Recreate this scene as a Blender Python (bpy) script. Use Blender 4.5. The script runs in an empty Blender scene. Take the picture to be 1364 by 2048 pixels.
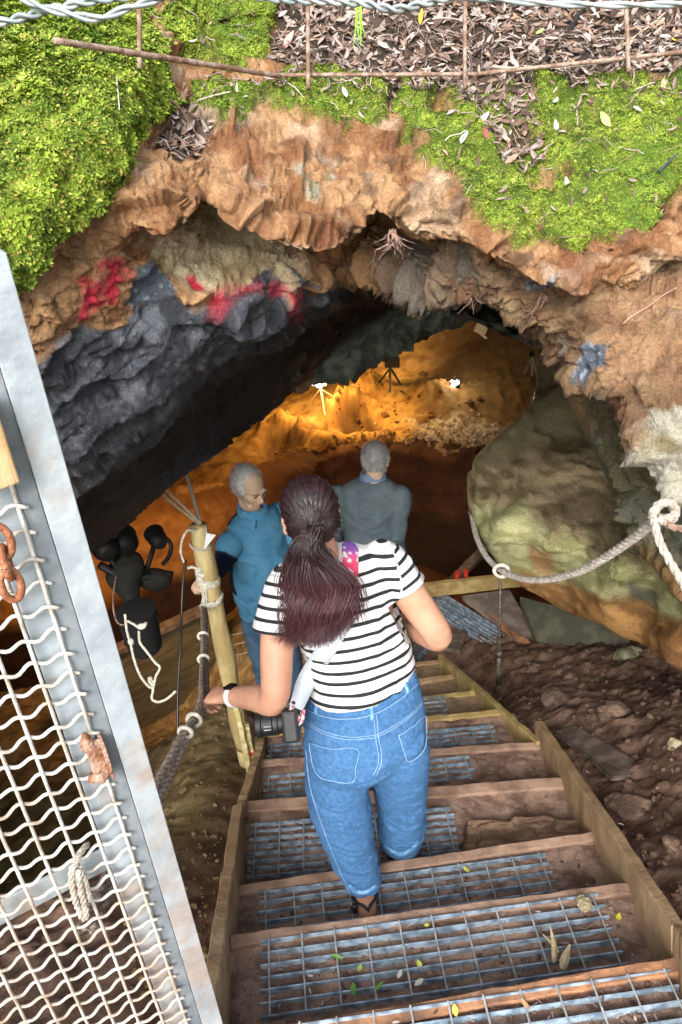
import bpy, math, random
import numpy as np
from mathutils import Vector, Matrix
from mathutils.bvhtree import BVHTree

# ------------------------------------------------------------------ camera
scn = bpy.context.scene
col = scn.collection
W, H, F = 1364, 2048, 1500.0            # photo pixels, focal length in pixels
PITCH, ROLL, CAMZ = math.radians(30), math.radians(4.5), 1.65
_X0 = np.array([1.0, 0, 0]); _F0 = np.array([0, math.cos(PITCH), -math.sin(PITCH)]); _U0 = np.array([0, math.sin(PITCH), math.cos(PITCH)])
CR = math.cos(ROLL) * _X0 - math.sin(ROLL) * _U0
CU = math.cos(ROLL) * _U0 + math.sin(ROLL) * _X0
CF = _F0
CP = np.array([0, 0, CAMZ])
cam = bpy.data.cameras.new('camera'); camo = bpy.data.objects.new('camera', cam); col.objects.link(camo)
M = Matrix.Identity(4)
for i in range(3):
    M[i][0], M[i][1], M[i][2], M[i][3] = CR[i], CU[i], -CF[i], CP[i]
camo.matrix_world = M
cam.sensor_fit = 'VERTICAL'; cam.sensor_height = 36.0; cam.lens = 36.0 * F / H
cam.clip_start = 0.02; cam.clip_end = 500
scn.camera = camo

# ------------------------------------------------------------------ world, sun, exposure
SUN_EL, SUN_AZ = math.radians(36), math.radians(194)     # behind the camera, a little to the left
wd = bpy.data.worlds.new('World'); scn.world = wd; wd.use_nodes = True
nt = wd.node_tree; bg = nt.nodes['Background']
sky = nt.nodes.new('ShaderNodeTexSky'); sky.sky_type = 'NISHITA'; sky.sun_disc = False
sky.sun_elevation = SUN_EL; sky.sun_rotation = SUN_AZ; sky.dust_density = 4.0; sky.air_density = 1.0; sky.ozone_density = 0.6
hs = nt.nodes.new('ShaderNodeHueSaturation'); hs.inputs['Saturation'].default_value = 0.35
nt.links.new(sky.outputs[0], hs.inputs['Color']); nt.links.new(hs.outputs[0], bg.inputs['Color'])
bg.inputs['Strength'].default_value = 0.15
sl = bpy.data.lights.new('sun', 'SUN'); sl.energy = 1.25; sl.angle = math.radians(30); sl.color = (1.0, 0.975, 0.94)
so = bpy.data.objects.new('sun', sl); col.objects.link(so)
_sd = Vector((math.sin(SUN_AZ) * math.cos(SUN_EL), math.cos(SUN_AZ) * math.cos(SUN_EL), math.sin(SUN_EL)))
so.rotation_euler = _sd.to_track_quat('Z', 'Y').to_euler()
scn.view_settings.view_transform = 'Standard'; scn.view_settings.look = 'None'
scn.view_settings.gamma = 1.0; scn.view_settings.exposure = 1.2
scn.render.engine = 'CYCLES'
scn.cycles.use_denoising = True; scn.cycles.max_bounces = 6; scn.cycles.diffuse_bounces = 4
scn.cycles.glossy_bounces = 3; scn.cycles.caustics_reflective = False; scn.cycles.caustics_refractive = False
scn.cycles.sample_clamp_indirect = 4.0

# ------------------------------------------------------------------ pixel helpers: a photo pixel and a distance give a real point
def P(x, y, D):
    x = np.asarray(x, float); y = np.asarray(y, float); D = np.asarray(D, float)
    u = (x - W / 2) / F; v = (H / 2 - y) / F
    r = CF + u[..., None] * CR + v[..., None] * CU
    return CP + r * D[..., None]
def ray(x, y):
    r = CF + (x - W / 2) / F * CR + (H / 2 - y) / F * CU
    return r
def PZ(x, y, z):
    r = ray(x, y); return CP + r * ((z - CAMZ) / r[2])
def PY(x, y, Y):
    r = ray(x, y); return CP + r * (Y / r[1])
def PPL(x, y, p0, n):                    # ray against the plane through p0 with normal n
    r = ray(x, y); n = np.asarray(n, float); return CP + r * (np.dot(np.asarray(p0) - CP, n) / np.dot(r, n))
def proj(p):
    q = np.asarray(p) - CP
    d = q @ CF
    return W / 2 + F * (q @ CR) / d, H / 2 - F * (q @ CU) / d, d

# ------------------------------------------------------------------ numpy noise
def _hash(ix, iy, iz, seed):
    h = (ix.astype(np.int64) * 374761393 + iy.astype(np.int64) * 668265263 + iz.astype(np.int64) * 2147483647 + seed * 144665) & 0xffffffff
    h = ((h ^ (h >> 13)) * 1274126177) & 0xffffffff
    h = ((h ^ (h >> 15)) * 2246822519) & 0xffffffff
    return ((h ^ (h >> 16)) & 0xffffff) / float(0xffffff)
def vnoise(p, seed=0):
    p = np.asarray(p, float); i = np.floor(p).astype(np.int64); f = p - i; f = f * f * f * (f * (f * 6 - 15) + 10)
    out = 0
    for dx in (0, 1):
        wx = f[..., 0] if dx else 1 - f[..., 0]
        for dy in (0, 1):
            wy = f[..., 1] if dy else 1 - f[..., 1]
            for dz in (0, 1):
                wz = f[..., 2] if dz else 1 - f[..., 2]
                out = out + wx * wy * wz * _hash(i[..., 0] + dx, i[..., 1] + dy, i[..., 2] + dz, seed)
    return out * 2 - 1
def fbm(p, octs=4, seed=0, gain=0.5, lac=2.03):
    a = 1.0; s = 0; n = 0; p = np.asarray(p, float)
    for o in range(octs):
        s = s + a * vnoise(p, seed + o * 17); n += a; a *= gain; p = p * lac + 3.7
    return s / n
def ridged(p, octs=4, seed=0, gain=0.55, lac=2.1):
    a = 1.0; s = 0; n = 0; p = np.asarray(p, float)
    for o in range(octs):
        s = s + a * (1 - 2 * np.abs(vnoise(p, seed + o * 31))); n += a; a *= gain; p = p * lac + 1.3
    return s / n
def facet(p, seed=0, tilt=.8, crack=.25):
    """broken rock: every Voronoi cell is a flat face with its own height and tilt, cracks between the cells"""
    p = np.asarray(p, float); sh = p.shape[:-1]; p = p.reshape(-1, 3); ip = np.floor(p).astype(np.int64)
    b1 = np.full(len(p), 9.); b2 = np.full(len(p), 9.); val = np.zeros(len(p))
    for dx in (-1, 0, 1):
        for dy in (-1, 0, 1):
            for dz in (-1, 0, 1):
                cx, cy, cz = ip[:, 0] + dx, ip[:, 1] + dy, ip[:, 2] + dz
                h = [_hash(cx, cy, cz, seed + 7 * k) for k in range(7)]
                v = p - np.stack([cx + h[0], cy + h[1], cz + h[2]], -1); d = np.sqrt((v * v).sum(-1))
                q = (h[3] * 2 - 1) + tilt * 2 * ((h[4] * 2 - 1) * v[:, 0] + (h[5] * 2 - 1) * v[:, 1] + (h[6] * 2 - 1) * v[:, 2])
                n = d < b1; b2 = np.where(n, b1, np.minimum(b2, d)); val = np.where(n, q, val); b1 = np.where(n, d, b1)
    return (val * smooth(0, .12, b2 - b1) - crack * smooth(.10, 0, b2 - b1)).reshape(sh)
def smooth(a, b, x):
    t = np.clip((x - a) / (b - a), 0, 1); return t * t * (3 - 2 * t)
def polysd(px, py, poly):
    """signed distance to a polygon, positive inside"""
    poly = np.asarray(poly, float); n = len(poly); d = np.full(np.shape(px), 1e9); ins = np.zeros(np.shape(px), bool)
    for i in range(n):
        ax, ay = poly[i]; bx, by = poly[(i + 1) % n]
        ex, ey = bx - ax, by - ay; L = ex * ex + ey * ey + 1e-9
        t = np.clip(((px - ax) * ex + (py - ay) * ey) / L, 0, 1)
        d = np.minimum(d, np.hypot(px - ax - t * ex, py - ay - t * ey))
        c = ((ay > py) != (by > py)) & (px < (bx - ax) * (py - ay) / (by - ay + 1e-12) + ax)
        ins ^= c
    return np.where(ins, d, -d)
def linesd(px, py, pts):
    d = np.full(np.shape(px), 1e9)
    for (ax, ay), (bx, by) in zip(pts[:-1], pts[1:]):
        ex, ey = bx - ax, by - ay; L = ex * ex + ey * ey + 1e-9
        t = np.clip(((px - ax) * ex + (py - ay) * ey) / L, 0, 1)
        d = np.minimum(d, np.hypot(px - ax - t * ex, py - ay - t * ey))
    return d

# ------------------------------------------------------------------ objects
def tag(o, label=None, cat=None, group=None, kind=None):
    if label: o['label'] = label
    if cat: o['category'] = cat
    if group: o['group'] = group
    if kind: o['kind'] = kind
    return o
def empty(name, loc, label, cat, group=None):
    o = bpy.data.objects.new(name, None); o.empty_display_size = 0.05; col.objects.link(o)
    o.location = tuple(loc); tag(o, label, cat, group); return o
def mesh(name, V, Fc, mat, parent=None, smoothf=True, vcol=None, attrs=None):
    """V (n,3) in world space, Fc array (m,k) or list of lists"""
    V = np.asarray(V, float)
    me = bpy.data.meshes.new(name)
    if isinstance(Fc, np.ndarray):
        m, k = Fc.shape
        me.vertices.add(len(V)); me.vertices.foreach_set('co', V.ravel())
        me.loops.add(m * k); me.loops.foreach_set('vertex_index', Fc.ravel().astype(np.int32))
        me.polygons.add(m); me.polygons.foreach_set('loop_start', np.arange(0, m * k, k, dtype=np.int32))
        me.update(calc_edges=True)
    else:
        me.from_pydata([tuple(v) for v in V], [], Fc); me.update()
    if smoothf: me.polygons.foreach_set('use_smooth', np.ones(len(me.polygons), bool))
    if vcol is not None:
        a = me.color_attributes.new('Col', 'FLOAT_COLOR', 'POINT')
        c = np.ones((len(V), 4)); c[:, :3] = np.clip(vcol, 0, 1); a.data.foreach_set('color', c.ravel())
    for k_, v_ in (attrs or {}).items():
        a = me.attributes.new(k_, 'FLOAT', 'POINT'); a.data.foreach_set('value', np.asarray(v_, float))
    if mat: me.materials.append(mat)
    o = bpy.data.objects.new(name, me); col.objects.link(o)
    if parent is not None:
        o.parent = parent
        l = world_loc(parent)
        me.transform(Matrix.Translation(-l))
    return o
def world_loc(o):
    l = Vector((0, 0, 0))
    while o is not None:
        l = l + o.location; o = o.parent
    return l
class MB:
    """collects shapes for one mesh"""
    def __init__(s): s.V = []; s.F = []; s.n = 0; s.C = []
    def add(s, V, Fc, c=None):
        V = np.asarray(V, float)
        s.V.append(V); s.F += [[i + s.n for i in f] for f in Fc]; s.n += len(V)
        s.C.append(np.tile(np.asarray(c if c is not None else (0.5, 0.5, 0.5), float), (len(V), 1)))
    def box(s, c, ax, ay, az, col=None):
        """centre and three half-axis vectors"""
        c, ax, ay, az = (np.asarray(v, float) for v in (c, ax, ay, az))
        V = [c + i * ax + j * ay + k * az for k in (-1, 1) for j in (-1, 1) for i in (-1, 1)]
        Fc = [[0, 2, 3, 1], [4, 5, 7, 6], [0, 1, 5, 4], [2, 6, 7, 3], [0, 4, 6, 2], [1, 3, 7, 5]]
        s.add(V, Fc, col)
    def bar(s, a, b, up, w, h, col=None):
        """a board from a to b; w across, h along up"""
        a, b, up = (np.asarray(v, float) for v in (a, b, up)); d = b - a; L = np.linalg.norm(d); d = d / L
        up = up - d * (up @ d); up /= np.linalg.norm(up); sd = np.cross(d, up)
        s.box((a + b) / 2, d * L / 2, sd * w / 2, up * h / 2, col)
    def tube(s, pts, r, n=8, col=None, caps=True):
        pts = np.asarray(pts, float); m = len(pts); r = np.broadcast_to(np.asarray(r, float), (m,))
        V = []; t = np.gradient(pts, axis=0); t /= (np.linalg.norm(t, axis=1)[:, None] + 1e-12)
        ref = np.array([0, 0, 1.0]) if abs(t[0][2]) < 0.9 else np.array([1.0, 0, 0])
        x = np.cross(t[0], ref); x /= np.linalg.norm(x)
        for i in range(m):
            x = x - t[i] * (x @ t[i]); x /= (np.linalg.norm(x) + 1e-12); y = np.cross(t[i], x)
            for k in range(n):
                a = 2 * math.pi * k / n; V.append(pts[i] + r[i] * (math.cos(a) * x + math.sin(a) * y))
        Fc = [[i * n + k, i * n + (k + 1) % n, (i + 1) * n + (k + 1) % n, (i + 1) * n + k] for i in range(m - 1) for k in range(n)]
        if caps: Fc += [list(range(n))[::-1], [(m - 1) * n + k for k in range(n)]]
        s.add(V, Fc, col)
    def cyl(s, a, b, r, r2=None, n=16, col=None): s.tube([a, b], [r, r if r2 is None else r2], n, col)
    def ball(s, c, r, n=12, col=None, ax=None):
        c = np.asarray(c, float); V = []; m = n // 2
        r = np.broadcast_to(np.asarray(r, float), (3,)); A = np.eye(3) if ax is None else np.asarray(ax)
        for i in range(m + 1):
            th = math.pi * i / m
            for k in range(n):
                ph = 2 * math.pi * k / n
                V.append(c + (np.array([math.sin(th) * math.cos(ph), math.sin(th) * math.sin(ph), math.cos(th)]) * r) @ A)
        Fc = [[i * n + k, (i + 1) * n + k, (i + 1) * n + (k + 1) % n, i * n + (k + 1) % n] for i in range(m) for k in range(n)]
        s.add(V, Fc, col)
    def build(s, name, mat, parent=None, smoothf=False, bevel=0, vc=False):
        V = np.concatenate(s.V)
        o = mesh(name, V, s.F, mat, parent, smoothf, np.concatenate(s.C) if vc else None)
        if bevel:
            b = o.modifiers.new('b', 'BEVEL'); b.width = bevel; b.segments = 2; b.limit_method = 'ANGLE'
        return o
def crom(pts, n, closed=False):
    """Catmull-Rom through pts, n points per span"""
    pts = np.asarray(pts, float)
    if closed: q = np.concatenate([pts[-1:], pts, pts[:2]])
    else: q = np.concatenate([2 * pts[:1] - pts[1:2], pts, 2 * pts[-1:] - pts[-2:-1]])
    out = []
    for i in range(len(q) - 3):
        t = np.linspace(0, 1, n, endpoint=False)[:, None]; a, b, c, d = q[i:i + 4]
        out.append(0.5 * (2 * b + (c - a) * t + (2 * a - 5 * b + 4 * c - d) * t * t + (3 * b - a - 3 * c + d) * t ** 3))
    if not closed: out.append(q[-2][None])
    return np.concatenate(out)
def gridfaces(nr, nc):
    i = np.arange(nr * nc).reshape(nr, nc)
    return np.stack([i[:-1, :-1], i[:-1, 1:], i[1:, 1:], i[1:, :-1]], -1).reshape(-1, 4)
def gridnormals(G):
    du = np.gradient(G, axis=1); dv = np.gradient(G, axis=0); n = np.cross(du, dv)
    return n / (np.linalg.norm(n, axis=-1)[..., None] + 1e-12)
def resample(G, subs, axis):
    """Catmull-Rom along an axis, subs = points per span"""
    G = np.moveaxis(G, axis, 0); q = np.concatenate([2 * G[:1] - G[1:2], G, 2 * G[-1:] - G[-2:-1]]); out = []
    for i in range(len(G) - 1):
        n = subs if np.isscalar(subs) else subs[i]
        t = np.linspace(0, 1, n, endpoint=False).reshape((-1,) + (1,) * (G.ndim - 1)); a, b, c, d = q[i:i + 4]
        out.append(0.5 * (2 * b + (c - a) * t + (2 * a - 5 * b + 4 * c - d) * t * t + (3 * b - a - 3 * c + d) * t ** 3))
    out.append(G[-1:]); return np.moveaxis(np.concatenate(out), 0, axis)
def bvh_of(o):
    me = o.data; V = [world_loc(o) + v.co for v in me.vertices]
    return BVHTree.FromPolygons(V, [tuple(p.vertices) for p in me.polygons])
def hit(bvh, x, y):
    r = Vector(ray(x, y)).normalized(); h = bvh.ray_cast(Vector(CP), r)
    return (np.array(h[0]), np.array(h[1])) if h[0] is not None else (None, None)

# ------------------------------------------------------------------ materials
def _new(name):
    m = bpy.data.materials.new(name); m.use_nodes = True; nt = m.node_tree; b = nt.nodes['Principled BSDF']; return m, nt, b
def mat(name, c, rough=0.6, metal=0.0, var=0.12, scale=40.0, bump=0.0, bscale=120.0, c2=None, spec=0.5, sheen=0.0, detail=6, c2pos=(0.45, 0.6), emit=None, coat=0.0, stretch=None, anis=None):
    """procedural: colour c mottled with c2 (or a darker c), bumped by fine noise"""
    m, nt, b = _new(name); N = nt.nodes; L = nt.links
    tc = N.new('ShaderNodeTexCoord'); src = tc.outputs['Object']
    if stretch:
        mp = N.new('ShaderNodeMapping'); mp.inputs['Scale'].default_value = stretch
        if anis: mp.inputs['Rotation'].default_value = anis
        L.new(src, mp.inputs[0]); src = mp.outputs[0]
    n = N.new('ShaderNodeTexNoise'); n.inputs['Scale'].default_value = scale; n.inputs['Detail'].default_value = detail; L.new(src, n.inputs['Vector'])
    r = N.new('ShaderNodeValToRGB'); e = r.color_ramp.elements
    k = 1 - var if c2 is None else 1
    e[0].position, e[1].position = (0.3, 0.7) if c2 is None else c2pos
    e[0].color = (*(x * k for x in c), 1); e[1].color = (*((min(1, x * (1 + var)) for x in c) if c2 is None else c2), 1)
    L.new(n.outputs['Fac'], r.inputs[0]); L.new(r.outputs[0], b.inputs['Base Color'])
    b.inputs['Roughness'].default_value = rough; b.inputs['Metallic'].default_value = metal; b.inputs['Specular IOR Level'].default_value = spec
    if sheen: b.inputs['Sheen Weight'].default_value = sheen
    if coat: b.inputs['Coat Weight'].default_value = coat
    if bump:
        n2 = N.new('ShaderNodeTexNoise'); n2.inputs['Scale'].default_value = bscale; n2.inputs['Detail'].default_value = 5; L.new(src, n2.inputs['Vector'])
        bp = N.new('ShaderNodeBump'); bp.inputs['Strength'].default_value = bump; bp.inputs['Distance'].default_value = 0.01
        L.new(n2.outputs['Fac'], bp.inputs['Height']); L.new(bp.outputs[0], b.inputs['Normal'])
    if emit:
        b.inputs['Emission Color'].default_value = (*emit[0], 1); b.inputs['Emission Strength'].default_value = emit[1]
    return m
def vmat(name, rough=0.85, spec=0.3, bump=0.5, bscale=60.0, var=0.25, vscale=90.0, roughattr=False, trans=0.0, bdist=0.01):
    """vertex colour 'Col' times fine noise"""
    m, nt, b = _new(name); N = nt.nodes; L = nt.links
    at = N.new('ShaderNodeAttribute'); at.attribute_name = 'Col'
    tc = N.new('ShaderNodeTexCoord')
    n = N.new('ShaderNodeTexNoise'); n.inputs['Scale'].default_value = vscale; n.inputs['Detail'].default_value = 8; n.inputs['Roughness'].default_value = 0.65
    L.new(tc.outputs['Object'], n.inputs['Vector'])
    mr = N.new('ShaderNodeMapRange'); mr.inputs[1].default_value = 0.3; mr.inputs[2].default_value = 0.7; mr.inputs[3].default_value = 1 - var; mr.inputs[4].default_value = 1 + var
    L.new(n.outputs['Fac'], mr.inputs[0])
    mx = N.new('ShaderNodeVectorMath'); mx.operation = 'SCALE'; L.new(at.outputs['Color'], mx.inputs[0]); L.new(mr.outputs[0], mx.inputs['Scale'])
    L.new(mx.outputs[0], b.inputs['Base Color'])
    b.inputs['Roughness'].default_value = rough; b.inputs['Specular IOR Level'].default_value = spec
    if roughattr:
        ra = N.new('ShaderNodeAttribute'); ra.attribute_name = 'rough'; L.new(ra.outputs['Fac'], b.inputs['Roughness'])
    if bump:
        n2 = N.new('ShaderNodeTexNoise'); n2.inputs['Scale'].default_value = bscale; n2.inputs['Detail'].default_value = 8; n2.inputs['Roughness'].default_value = 0.7
        L.new(tc.outputs['Object'], n2.inputs['Vector'])
        bp = N.new('ShaderNodeBump'); bp.inputs['Strength'].default_value = bump; bp.inputs['Distance'].default_value = bdist
        L.new(n2.outputs['Fac'], bp.inputs['Height']); L.new(bp.outputs[0], b.inputs['Normal'])
    return m
def lerp(a, b, t):
    t = np.asarray(t)[..., None]; return np.asarray(a) * (1 - t) + np.asarray(b) * t
rng = np.random.default_rng(7)
# ------------------------------------------------------------------ cave entrance face, roof and back wall: one continuous sheet of earth and rock
XS = np.array([-420, -220, -60, 60, 140, 205, 270, 335, 400, 470, 540, 610, 680, 750, 820, 880, 930, 980, 1030, 1090, 1150, 1205, 1260, 1320, 1390, 1480, 1640, 1850], float)
def rowp(pts):
    a = np.array(pts, float); return P(XS, np.interp(XS, a[:, 0], a[:, 1]), np.interp(XS, a[:, 0], a[:, 2]))
LIP = [(-420, 720, 1.45), (-60, 600, 1.5), (60, 555, 1.55), (140, 520, 1.6), (205, 470, 1.63), (240, 440, 1.64), (300, 452, 1.66), (350, 455, 1.68), (372, 430, 1.72), (375, 395, 1.8), (430, 398, 1.8), (470, 425, 1.8), (540, 462, 1.82), (620, 478, 1.85), (700, 472, 1.87), (728, 440, 1.9), (750, 405, 1.93), (780, 430, 1.93), (820, 455, 1.92), (900, 462, 1.9), (960, 490, 1.88), (1060, 545, 1.87), (1150, 572, 1.87), (1260, 552, 1.88), (1380, 480, 1.9), (1640, 420, 1.95), (1850, 400, 2.0)]
def world_row(y, z, xl, xr):
    return np.stack([xl + (xr - xl) * (XS + 420) / 2270, np.full(len(XS), y), np.full(len(XS), z)], -1)
ROWS = [
    world_row(9.0, 4.6, -9, 10),
    world_row(5.2, 3.2, -5.5, 6.5),
    rowp([(-420, -330, 2.9), (680, -330, 3.0), (1850, -330, 3.0)]),
    rowp([(-420, -70, 2.0), (270, -70, 2.15), (680, -70, 2.3), (1850, -70, 2.3)]),
    rowp([(-420, 60, 1.65), (60, 60, 1.72), (270, 60, 1.98), (400, 70, 2.15), (680, 60, 2.2), (1850, 60, 2.15)]),
    rowp([(-420, 250, 1.4), (60, 220, 1.5), (200, 200, 1.62), (270, 170, 1.78), (310, 150, 1.95), (400, 150, 2.05), (680, 165, 2.1), (1000, 150, 2.08), (1300, 130, 2.0), (1850, 120, 1.95)]),
    rowp([(-420, 430, 1.36), (60, 360, 1.44), (160, 300, 1.53), (230, 260, 1.62), (290, 240, 1.78), (335, 235, 1.93), (400, 210, 2.0), (540, 215, 2.02), (680, 235, 2.03), (820, 250, 2.05), (1000, 300, 2.0), (1150, 320, 1.95), (1850, 260, 1.9)]),
    rowp([(-420, 600, 1.4), (-60, 520, 1.44), (60, 470, 1.48), (140, 420, 1.54), (205, 345, 1.62), (250, 310, 1.66), (300, 300, 1.72), (335, 310, 1.76), (400, 270, 1.86), (470, 235, 1.95), (540, 230, 1.98), (620, 275, 1.96), (750, 290, 1.97), (820, 330, 1.97), (900, 380, 1.94), (980, 430, 1.92), (1060, 480, 1.9), (1150, 505, 1.88), (1260, 490, 1.88), (1330, 430, 1.92), (1850, 360, 1.9)]),
    rowp([(x, y - 45 if x > 200 else y - 25, d - .015) for x, y, d in LIP]),
    rowp(LIP),
    rowp([(-420, 770, 1.48), (-60, 650, 1.52), (60, 605, 1.56), (140, 575, 1.6), (205, 540, 1.68), (270, 480, 1.76), (335, 455, 1.84), (372, 400, 1.93), (400, 395, 1.98), (470, 420, 2.02), (540, 450, 2.1), (620, 462, 2.2), (700, 455, 2.35), (750, 425, 2.35), (820, 455, 2.28), (900, 460, 2.15), (980, 500, 2.04), (1060, 545, 1.98), (1150, 572, 1.95), (1260, 552, 1.96), (1380, 490, 1.97), (1850, 430, 2.0)]),
    rowp([(-420, 850, 1.55), (-60, 740, 1.6), (60, 700, 1.62), (140, 655, 1.68), (205, 640, 1.74), (245, 600, 1.8), (335, 560, 1.86), (400, 590, 1.9), (470, 610, 1.95), (540, 560, 2.03), (610, 520, 2.15), (680, 495, 2.35), (750, 480, 2.4), (820, 490, 2.3), (880, 500, 2.15), (930, 520, 2.08), (980, 550, 2.02), (1060, 590, 1.99), (1150, 640, 1.95), (1260, 660, 1.9), (1390, 640, 1.86), (1850, 600, 1.8)]),
    rowp([(-420, 980, 1.66), (-60, 860, 1.7), (60, 820, 1.72), (140, 790, 1.76), (205, 740, 1.8), (270, 700, 1.85), (335, 650, 1.9), (400, 635, 1.95), (470, 635, 2.02), (540, 610, 2.1), (610, 560, 2.2), (680, 520, 2.4), (750, 520, 2.36), (820, 530, 2.25), (880, 545, 2.15), (930, 555, 2.12), (980, 580, 2.08), (1030, 600, 2.03), (1090, 630, 2.0), (1150, 690, 1.95), (1205, 720, 1.9), (1260, 770, 1.86), (1320, 850, 1.82), (1390, 880, 1.8), (1850, 880, 1.75)]),
    rowp([(-420, 1060, 1.8), (-60, 960, 1.85), (60, 940, 1.88), (140, 915, 1.92), (205, 870, 1.96), (270, 830, 2.0), (335, 765, 2.04), (400, 700, 2.08), (470, 665, 2.13), (540, 635, 2.2), (610, 590, 2.3), (680, 548, 2.42), (750, 545, 2.36), (820, 572, 2.26), (850, 588, 2.24), (900, 585, 2.22), (960, 592, 2.18), (1010, 610, 2.13), (1080, 652, 2.08), (1130, 705, 2.02), (1150, 745, 1.98), (1205, 765, 1.93), (1260, 815, 1.88), (1292, 870, 1.85), (1320, 945, 1.84), (1390, 965, 1.82), (1850, 1000, 1.75)]),
    rowp([(-420, 1120, 2.2), (-60, 1060, 2.3), (60, 1040, 2.35), (140, 1000, 2.45), (205, 970, 2.55), (270, 920, 2.65), (335, 860, 2.75), (400, 800, 2.85), (470, 740, 2.95), (540, 690, 3.05), (610, 640, 3.2), (680, 590, 3.3), (750, 560, 3.2), (820, 560, 3.0), (880, 570, 2.8), (960, 575, 2.6), (1030, 590, 2.5), (1150, 700, 2.35), (1260, 760, 2.2), (1320, 900, 2.1), (1390, 930, 2.05), (1850, 960, 2.0)]),
    rowp([(-420, 1190, 2.7), (60, 1140, 2.9), (140, 1110, 3.0), (205, 1082, 3.1), (270, 1025, 3.2), (335, 968, 3.3), (400, 918, 3.4), (470, 870, 3.55), (540, 818, 3.7), (610, 748, 3.9), (650, 690, 4.0), (700, 640, 4.1), (750, 610, 4.2), (820, 585, 4.2), (880, 575, 4.0), (960, 580, 3.6), (1030, 600, 3.2), (1090, 640, 3.0), (1150, 720, 2.8), (1260, 800, 2.6), (1850, 950, 2.4)]),
    rowp([(-420, 1100, 3.6), (60, 1060, 3.8), (205, 1010, 4.0), (270, 960, 4.1), (335, 900, 4.2), (400, 850, 4.3), (470, 800, 4.4), (540, 770, 4.5), (610, 742, 4.6), (680, 702, 4.7), (750, 660, 4.8), (820, 615, 4.9), (880, 592, 4.9), (930, 588, 4.8), (980, 592, 4.4), (1030, 605, 3.9), (1090, 640, 3.4), (1150, 700, 3.1), (1260, 780, 2.9), (1850, 900, 2.6)]),
    rowp([(-420, 1000, 4.6), (60, 960, 4.8), (205, 920, 5.0), (335, 840, 5.2), (470, 780, 5.2), (560, 760, 5.1), (610, 752, 4.95), (680, 748, 5.0), (720, 728, 5.05), (750, 712, 5.1), (820, 684, 5.2), (880, 664, 5.3), (930, 640, 5.3), (965, 622, 5.2), (1000, 618, 4.7), (1060, 640, 4.0), (1090, 690, 3.5), (1150, 720, 3.3), (1260, 760, 3.1), (1850, 850, 2.9)]),
    world_row(6.3, 0.15, -5.0, 3.8),
    world_row(9.0, 0.5, -6.0, 5.2),
    world_row(12.0, 0.3, -6.5, 6.0),
    world_row(14.0, -1.0, -6.5, 6.0),
    world_row(14.6, -3.4, -6.5, 6.0),
]
G = np.stack(ROWS)                                   # rows x columns x 3
rs = [4, 6, 8, 14, 22, 24, 26, 24, 18, 14, 24, 28, 28, 20, 16, 14, 24, 12, 8, 8, 8, 6]
G = resample(G, rs, 0)
csub = [8, 10, 16] + [int(max(12, (b - a) / 3.4)) for a, b in zip(XS[3:-4], XS[4:-3])] + [18, 12, 8]
G = resample(G, csub, 1)
nr, nc = G.shape[:2]
px0, py0, _d = proj(G)
rowpar = np.concatenate([i + np.linspace(0, 1, n, endpoint=False) for i, n in enumerate(rs)] + [[len(rs)]])[:, None] * np.ones((1, nc))
front = rowpar < 15.5
# wobble the pixel coordinates used to choose rock kinds, so that the borders are ragged
w1 = fbm(G * 9, 4, 5); w2 = fbm(G * 9 + 50, 4, 9); w3 = fbm(G * 30, 3, 21)
px = px0 + w1 * 26 + w3 * 7; py = py0 + w2 * 26 + fbm(G * 30 + 9, 3, 22) * 7
def zone(poly, soft=6.0): return smooth(-soft, soft, polysd(px, py, poly))
Z_MOSSL = zone([(-500, 20), (260, 10), (300, 90), (305, 170), (300, 240), (225, 330), (190, 400), (130, 450), (60, 500), (30, 560), (-100, 640), (-500, 760)])
Z_MOSSL2 = zone([(300, 60), (345, -10), (545, -10), (545, 130), (500, 150), (440, 150), (370, 130), (330, 110)])
Z_MOSSM = zone([(380, 190), (440, 170), (545, 200), (560, 170), (690, 170), (770, 180), (775, 260), (745, 282), (640, 282), (560, 250), (520, 225), (440, 265), (380, 240)])
Z_MOSSR = zone([(795, 165), (980, 190), (1040, 180), (1200, 160), (1400, 140), (1900, 130), (1900, 360), (1345, 400), (1318, 465), (1230, 495), (1130, 522), (1060, 500), (960, 450), (925, 410), (900, 350), (830, 325), (790, 300)])
moss = np.clip(np.maximum.reduce([Z_MOSSL, Z_MOSSL2, Z_MOSSM, Z_MOSSR]), 0, 1) * front
bare = smooth(0.25, 0.5, fbm(G * 11 + 4, 3, 77)) * (py0 > 120) * (px0 > 330) * 0.8
moss = moss * (1 - bare)
Z_LIT = zone([(545, -200), (555, 130), (600, 185), (640, 165), (700, 175), (770, 190), (785, 250), (800, 180), (860, 205), (900, 180), (960, 240), (1000, 190), (1100, 175), (1150, 200), (1200, 150), (1250, 135), (1330, 160), (1900, 120), (1900, -400), (545, -400)])
Z_LIT = np.maximum(Z_LIT, zone([(345, 230), (420, 260), (400, 330), (350, 340), (310, 300)]))
Z_LIT = np.maximum(Z_LIT, zone([(930, 170), (1080, 180), (1080, 330), (1040, 370), (1000, 340), (960, 280)]) * 0.8) * front
Z_LIT = np.maximum(Z_LIT, (rowpar < 3.0) * 1.0)
Z_BLACK = zone([(-420, 860), (60, 715), (95, 670), (165, 652), (240, 640), (265, 612), (340, 590), (420, 615), (440, 590), (530, 545), (560, 570), (555, 610), (640, 560), (700, 560), (860, 590), (905, 590), (905, 640), (640, 900), (-420, 1400)], 4) * (rowpar < 16.3)
Z_SLATE = zone([(245, 520), (285, 512), (335, 540), (345, 585), (300, 612), (250, 612), (240, 560)], 3)
Z_PALE = zone([(300, 440), (370, 400), (470, 420), (560, 470), (600, 520), (560, 580), (470, 600), (380, 575), (340, 540), (270, 500)], 14)
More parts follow.
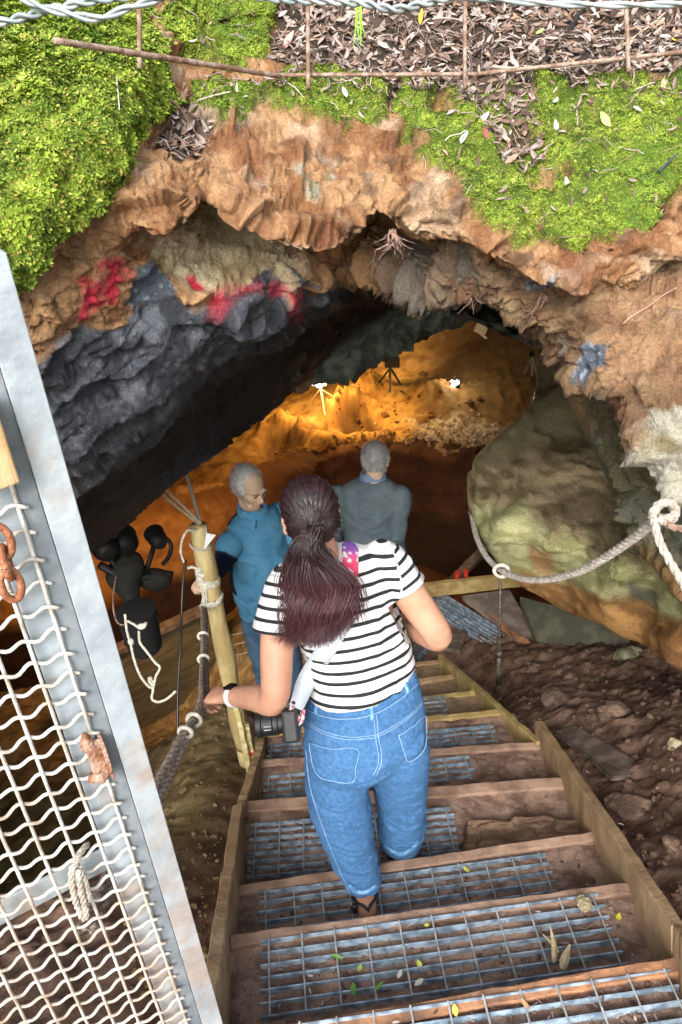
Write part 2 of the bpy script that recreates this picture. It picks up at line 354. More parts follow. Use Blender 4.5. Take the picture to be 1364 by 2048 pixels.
Z_RED = np.maximum.reduce([zone([(150, 590), (150, 560), (180, 540), (190, 520), (225, 510), (240, 530), (225, 560), (200, 590), (165, 615), (150, 640), (135, 640), (140, 610)], 9) * 0.85,
                           zone([(375, 548), (395, 552), (405, 575), (385, 578), (370, 562)], 5),
                           zone([(420, 580), (450, 560), (520, 568), (530, 585), (480, 600), (430, 628), (415, 620)], 12) * 0.8,
                           zone([(540, 570), (555, 565), (575, 590), (600, 590), (590, 610), (570, 628), (560, 605), (540, 598)], 6)])
Z_RED = Z_RED * smooth(-0.7, 0.1, fbm(G * 26, 3, 61))
Z_BAND = smooth(15.4, 15.9, rowpar) * (1 - smooth(17.4, 17.9, rowpar)) * smooth(600, 640, px0) * (px0 < 1080)
Z_RIGHT = smooth(745, 800, px0) * smooth(9.7, 10.3, rowpar) * (rowpar < 15.5) * (px0 < 1850)
Z_WHITE = np.maximum.reduce([zone([(585, 345), (620, 350), (618, 378), (592, 375)], 3), zone([(605, 378), (632, 380), (630, 410), (610, 415)], 3), zone([(655, 335), (675, 335), (672, 362), (656, 362)], 3), zone([(1285, 835), (1330, 830), (1400, 820), (1400, 970), (1330, 960), (1282, 925), (1300, 890)], 6)]) 
Z_SLATE2 = np.maximum(zone([(1185, 690), (1225, 678), (1225, 720), (1190, 745), (1165, 750)], 3), zone([(575, 545), (605, 550), (600, 575), (580, 570)], 3) * .8)
Z_SLATE2 = np.maximum(Z_SLATE2, zone([(1050, 545), (1100, 545), (1098, 570), (1055, 572)], 4) * .8)
n_a = fbm(G * 5, 4, 31); n_b = fbm(G * 18, 4, 32); n_c = fbm(G * 60, 3, 33)
oran = lerp((0.27, 0.125, 0.052), (0.50, 0.295, 0.15), smooth(-0.35, 0.4, n_b + 0.5 * n_c))
oran = lerp(oran, (0.20, 0.075, 0.033), smooth(0.1, 0.45, n_a) * 0.8)
oran = lerp(oran, (0.085, 0.048, 0.030), smooth(0.28, 0.5, fbm(G * np.array([16, 16, 34]) + 5, 4, 35)) * 0.7)
oran = lerp(oran, (0.36, 0.21, 0.10), smooth(260, 120, px0) * 0.7)
rightc = lerp((0.20, 0.115, 0.06), (0.36, 0.25, 0.135), smooth(-0.3, 0.4, n_b + 0.4 * n_a))
rightc = lerp(rightc, (0.20, 0.15, 0.11), smooth(1100, 850, px0) * 0.75)
rightc = lerp(rightc, (0.22, 0.10, 0.05), smooth(0.2, 0.45, fbm(G * 8 + 30, 4, 41)) * 0.7)
rightc = lerp(rightc, (0.08, 0.045, 0.03), smooth(0.22, 0.5, fbm(G * np.array([14, 14, 30]) + 25, 4, 36)) * 0.6)
rightc = lerp(rightc, (0.13, 0.135, 0.12), smooth(0.25, 0.45, fbm(G * 10 + 70, 4, 42)) * 0.6)
rightc = lerp(rightc, (0.38, 0.21, 0.115), zone([(1230, 600), (1364, 560), (1700, 560), (1700, 800), (1250, 790), (1190, 700)], 25) * 0.6)
oran = lerp(oran, (0.56, 0.42, 0.29), smooth(0.12, 0.42, fbm(G * np.array([7, 7, 16]) + 90, 4, 37)) * 0.65)
C = oran
C = lerp(C, rightc, Z_RIGHT)
Z_PALE = Z_PALE * smooth(9.5, 9.9, rowpar)
C = lerp(C, lerp((0.38, 0.29, 0.16), (0.60, 0.52, 0.33), smooth(-.3, .3, n_b + .4 * n_c)), Z_PALE * 0.9)
blk = lerp((0.050, 0.056, 0.068), (0.165, 0.18, 0.205), smooth(0.0, 0.5, n_b + 0.4 * n_c))
blk = lerp(blk, (0.055, 0.035, 0.02), smooth(0.0, 0.35, n_a) * smooth(900, 1000, py0))
veins = smooth(0.93, 0.985, 1 - np.abs(fbm(G * np.array([14, 20, 14]), 3, 55)))
blk = lerp(blk, (0.24, 0.25, 0.28), veins * 0.35 * smooth(0.0, 0.3, n_a + .25))
C = lerp(C, blk, Z_BLACK)
slate = lerp((0.10, 0.12, 0.155), (0.34, 0.37, 0.42), smooth(0.25, 0.5, fbm(G * 70, 3, 90)))
C = lerp(C, slate, np.maximum(Z_SLATE, Z_SLATE2))
C = lerp(C, (0.66, 0.035, 0.075), np.clip(Z_RED * 1.15, 0, 1) * (1 - 0.45 * Z_BLACK))
C = lerp(C, lerp((0.42, 0.40, 0.32), (0.26, 0.21, 0.12), smooth(-.2, .3, n_b)), Z_WHITE)
C = lerp(C, (0.016, 0.012, 0.010), smooth(13.3, 14.0, rowpar) * (rowpar < 15.8))  # shade of the roof underside, darkened into the rock colour
C = lerp(C, lerp((0.10, 0.12, 0.10), (0.24, 0.28, 0.22), smooth(-.3, .4, n_b)), Z_BAND)
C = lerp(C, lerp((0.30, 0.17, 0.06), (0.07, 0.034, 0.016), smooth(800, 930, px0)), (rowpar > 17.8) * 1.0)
dirt = lerp((0.045, 0.030, 0.022), (0.10, 0.07, 0.05), smooth(-.3, .4, n_b))
C = lerp(C, dirt, np.clip(Z_LIT, 0, 1))
C = lerp(C, lerp((0.06, 0.10, 0.012), (0.12, 0.19, 0.02), smooth(-.3, .4, n_b)), moss)
# relief
Nn = gridnormals(G)
if Nn[nr // 3, nc // 2] @ (CP - G[nr // 3, nc // 2]) < 0: Nn = -Nn
strat = ridged(G * np.array([3.2, 3.2, 11.0]) + w1[..., None] * .6, 5, 101)
slab = ridged((G @ np.array([[.8, 0, .6], [0, 1, 0], [-.6, 0, .8]])) * np.array([3.0, 5.0, 13.0]), 5, 202)
lump = fbm(G * 4.5, 4, 303); crag = ridged(G * 11, 4, 404); fine = fbm(G * 45, 4, 505)
crag2 = ridged(G * np.array([22, 22, 46]) + w2[..., None] * 2, 4, 414)
wv = np.stack([w1, w2, w1 - w2], -1)
fA = facet(G * np.array([4.5, 4.5, 8]) + wv * .9, 1, .9, .15); fB = facet(G * np.array([11, 11, 19]) + wv * 1.6, 2, .9, .2); fC = facet(G * np.array([30, 30, 44]) + wv * 2, 3, .9, .3)
def ledges(s, sharp=.06):
    f = s - np.floor(s); return f ** 1.5 * smooth(1.0, 1 - sharp, f)
s1 = -G[..., 2] * 9 + 1.1 * fbm(G * 2.6, 3, 131) + .35 * fbm(G * 12, 3, 132); s2 = -G[..., 2] * 24 + 1.6 * fbm(G * 4, 3, 133) + .5 * fbm(G * 22, 3, 134)
led = 0.050 * ledges(s1) * smooth(-.35, .25, fbm(G * 3.5, 2, 135)) + 0.018 * ledges(s2) * smooth(-.3, .2, fbm(G * 7, 2, 136))
earth = led + 0.012 * strat + 0.020 * lump + 0.012 * fA + 0.0065 * fB + 0.0030 * fC + 0.006 * crag2 + 0.004 * crag + 0.004 * fine
GR = G @ np.array([[.8, 0, .6], [0, 1, 0], [-.6, 0, .8]])
eD = P(560, 620, 2.2) - P(135, 915, 1.92); eD /= np.linalg.norm(eD); mD = P(335, 765, 2.04) - P(300, 600, 1.85); mD -= eD * (mD @ eD); mD /= np.linalg.norm(mD); oD = np.cross(eD, mD)
Q = np.stack([G @ eD, G @ mD, G @ oD], -1)
t1_ = Q[..., 1] * 7 + 1.0 * fbm(Q * np.array([1.5, 3, 3]), 3, 141) + .25 * fbm(Q * 9, 3, 142); t2_ = Q[..., 1] * 26 + 1.5 * fbm(Q * np.array([3, 6, 6]), 3, 143) + .6 * fbm(Q * 16, 3, 144)
black = 0.040 * ledges(t1_, .10) + 0.009 * ledges(t2_, .15) * smooth(-.3, .3, fbm(Q * 4, 2, 145)) + 0.014 * lump + 0.026 * facet(Q * np.array([1.6, 3, 3]) + wv * .4, 5, 1.0, .05) + .004 * ridged(Q * np.array([8, 40, 40]) + wv, 4, 203) + .0022 * fC
pale = 0.012 * lump + 0.006 * fbm(G * 34, 3, 66) + .008 * fB + .005 * fC + .004 * crag2
earth = earth + Z_RIGHT * (.018 * facet(G * np.array([6, 6, 4.5]) + wv, 15, .9, .1) + .008 * facet(G * np.array([17, 17, 12]) + wv, 16, .9, .2))
zb = np.clip(Z_BLACK + Z_SLATE, 0, 1)
D_ = earth * (1 - zb) + black * zb
D_ = D_ * (1 - 0.9 * Z_PALE) + pale * Z_PALE
lipb = np.exp(-((rowpar - 9.0) / 0.7) ** 2) * smooth(215, 280, px0)
D_ = D_ + lipb * (0.016 * facet(G * np.array([6, 6, 9]) + wv, 11) + 0.006 * fB + 0.018 * strat + 0.012)
D_ = D_ * (1 - 0.8 * moss) + moss * (0.045 + 0.035 * fbm(G * 9, 3, 707) + 0.02 * fbm(G * 28, 3, 708))
D_ = D_ * (1 - 0.5 * np.clip(Z_LIT, 0, 1))
D_ = D_ * (1 - .6 * smooth(13.8, 14.6, rowpar))
far = smooth(15.3, 17.0, rowpar)
D_ = D_ * (1 - far) + far * (0.05 * fbm(G * 2.2, 5, 808) + 0.035 * facet(G * 3.5 + wv, 12) + 0.010 * facet(G * 9 + wv, 13))
bl = (0.85 * np.exp(-((rowpar - 9.1) / 1.0) ** 2) * smooth(200, 280, px0) * (1 - moss))[..., None]; Dd = Nn * (1 - bl) + np.array([0.05, -.95, .05]) * bl; Dd /= np.linalg.norm(Dd, axis=-1, keepdims=True)
G = G + Dd * D_[..., None]
M_ROCK = vmat('rock_and_earth', 0.82, 0.35, 0.95, 85, 0.38, 150, roughattr=True, bdist=0.016)
rough = 0.9 - 0.45 * zb - 0.2 * Z_BAND
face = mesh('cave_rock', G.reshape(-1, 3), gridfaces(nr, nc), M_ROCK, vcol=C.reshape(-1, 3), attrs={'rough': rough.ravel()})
tag(face, kind='structure')
FACE = dict(G=G, N=Nn, moss=moss, lit=np.clip(Z_LIT, 0, 1), px=px0, py=py0, row=rowpar)

# ------------------------------------------------------------------ closed rocks: outline with its own distance and real thickness
def relief(name, poly, dctl, T, R, mat_, colf, dispf, step=9, label=None, cat=None, kind=None, roughf=None, back=1.0):
    poly = np.array(crom(poly, 5, True)); x0, y0 = poly.min(0) - step; x1, y1 = poly.max(0) + step
    gx, gy = np.meshgrid(np.arange(x0, x1, step), np.arange(y0, y1, step))
    sd = polysd(gx, gy, poly)
    dc = np.array(dctl, float)
    # pull the outside neighbours of the border onto it
    keep = sd > -step * 1.5
    e = 1.0; gxx = polysd(gx + e, gy, poly) - polysd(gx - e, gy, poly); gyy = polysd(gx, gy + e, poly) - polysd(gx, gy - e, poly)
    nn = np.hypot(gxx, gyy) + 1e-9
    out = sd < 0
    X = np.where(out, gx - sd * gxx / nn, gx); Y = np.where(out, gy - sd * gyy / nn, gy); s = np.maximum(sd, 0)
    w = 1 / (((X[..., None] - dc[:, 0]) ** 2 + (Y[..., None] - dc[:, 1]) ** 2) / 1e4 + 0.05) ** 1.5
    D0 = (w * dc[:, 2]).sum(-1) / w.sum(-1)
    q = np.clip(s / R, 0, 1); t = T * np.sqrt(np.maximum(0, 1 - (1 - q) ** 2))
    A = P(X, Y, D0 - t); B = P(X, Y, D0 + t * back + 0.01)
    Nf = gridnormals(A); ctr = A[A.shape[0] // 2, A.shape[1] // 2]
    Nf = np.where(((CP - A) * Nf).sum(-1, keepdims=True) < 0, -Nf, Nf)
    rim = smooth(0, 0.12, q)[..., None]
    Nf = Nf * rim + (1 - rim) * 0
    A = A + Nf * dispf(A)[..., None]
    ny, nx = gx.shape; idx = np.arange(ny * nx).reshape(ny, nx)
    good = keep[:-1, :-1] & keep[1:, :-1] & keep[:-1, 1:] & keep[1:, 1:]
    qd = np.stack([idx[:-1, :-1], idx[1:, :-1], idx[1:, 1:], idx[:-1, 1:]], -1)[good]
    Fq = np.concatenate([qd, qd[:, ::-1] + ny * nx])
    V = np.concatenate([A.reshape(-1, 3), B.reshape(-1, 3)])
    used = np.unique(Fq); rm = np.zeros(len(V), int); rm[used] = np.arange(len(used))
    cc = colf(A, X, Y).reshape(-1, 3); cc = np.concatenate([cc, cc])[used]
    at = {}
    if roughf is not None: r_ = roughf(A, X, Y).ravel(); at['rough'] = np.concatenate([r_, r_])[used]
    o = mesh(name, V[used], rm[Fq], mat_, vcol=cc, attrs=at)
    tag(o, label, cat, kind=kind); return o
def zz(X, Y, A, poly, soft=8, wob=9, k=7.0):
    return smooth(-soft, soft, polysd(X + fbm(A * k, 3, 3) * wob * 2, Y + fbm(A * k + 40, 3, 4) * wob * 2, poly))
def wallcol(A, X, Y):
    n = fbm(A * 6, 4, 11); m = fbm(A * 22, 4, 12)
    c = lerp((0.10, 0.085, 0.045), (0.20, 0.18, 0.10), smooth(-.3, .4, n + .4 * m))
    c = lerp(c, (0.085, 0.10, 0.085), smooth(0.0, 0.4, fbm(A * 4 + 9, 3, 14)) * .7)
    c = lerp(c, (0.26, 0.13, 0.04), zz(X, Y, A, [(1140, 740), (1200, 860), (1170, 870), (1120, 780)], 10) * .5)
    c = lerp(c, (0.25, 0.12, 0.035), zz(X, Y, A, [(1240, 1040), (1300, 1080), (1500, 1250), (1500, 1350), (1300, 1180)], 20) * .6)
    return c
wall = relief('cave_wall', [(1030, 520), (1062, 640), (1090, 690), (1112, 745), (1140, 810), (1178, 885), (1215, 960), (1240, 1000), (1253, 1070), (1300, 1125), (1364, 1195), (1480, 1300), (1700, 1400), (2000, 1300), (2000, 500), (1500, 400)],
    [(1080, 650, 3.0), (1180, 880, 2.75), (1250, 1050, 2.65), (1400, 900, 2.3), (1400, 1250, 2.4), (1900, 900, 2.0), (1900, 600, 2.0)], 0.25, 160, M_ROCK, wallcol,
    lambda A: 0.02 * ridged(A * np.array([2.5, 2.5, 7]), 5, 71) + 0.02 * fbm(A * 6, 4, 72) + .03 * facet(A * 5 + fbm(A * 6, 3, 4)[..., None] * .6, 21) + .010 * facet(A * 16 + fbm(A * 9, 3, 4)[..., None], 22) + .005 * fbm(A * 30, 3, 73), 5, kind='structure', roughf=lambda A, X, Y: 0.55 + 0 * X)
def bouldcol(A, X, Y):
    n = fbm(A * 5, 4, 11); m = fbm(A * np.array([8, 8, 40]), 4, 12)
    fs = fbm(A * np.array([16, 16, 90]), 4, 19)
    c = lerp((0.13, 0.095, 0.046), (0.31, 0.24, 0.14), smooth(-.35, .4, m + .3 * n + .5 * fs))
    c = lerp(c, (0.34, 0.30, 0.22), smooth(.42, .6, fbm(A * 38, 3, 20)) * .6)
    c = lerp(c, (0.135, 0.12, 0.062), zz(X, Y, A, [(1080, 690), (1130, 760), (1160, 860), (1080, 900), (960, 930), (940, 960), (930, 900), (1060, 820), (1060, 700)], 25) * .8)
    g = zz(X, Y, A, [(930, 1000), (960, 1010), (1040, 1015), (1090, 1050), (1110, 1090), (1140, 1060), (1180, 1110), (1300, 1150), (1380, 1200), (1400, 1260), (1250, 1220), (1120, 1185), (1010, 1165), (930, 1080)], 18)
    gc = lerp((0.29, 0.285, 0.12), (0.52, 0.51, 0.27), smooth(-.3, .4, fbm(A * np.array([12, 12, 24]), 4, 18) + .5 * fs))
    c = lerp(c, gc, g * .95)
    o_ = zz(X, Y, A, [(1000, 1152), (1060, 1150), (1120, 1165), (1200, 1195), (1260, 1215), (1380, 1255), (1520, 1300), (1520, 1500), (1000, 1300)], 10)
    c = lerp(c, lerp((0.19, 0.085, 0.025), (0.42, 0.22, 0.07), smooth(-.3, .4, n + m)), o_ * .9)
    c = lerp(c, (0.42, 0.22, 0.10), zz(X, Y, A, [(1060, 1090), (1085, 1100), (1110, 1130), (1100, 1150), (1070, 1145)], 6) * .8)
    c = lerp(c, (0.16, 0.22, 0.05), zz(X, Y, A, [(1075, 1060), (1190, 1060), (1300, 1110), (1330, 1190), (1200, 1160), (1100, 1130)], 26) * .12)
    c = lerp(c, (0.06, 0.065, 0.07), zz(X, Y, A, [(1255, 1185), (1310, 1195), (1300, 1225), (1260, 1215)], 6) * .8)
    return c
def boulddisp(A):
    w = fbm(A * 5, 3, 84)[..., None]
    return 0.034 * facet(A * np.array([1.3, 1.3, 2.0]) + w * .3, 31, .9, .04) + 0.005 * facet(A * np.array([5, 5, 10]) + w, 32, .9, .2) + 0.004 * fbm(A * 5, 4, 82) + 0.005 * ridged(A * np.array([10, 10, 50]), 4, 83) + .0022 * facet(A * 26 + w * 2, 33)
boulder = relief('boulder', [(1075, 640), (1074, 760), (1050, 825), (1005, 862), (952, 912), (944, 940), (935, 950), (936, 1005), (948, 1045), (965, 1080), (990, 1120), (1018, 1150), (1045, 1175), (1075, 1190), (1100, 1205), (1140, 1228), (1200, 1248), (1240, 1272), (1290, 1290), (1345, 1330), (1420, 1360), (1560, 1380), (1600, 1000), (1350, 800), (1200, 640)],
    [(940, 960, 4.15), (940, 1010, 4.0), (1000, 1070, 3.75), (1060, 1165, 3.95), (1080, 720, 4.5), (1010, 870, 4.3), (1100, 850, 4.25), (1150, 950, 3.95), (1120, 1080, 3.6), (1250, 1130, 3.25), (1250, 1260, 3.55), (1100, 1200, 3.95), (1400, 1330, 3.2), (1400, 1220, 2.95), (1500, 1000, 3.0)], 0.22, 80, M_ROCK, bouldcol, boulddisp, 5,
    'large mossy brown boulder bulging over the right of the stairs', 'boulder', roughf=lambda A, X, Y: 0.36 + 0.2 * smooth(-.3, .3, fbm(A * 7, 3, 5)))
# ------------------------------------------------------------------ cave floor: height from control points
BOARDZ = {k: -0.55 - 0.2 * i for i, k in enumerate('ABCDEFGHI')}
TOPZ = -1.62
edge_px = [(-300, 1120, TOPZ), (120, 1085, TOPZ), (215, 1050, TOPZ), (300, 1020, TOPZ), (385, 1004, TOPZ), (455, 976, TOPZ), (520, 945, TOPZ), (590, 922, TOPZ), (660, 894, TOPZ), (740, 884, TOPZ), (840, 892, TOPZ), (900, 905, TOPZ), (960, 915, TOPZ), (1040, 900, TOPZ), (1200, 890, TOPZ)]
EDGE = [PZ(*e)[:2] for e in edge_px]
ctl = []
def cw(x, y, z): ctl.append((x, y, z))
def cp(x, y, z): p = PZ(x, y, z); ctl.append((p[0], p[1], z))
def zst(y):                                                     # soil line of the stairs along y
    return np.interp(y, [-2, 0.3, 0.9, 1.3, 1.75, 4.4, 5.2], [-0.2, -.36, -.42, -.62, -.85, -2.27, -2.4])
for y in (-1.5, -.5, .5, 1.3, 2.0, 2.7, 3.4, 4.1): 
    cw(0.1, y, zst(y) - 0.36); cw(-.45, y, zst(y) - .36); cw(.65, y, zst(y) - .30)
for y in (.3, 1.0, 1.8, 2.6, 3.3):
    cw(1.35, y, zst(y) + 0.03); cw(2.2, y, zst(y) + 0.16); cw(3.5, y, zst(y) + .5)
for (x, y, z) in [(1150, 1420, -1.5), (1364, 1450, -1.2), (1080, 1330, -2.0), (1260, 1300, -1.75), (1364, 1340, -1.6), (1180, 1360, -1.75), (1030, 1420, -1.75), (970, 1320, -2.28), (1050, 1270, -2.3), (900, 1260, -2.36)]: cp(x, y, z)
for (x, y, z) in [(340, 1620, -1.45), (430, 1450, -1.85), (360, 1750, -1.1), (470, 1400, -1.95), (330, 1530, -1.9), (400, 1560, -1.55)]: cp(x, y, z)
for y in (0.2, 1.0, 1.8): cw(-1.05, y, zst(y) - 0.05); cw(-1.9, y, zst(y) - .55); cw(-3.2, y, zst(y) - .7)
for (x, y) in [(-1.7, 2.7), (-2.6, 2.6), (-3.5, 3.4), (-2.2, 3.4)]: cw(x, y, -2.6)
for (x, y) in [(-1.3, 4.4), (-2.5, 4.6), (-4, 4.6)]: cw(x, y, -2.8)
for (x, y) in [(-.8, 4.9), (0.2, 5.0), (1.0, 5.0), (2.2, 4.8)]: cw(x, y, -2.42)
for (x, y) in [(-3.5, 6), (-1, 6.5), (1.0, 6.5), (3, 6.5), (0, 8.5), (4, 9), (-4, 9), (0, 12), (4.5, 12), (-4.5, 12)]: cw(x, y, -2.85)
ctl = np.array(ctl)
def tps_fit(c):
    n = len(c); d = np.hypot(c[:, None, 0] - c[None, :, 0], c[:, None, 1] - c[None, :, 1]); K = np.where(d > 0, d * d * np.log(d + 1e-12), 0) + np.eye(n) * 0.02
    Q = np.concatenate([np.ones((n, 1)), c[:, :2]], 1); A = np.zeros((n + 3, n + 3)); A[:n, :n] = K; A[:n, n:] = Q; A[n:, :n] = Q.T
    return np.linalg.solve(A, np.concatenate([c[:, 2], [0, 0, 0]]))
TP = tps_fit(ctl)
def base_h(x, y):
    x = np.asarray(x, float); sh = x.shape; x = x.ravel(); y = np.asarray(y, float).ravel(); out = TP[-3] + TP[-2] * x + TP[-1] * y
    for i in range(len(ctl)):
        d2 = (x - ctl[i, 0]) ** 2 + (y - ctl[i, 1]) ** 2; out = out + TP[i] * 0.5 * d2 * np.log(d2 + 1e-12)
    return out.reshape(sh)
xs = np.concatenate([np.arange(-6.6, -3, .08), np.arange(-3, 2.6, 0.025), np.arange(2.6, 6.2, .06)]); ys = np.concatenate([np.arange(-3.2, .4, .06), np.arange(.4, 5, .022), np.arange(5, 15, .045)])
TX, TY = np.meshgrid(xs, ys)
TZ = base_h(TX, TY)
EP = [(-9, EDGE[0][1])] + [tuple(e) for e in EDGE] + [(9, EDGE[-1][1]), (9, 30), (-9, 30)]
p3 = np.stack([TX, TY, TX * 0], -1)
sdE = polysd(TX + 0.16 * fbm(p3 * 3, 4, 1), TY + 0.22 * fbm(p3 * 3.3 + 9, 4, 2), EP)
top = TOPZ + 0.05 * fbm(p3 * 1.6, 4, 3) + 0.022 * ridged(p3 * 5, 4, 4) + .012 * ridged(p3 * 14, 3, 44)
top = top + smooth(9.0, 13.2, TY + .3 * TX) * 1.9 + smooth(0.6, 3.5, TX) * smooth(7.5, 10, TY) * .55
for (a, b, s, h) in [(690, 830, .28, .24), (600, 880, .3, .17), (735, 795, .3, .2), (870, 800, .35, .15), (560, 860, .25, .12)]:
    q = PZ(a, b, TOPZ); top = top + h * np.exp(-(((TX - q[0]) / s) ** 2 + ((TY - q[1]) / (s * .9)) ** 2)) * (1 + .8 * ridged(p3 * 7, 3, 8))
pitshade = 0 * TX
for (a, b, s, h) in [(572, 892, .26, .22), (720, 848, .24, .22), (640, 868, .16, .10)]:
    q = PZ(a, b, TOPZ); gq = np.exp(-((((TX - q[0]) / s) ** 2 + ((TY - q[1]) / (s * 1.1)) ** 2) ** 2)) ; top = top - h * gq; pitshade = np.maximum(pitshade, gq)
k = smooth(-0.03, 0.07, sdE)
onst = ((TX > -.95) & (TX < 1.0) & (TY < 4.6))
clod = 0.05 * fbm(p3 * 4, 4, 5) + 0.016 * ridged(p3 * 10, 4, 6) + .012 * facet(p3 * 9 + fbm(p3 * 8, 3, 9)[..., None] * .8, 41) + .010 * facet(p3 * 24 + fbm(p3 * 12, 3, 9)[..., None], 42) + 0.009 * fbm(p3 * 30, 4, 7)
TZ = TZ + clod * np.where(onst, .4, 1.0)
TZ = TZ * (1 - k) + top * k
TPx, TPy, _ = proj(np.stack([TX, TY, TZ], -1))
P3 = np.stack([TX, TY, TZ], -1)
_n = gridnormals(P3); P3 = P3 + _n * ((0.10 * fbm(P3 * 3, 4, 91) + 0.05 * ridged(P3 * 8, 4, 92)) * np.exp(-((sdE - .02) / .35) ** 2))[..., None]
n1 = fbm(P3 * 3, 4, 11); n2 = fbm(P3 * 13, 4, 12); n3 = fbm(P3 * 40, 3, 13)
c = lerp((0.105, 0.06, 0.043), (0.245, 0.155, 0.115), smooth(-.35, .45, n2 + .5 * n3))                   # purple brown soil of the bank
c = lerp(c, (0.30, 0.19, 0.12), smooth(.25, .5, fbm(P3 * 8, 3, 15)) * .5)
left = smooth(-.6, -.9, TX + .12 * n1) * smooth(1.7, 2.2, TY + .2 * n1)
c = lerp(c, lerp((0.17, 0.12, 0.05), (0.33, 0.25, 0.12), smooth(-.4, .4, n2 + .5 * n3)), left)
oc = lerp((0.26, 0.13, 0.032), (0.50, 0.29, 0.085), smooth(-.4, .4, n2 + .3 * n1))
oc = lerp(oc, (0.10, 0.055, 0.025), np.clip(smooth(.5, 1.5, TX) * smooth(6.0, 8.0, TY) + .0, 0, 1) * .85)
oc = lerp(oc, (0.07, 0.035, 0.015), np.clip(pitshade * 1.3, 0, 1) * .85)  # shade inside the hollows, painted into the soil colour
pl = smooth(-14, 14, polysd(TPx + 30 * n1, TPy + 22 * n2, [(820, 845), (930, 838), (1010, 860), (985, 895), (900, 898), (830, 885)])) * (k > .5)
oc = lerp(oc, lerp((0.25, .16, .09), (0.62, 0.52, 0.36), smooth(-.2, .2, n2 + n3)), pl)
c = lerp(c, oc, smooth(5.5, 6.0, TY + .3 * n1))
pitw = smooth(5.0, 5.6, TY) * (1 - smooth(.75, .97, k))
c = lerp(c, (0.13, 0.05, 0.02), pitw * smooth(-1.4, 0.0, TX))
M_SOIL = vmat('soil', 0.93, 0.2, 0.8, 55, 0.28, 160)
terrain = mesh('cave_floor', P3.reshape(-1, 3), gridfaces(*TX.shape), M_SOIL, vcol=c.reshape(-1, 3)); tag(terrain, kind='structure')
BT = bvh_of(terrain)

# dug wall of the pit, a strip of its own just in front of the soil edge
ex = crom(np.array([(-3.6, EDGE[0][1] - .1)] + [tuple(e) for e in EDGE[1:-1]] + [(4.6, EDGE[-1][1])]), 40); L_ = np.concatenate([[0], np.cumsum(np.hypot(*np.diff(ex, axis=0).T))]); s_ = np.arange(0, L_[-1], .02)
ex = np.stack([np.interp(s_, L_, ex[:, 0]), np.interp(s_, L_, ex[:, 1])], -1); tv = np.gradient(ex, axis=0); tv /= np.linalg.norm(tv, axis=1)[:, None]; nv = np.stack([tv[:, 1], -tv[:, 0]], -1)
vz = np.linspace(0, 1, 70); WG = np.zeros((70, len(ex), 3)); lean = 0.12 + .28 * vz[:, None]
WG[..., 0] = ex[:, 0] + nv[:, 0] * lean; WG[..., 1] = ex[:, 1] + nv[:, 1] * lean; WG[..., 2] = (TOPZ + .03) - vz[:, None] * 1.35
back_ = smooth(.06, 0, vz)[:, None]; WG[..., 0] -= nv[:, 0] * .22 * back_; WG[..., 1] -= nv[:, 1] * .22 * back_
WG = WG + np.stack([nv[:, 0], nv[:, 1], 0 * nv[:, 0]], -1)[None] * (0.07 * fbm(WG * 2.2, 4, 51) + 0.03 * ridged(WG * np.array([6, 6, 9]), 4, 52) + .012 * fbm(WG * 22, 3, 53))[..., None]
WG[..., 2] += .04 * ridged(WG * 7, 4, 54) * (vz[:, None] < .1)
wn = fbm(WG * np.array([3, 3, 5]), 4, 55); wm = fbm(WG * 18, 3, 56)
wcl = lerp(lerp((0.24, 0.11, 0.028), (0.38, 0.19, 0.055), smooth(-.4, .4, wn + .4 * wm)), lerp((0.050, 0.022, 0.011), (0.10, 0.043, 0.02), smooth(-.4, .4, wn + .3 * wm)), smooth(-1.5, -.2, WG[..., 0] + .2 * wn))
wcl = lerp(wcl, (0.035, 0.018, 0.010), smooth(-2.12, -2.3, WG[..., 2] + .05 * wn))  # shade at the foot of the wall, put into its colour
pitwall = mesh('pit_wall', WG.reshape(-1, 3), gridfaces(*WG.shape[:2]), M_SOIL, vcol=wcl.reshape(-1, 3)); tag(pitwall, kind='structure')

# ------------------------------------------------------------------ side walls, and the open ground behind and around the camera
def sidewall(name, pts, zb, seed, colr):
    pts = crom(pts, 14); zs = np.linspace(0, 1, 40); Gw = np.array([[(p[0], p[1], zb + (p[2] - zb) * t) for p in pts] for t in zs])
    n = gridnormals(Gw); Gw = Gw + n * (0.2 * ridged(Gw * 1.5, 5, seed) + .05 * fbm(Gw * 6, 4, seed + 1))[..., None]
    o = mesh(name, Gw.reshape(-1, 3), gridfaces(*Gw.shape[:2]), M_SOIL, vcol=lerp(np.array(colr) * .6, np.array(colr) * 1.3, smooth(-.4, .4, fbm(Gw * 5, 4, 9))).reshape(-1, 3)); tag(o, kind='structure')
sidewall('cave_wall', [(-1.75, 0.9, -.1), (-2.6, 1.6, .9), (-3.4, 3.0, 1.5), (-4.6, 5.5, 1.9), (-5.4, 9, 2.0), (-6.0, 15, 1.6)], -3.6, 5, (0.05, .035, .02))
sidewall('cave_wall', [(2.2, 0.6, .5), (2.6, 1.6, 1.1), (3.0, 3.0, 1.6), (3.6, 5.5, 1.9), (4.6, 9, 2.0), (5.6, 15, 1.8)], -3.6, 6, (0.14, .08, .045))
gx = np.concatenate([np.linspace(-150, -8, 24), np.linspace(-7.5, 7.5, 90), np.linspace(8, 150, 24)]); gy = np.concatenate([np.linspace(-150, -6, 24), np.linspace(-5.5, 14, 110), np.linspace(15, 200, 24)])
GX, GY = np.meshgrid(gx, gy); q3 = np.stack([GX, GY, GX * 0], -1)
GZ = -0.05 + 0.10 * fbm(q3 * .7, 4, 1) + 0.02 * fbm(q3 * 5, 3, 2)
hillz = np.interp(GY, [0, 1.2, 2.3, 5.2, 9, 20, 200], [0, .35, 1.1, 2.9, 4.2, 6.5, 9]) * 1.0
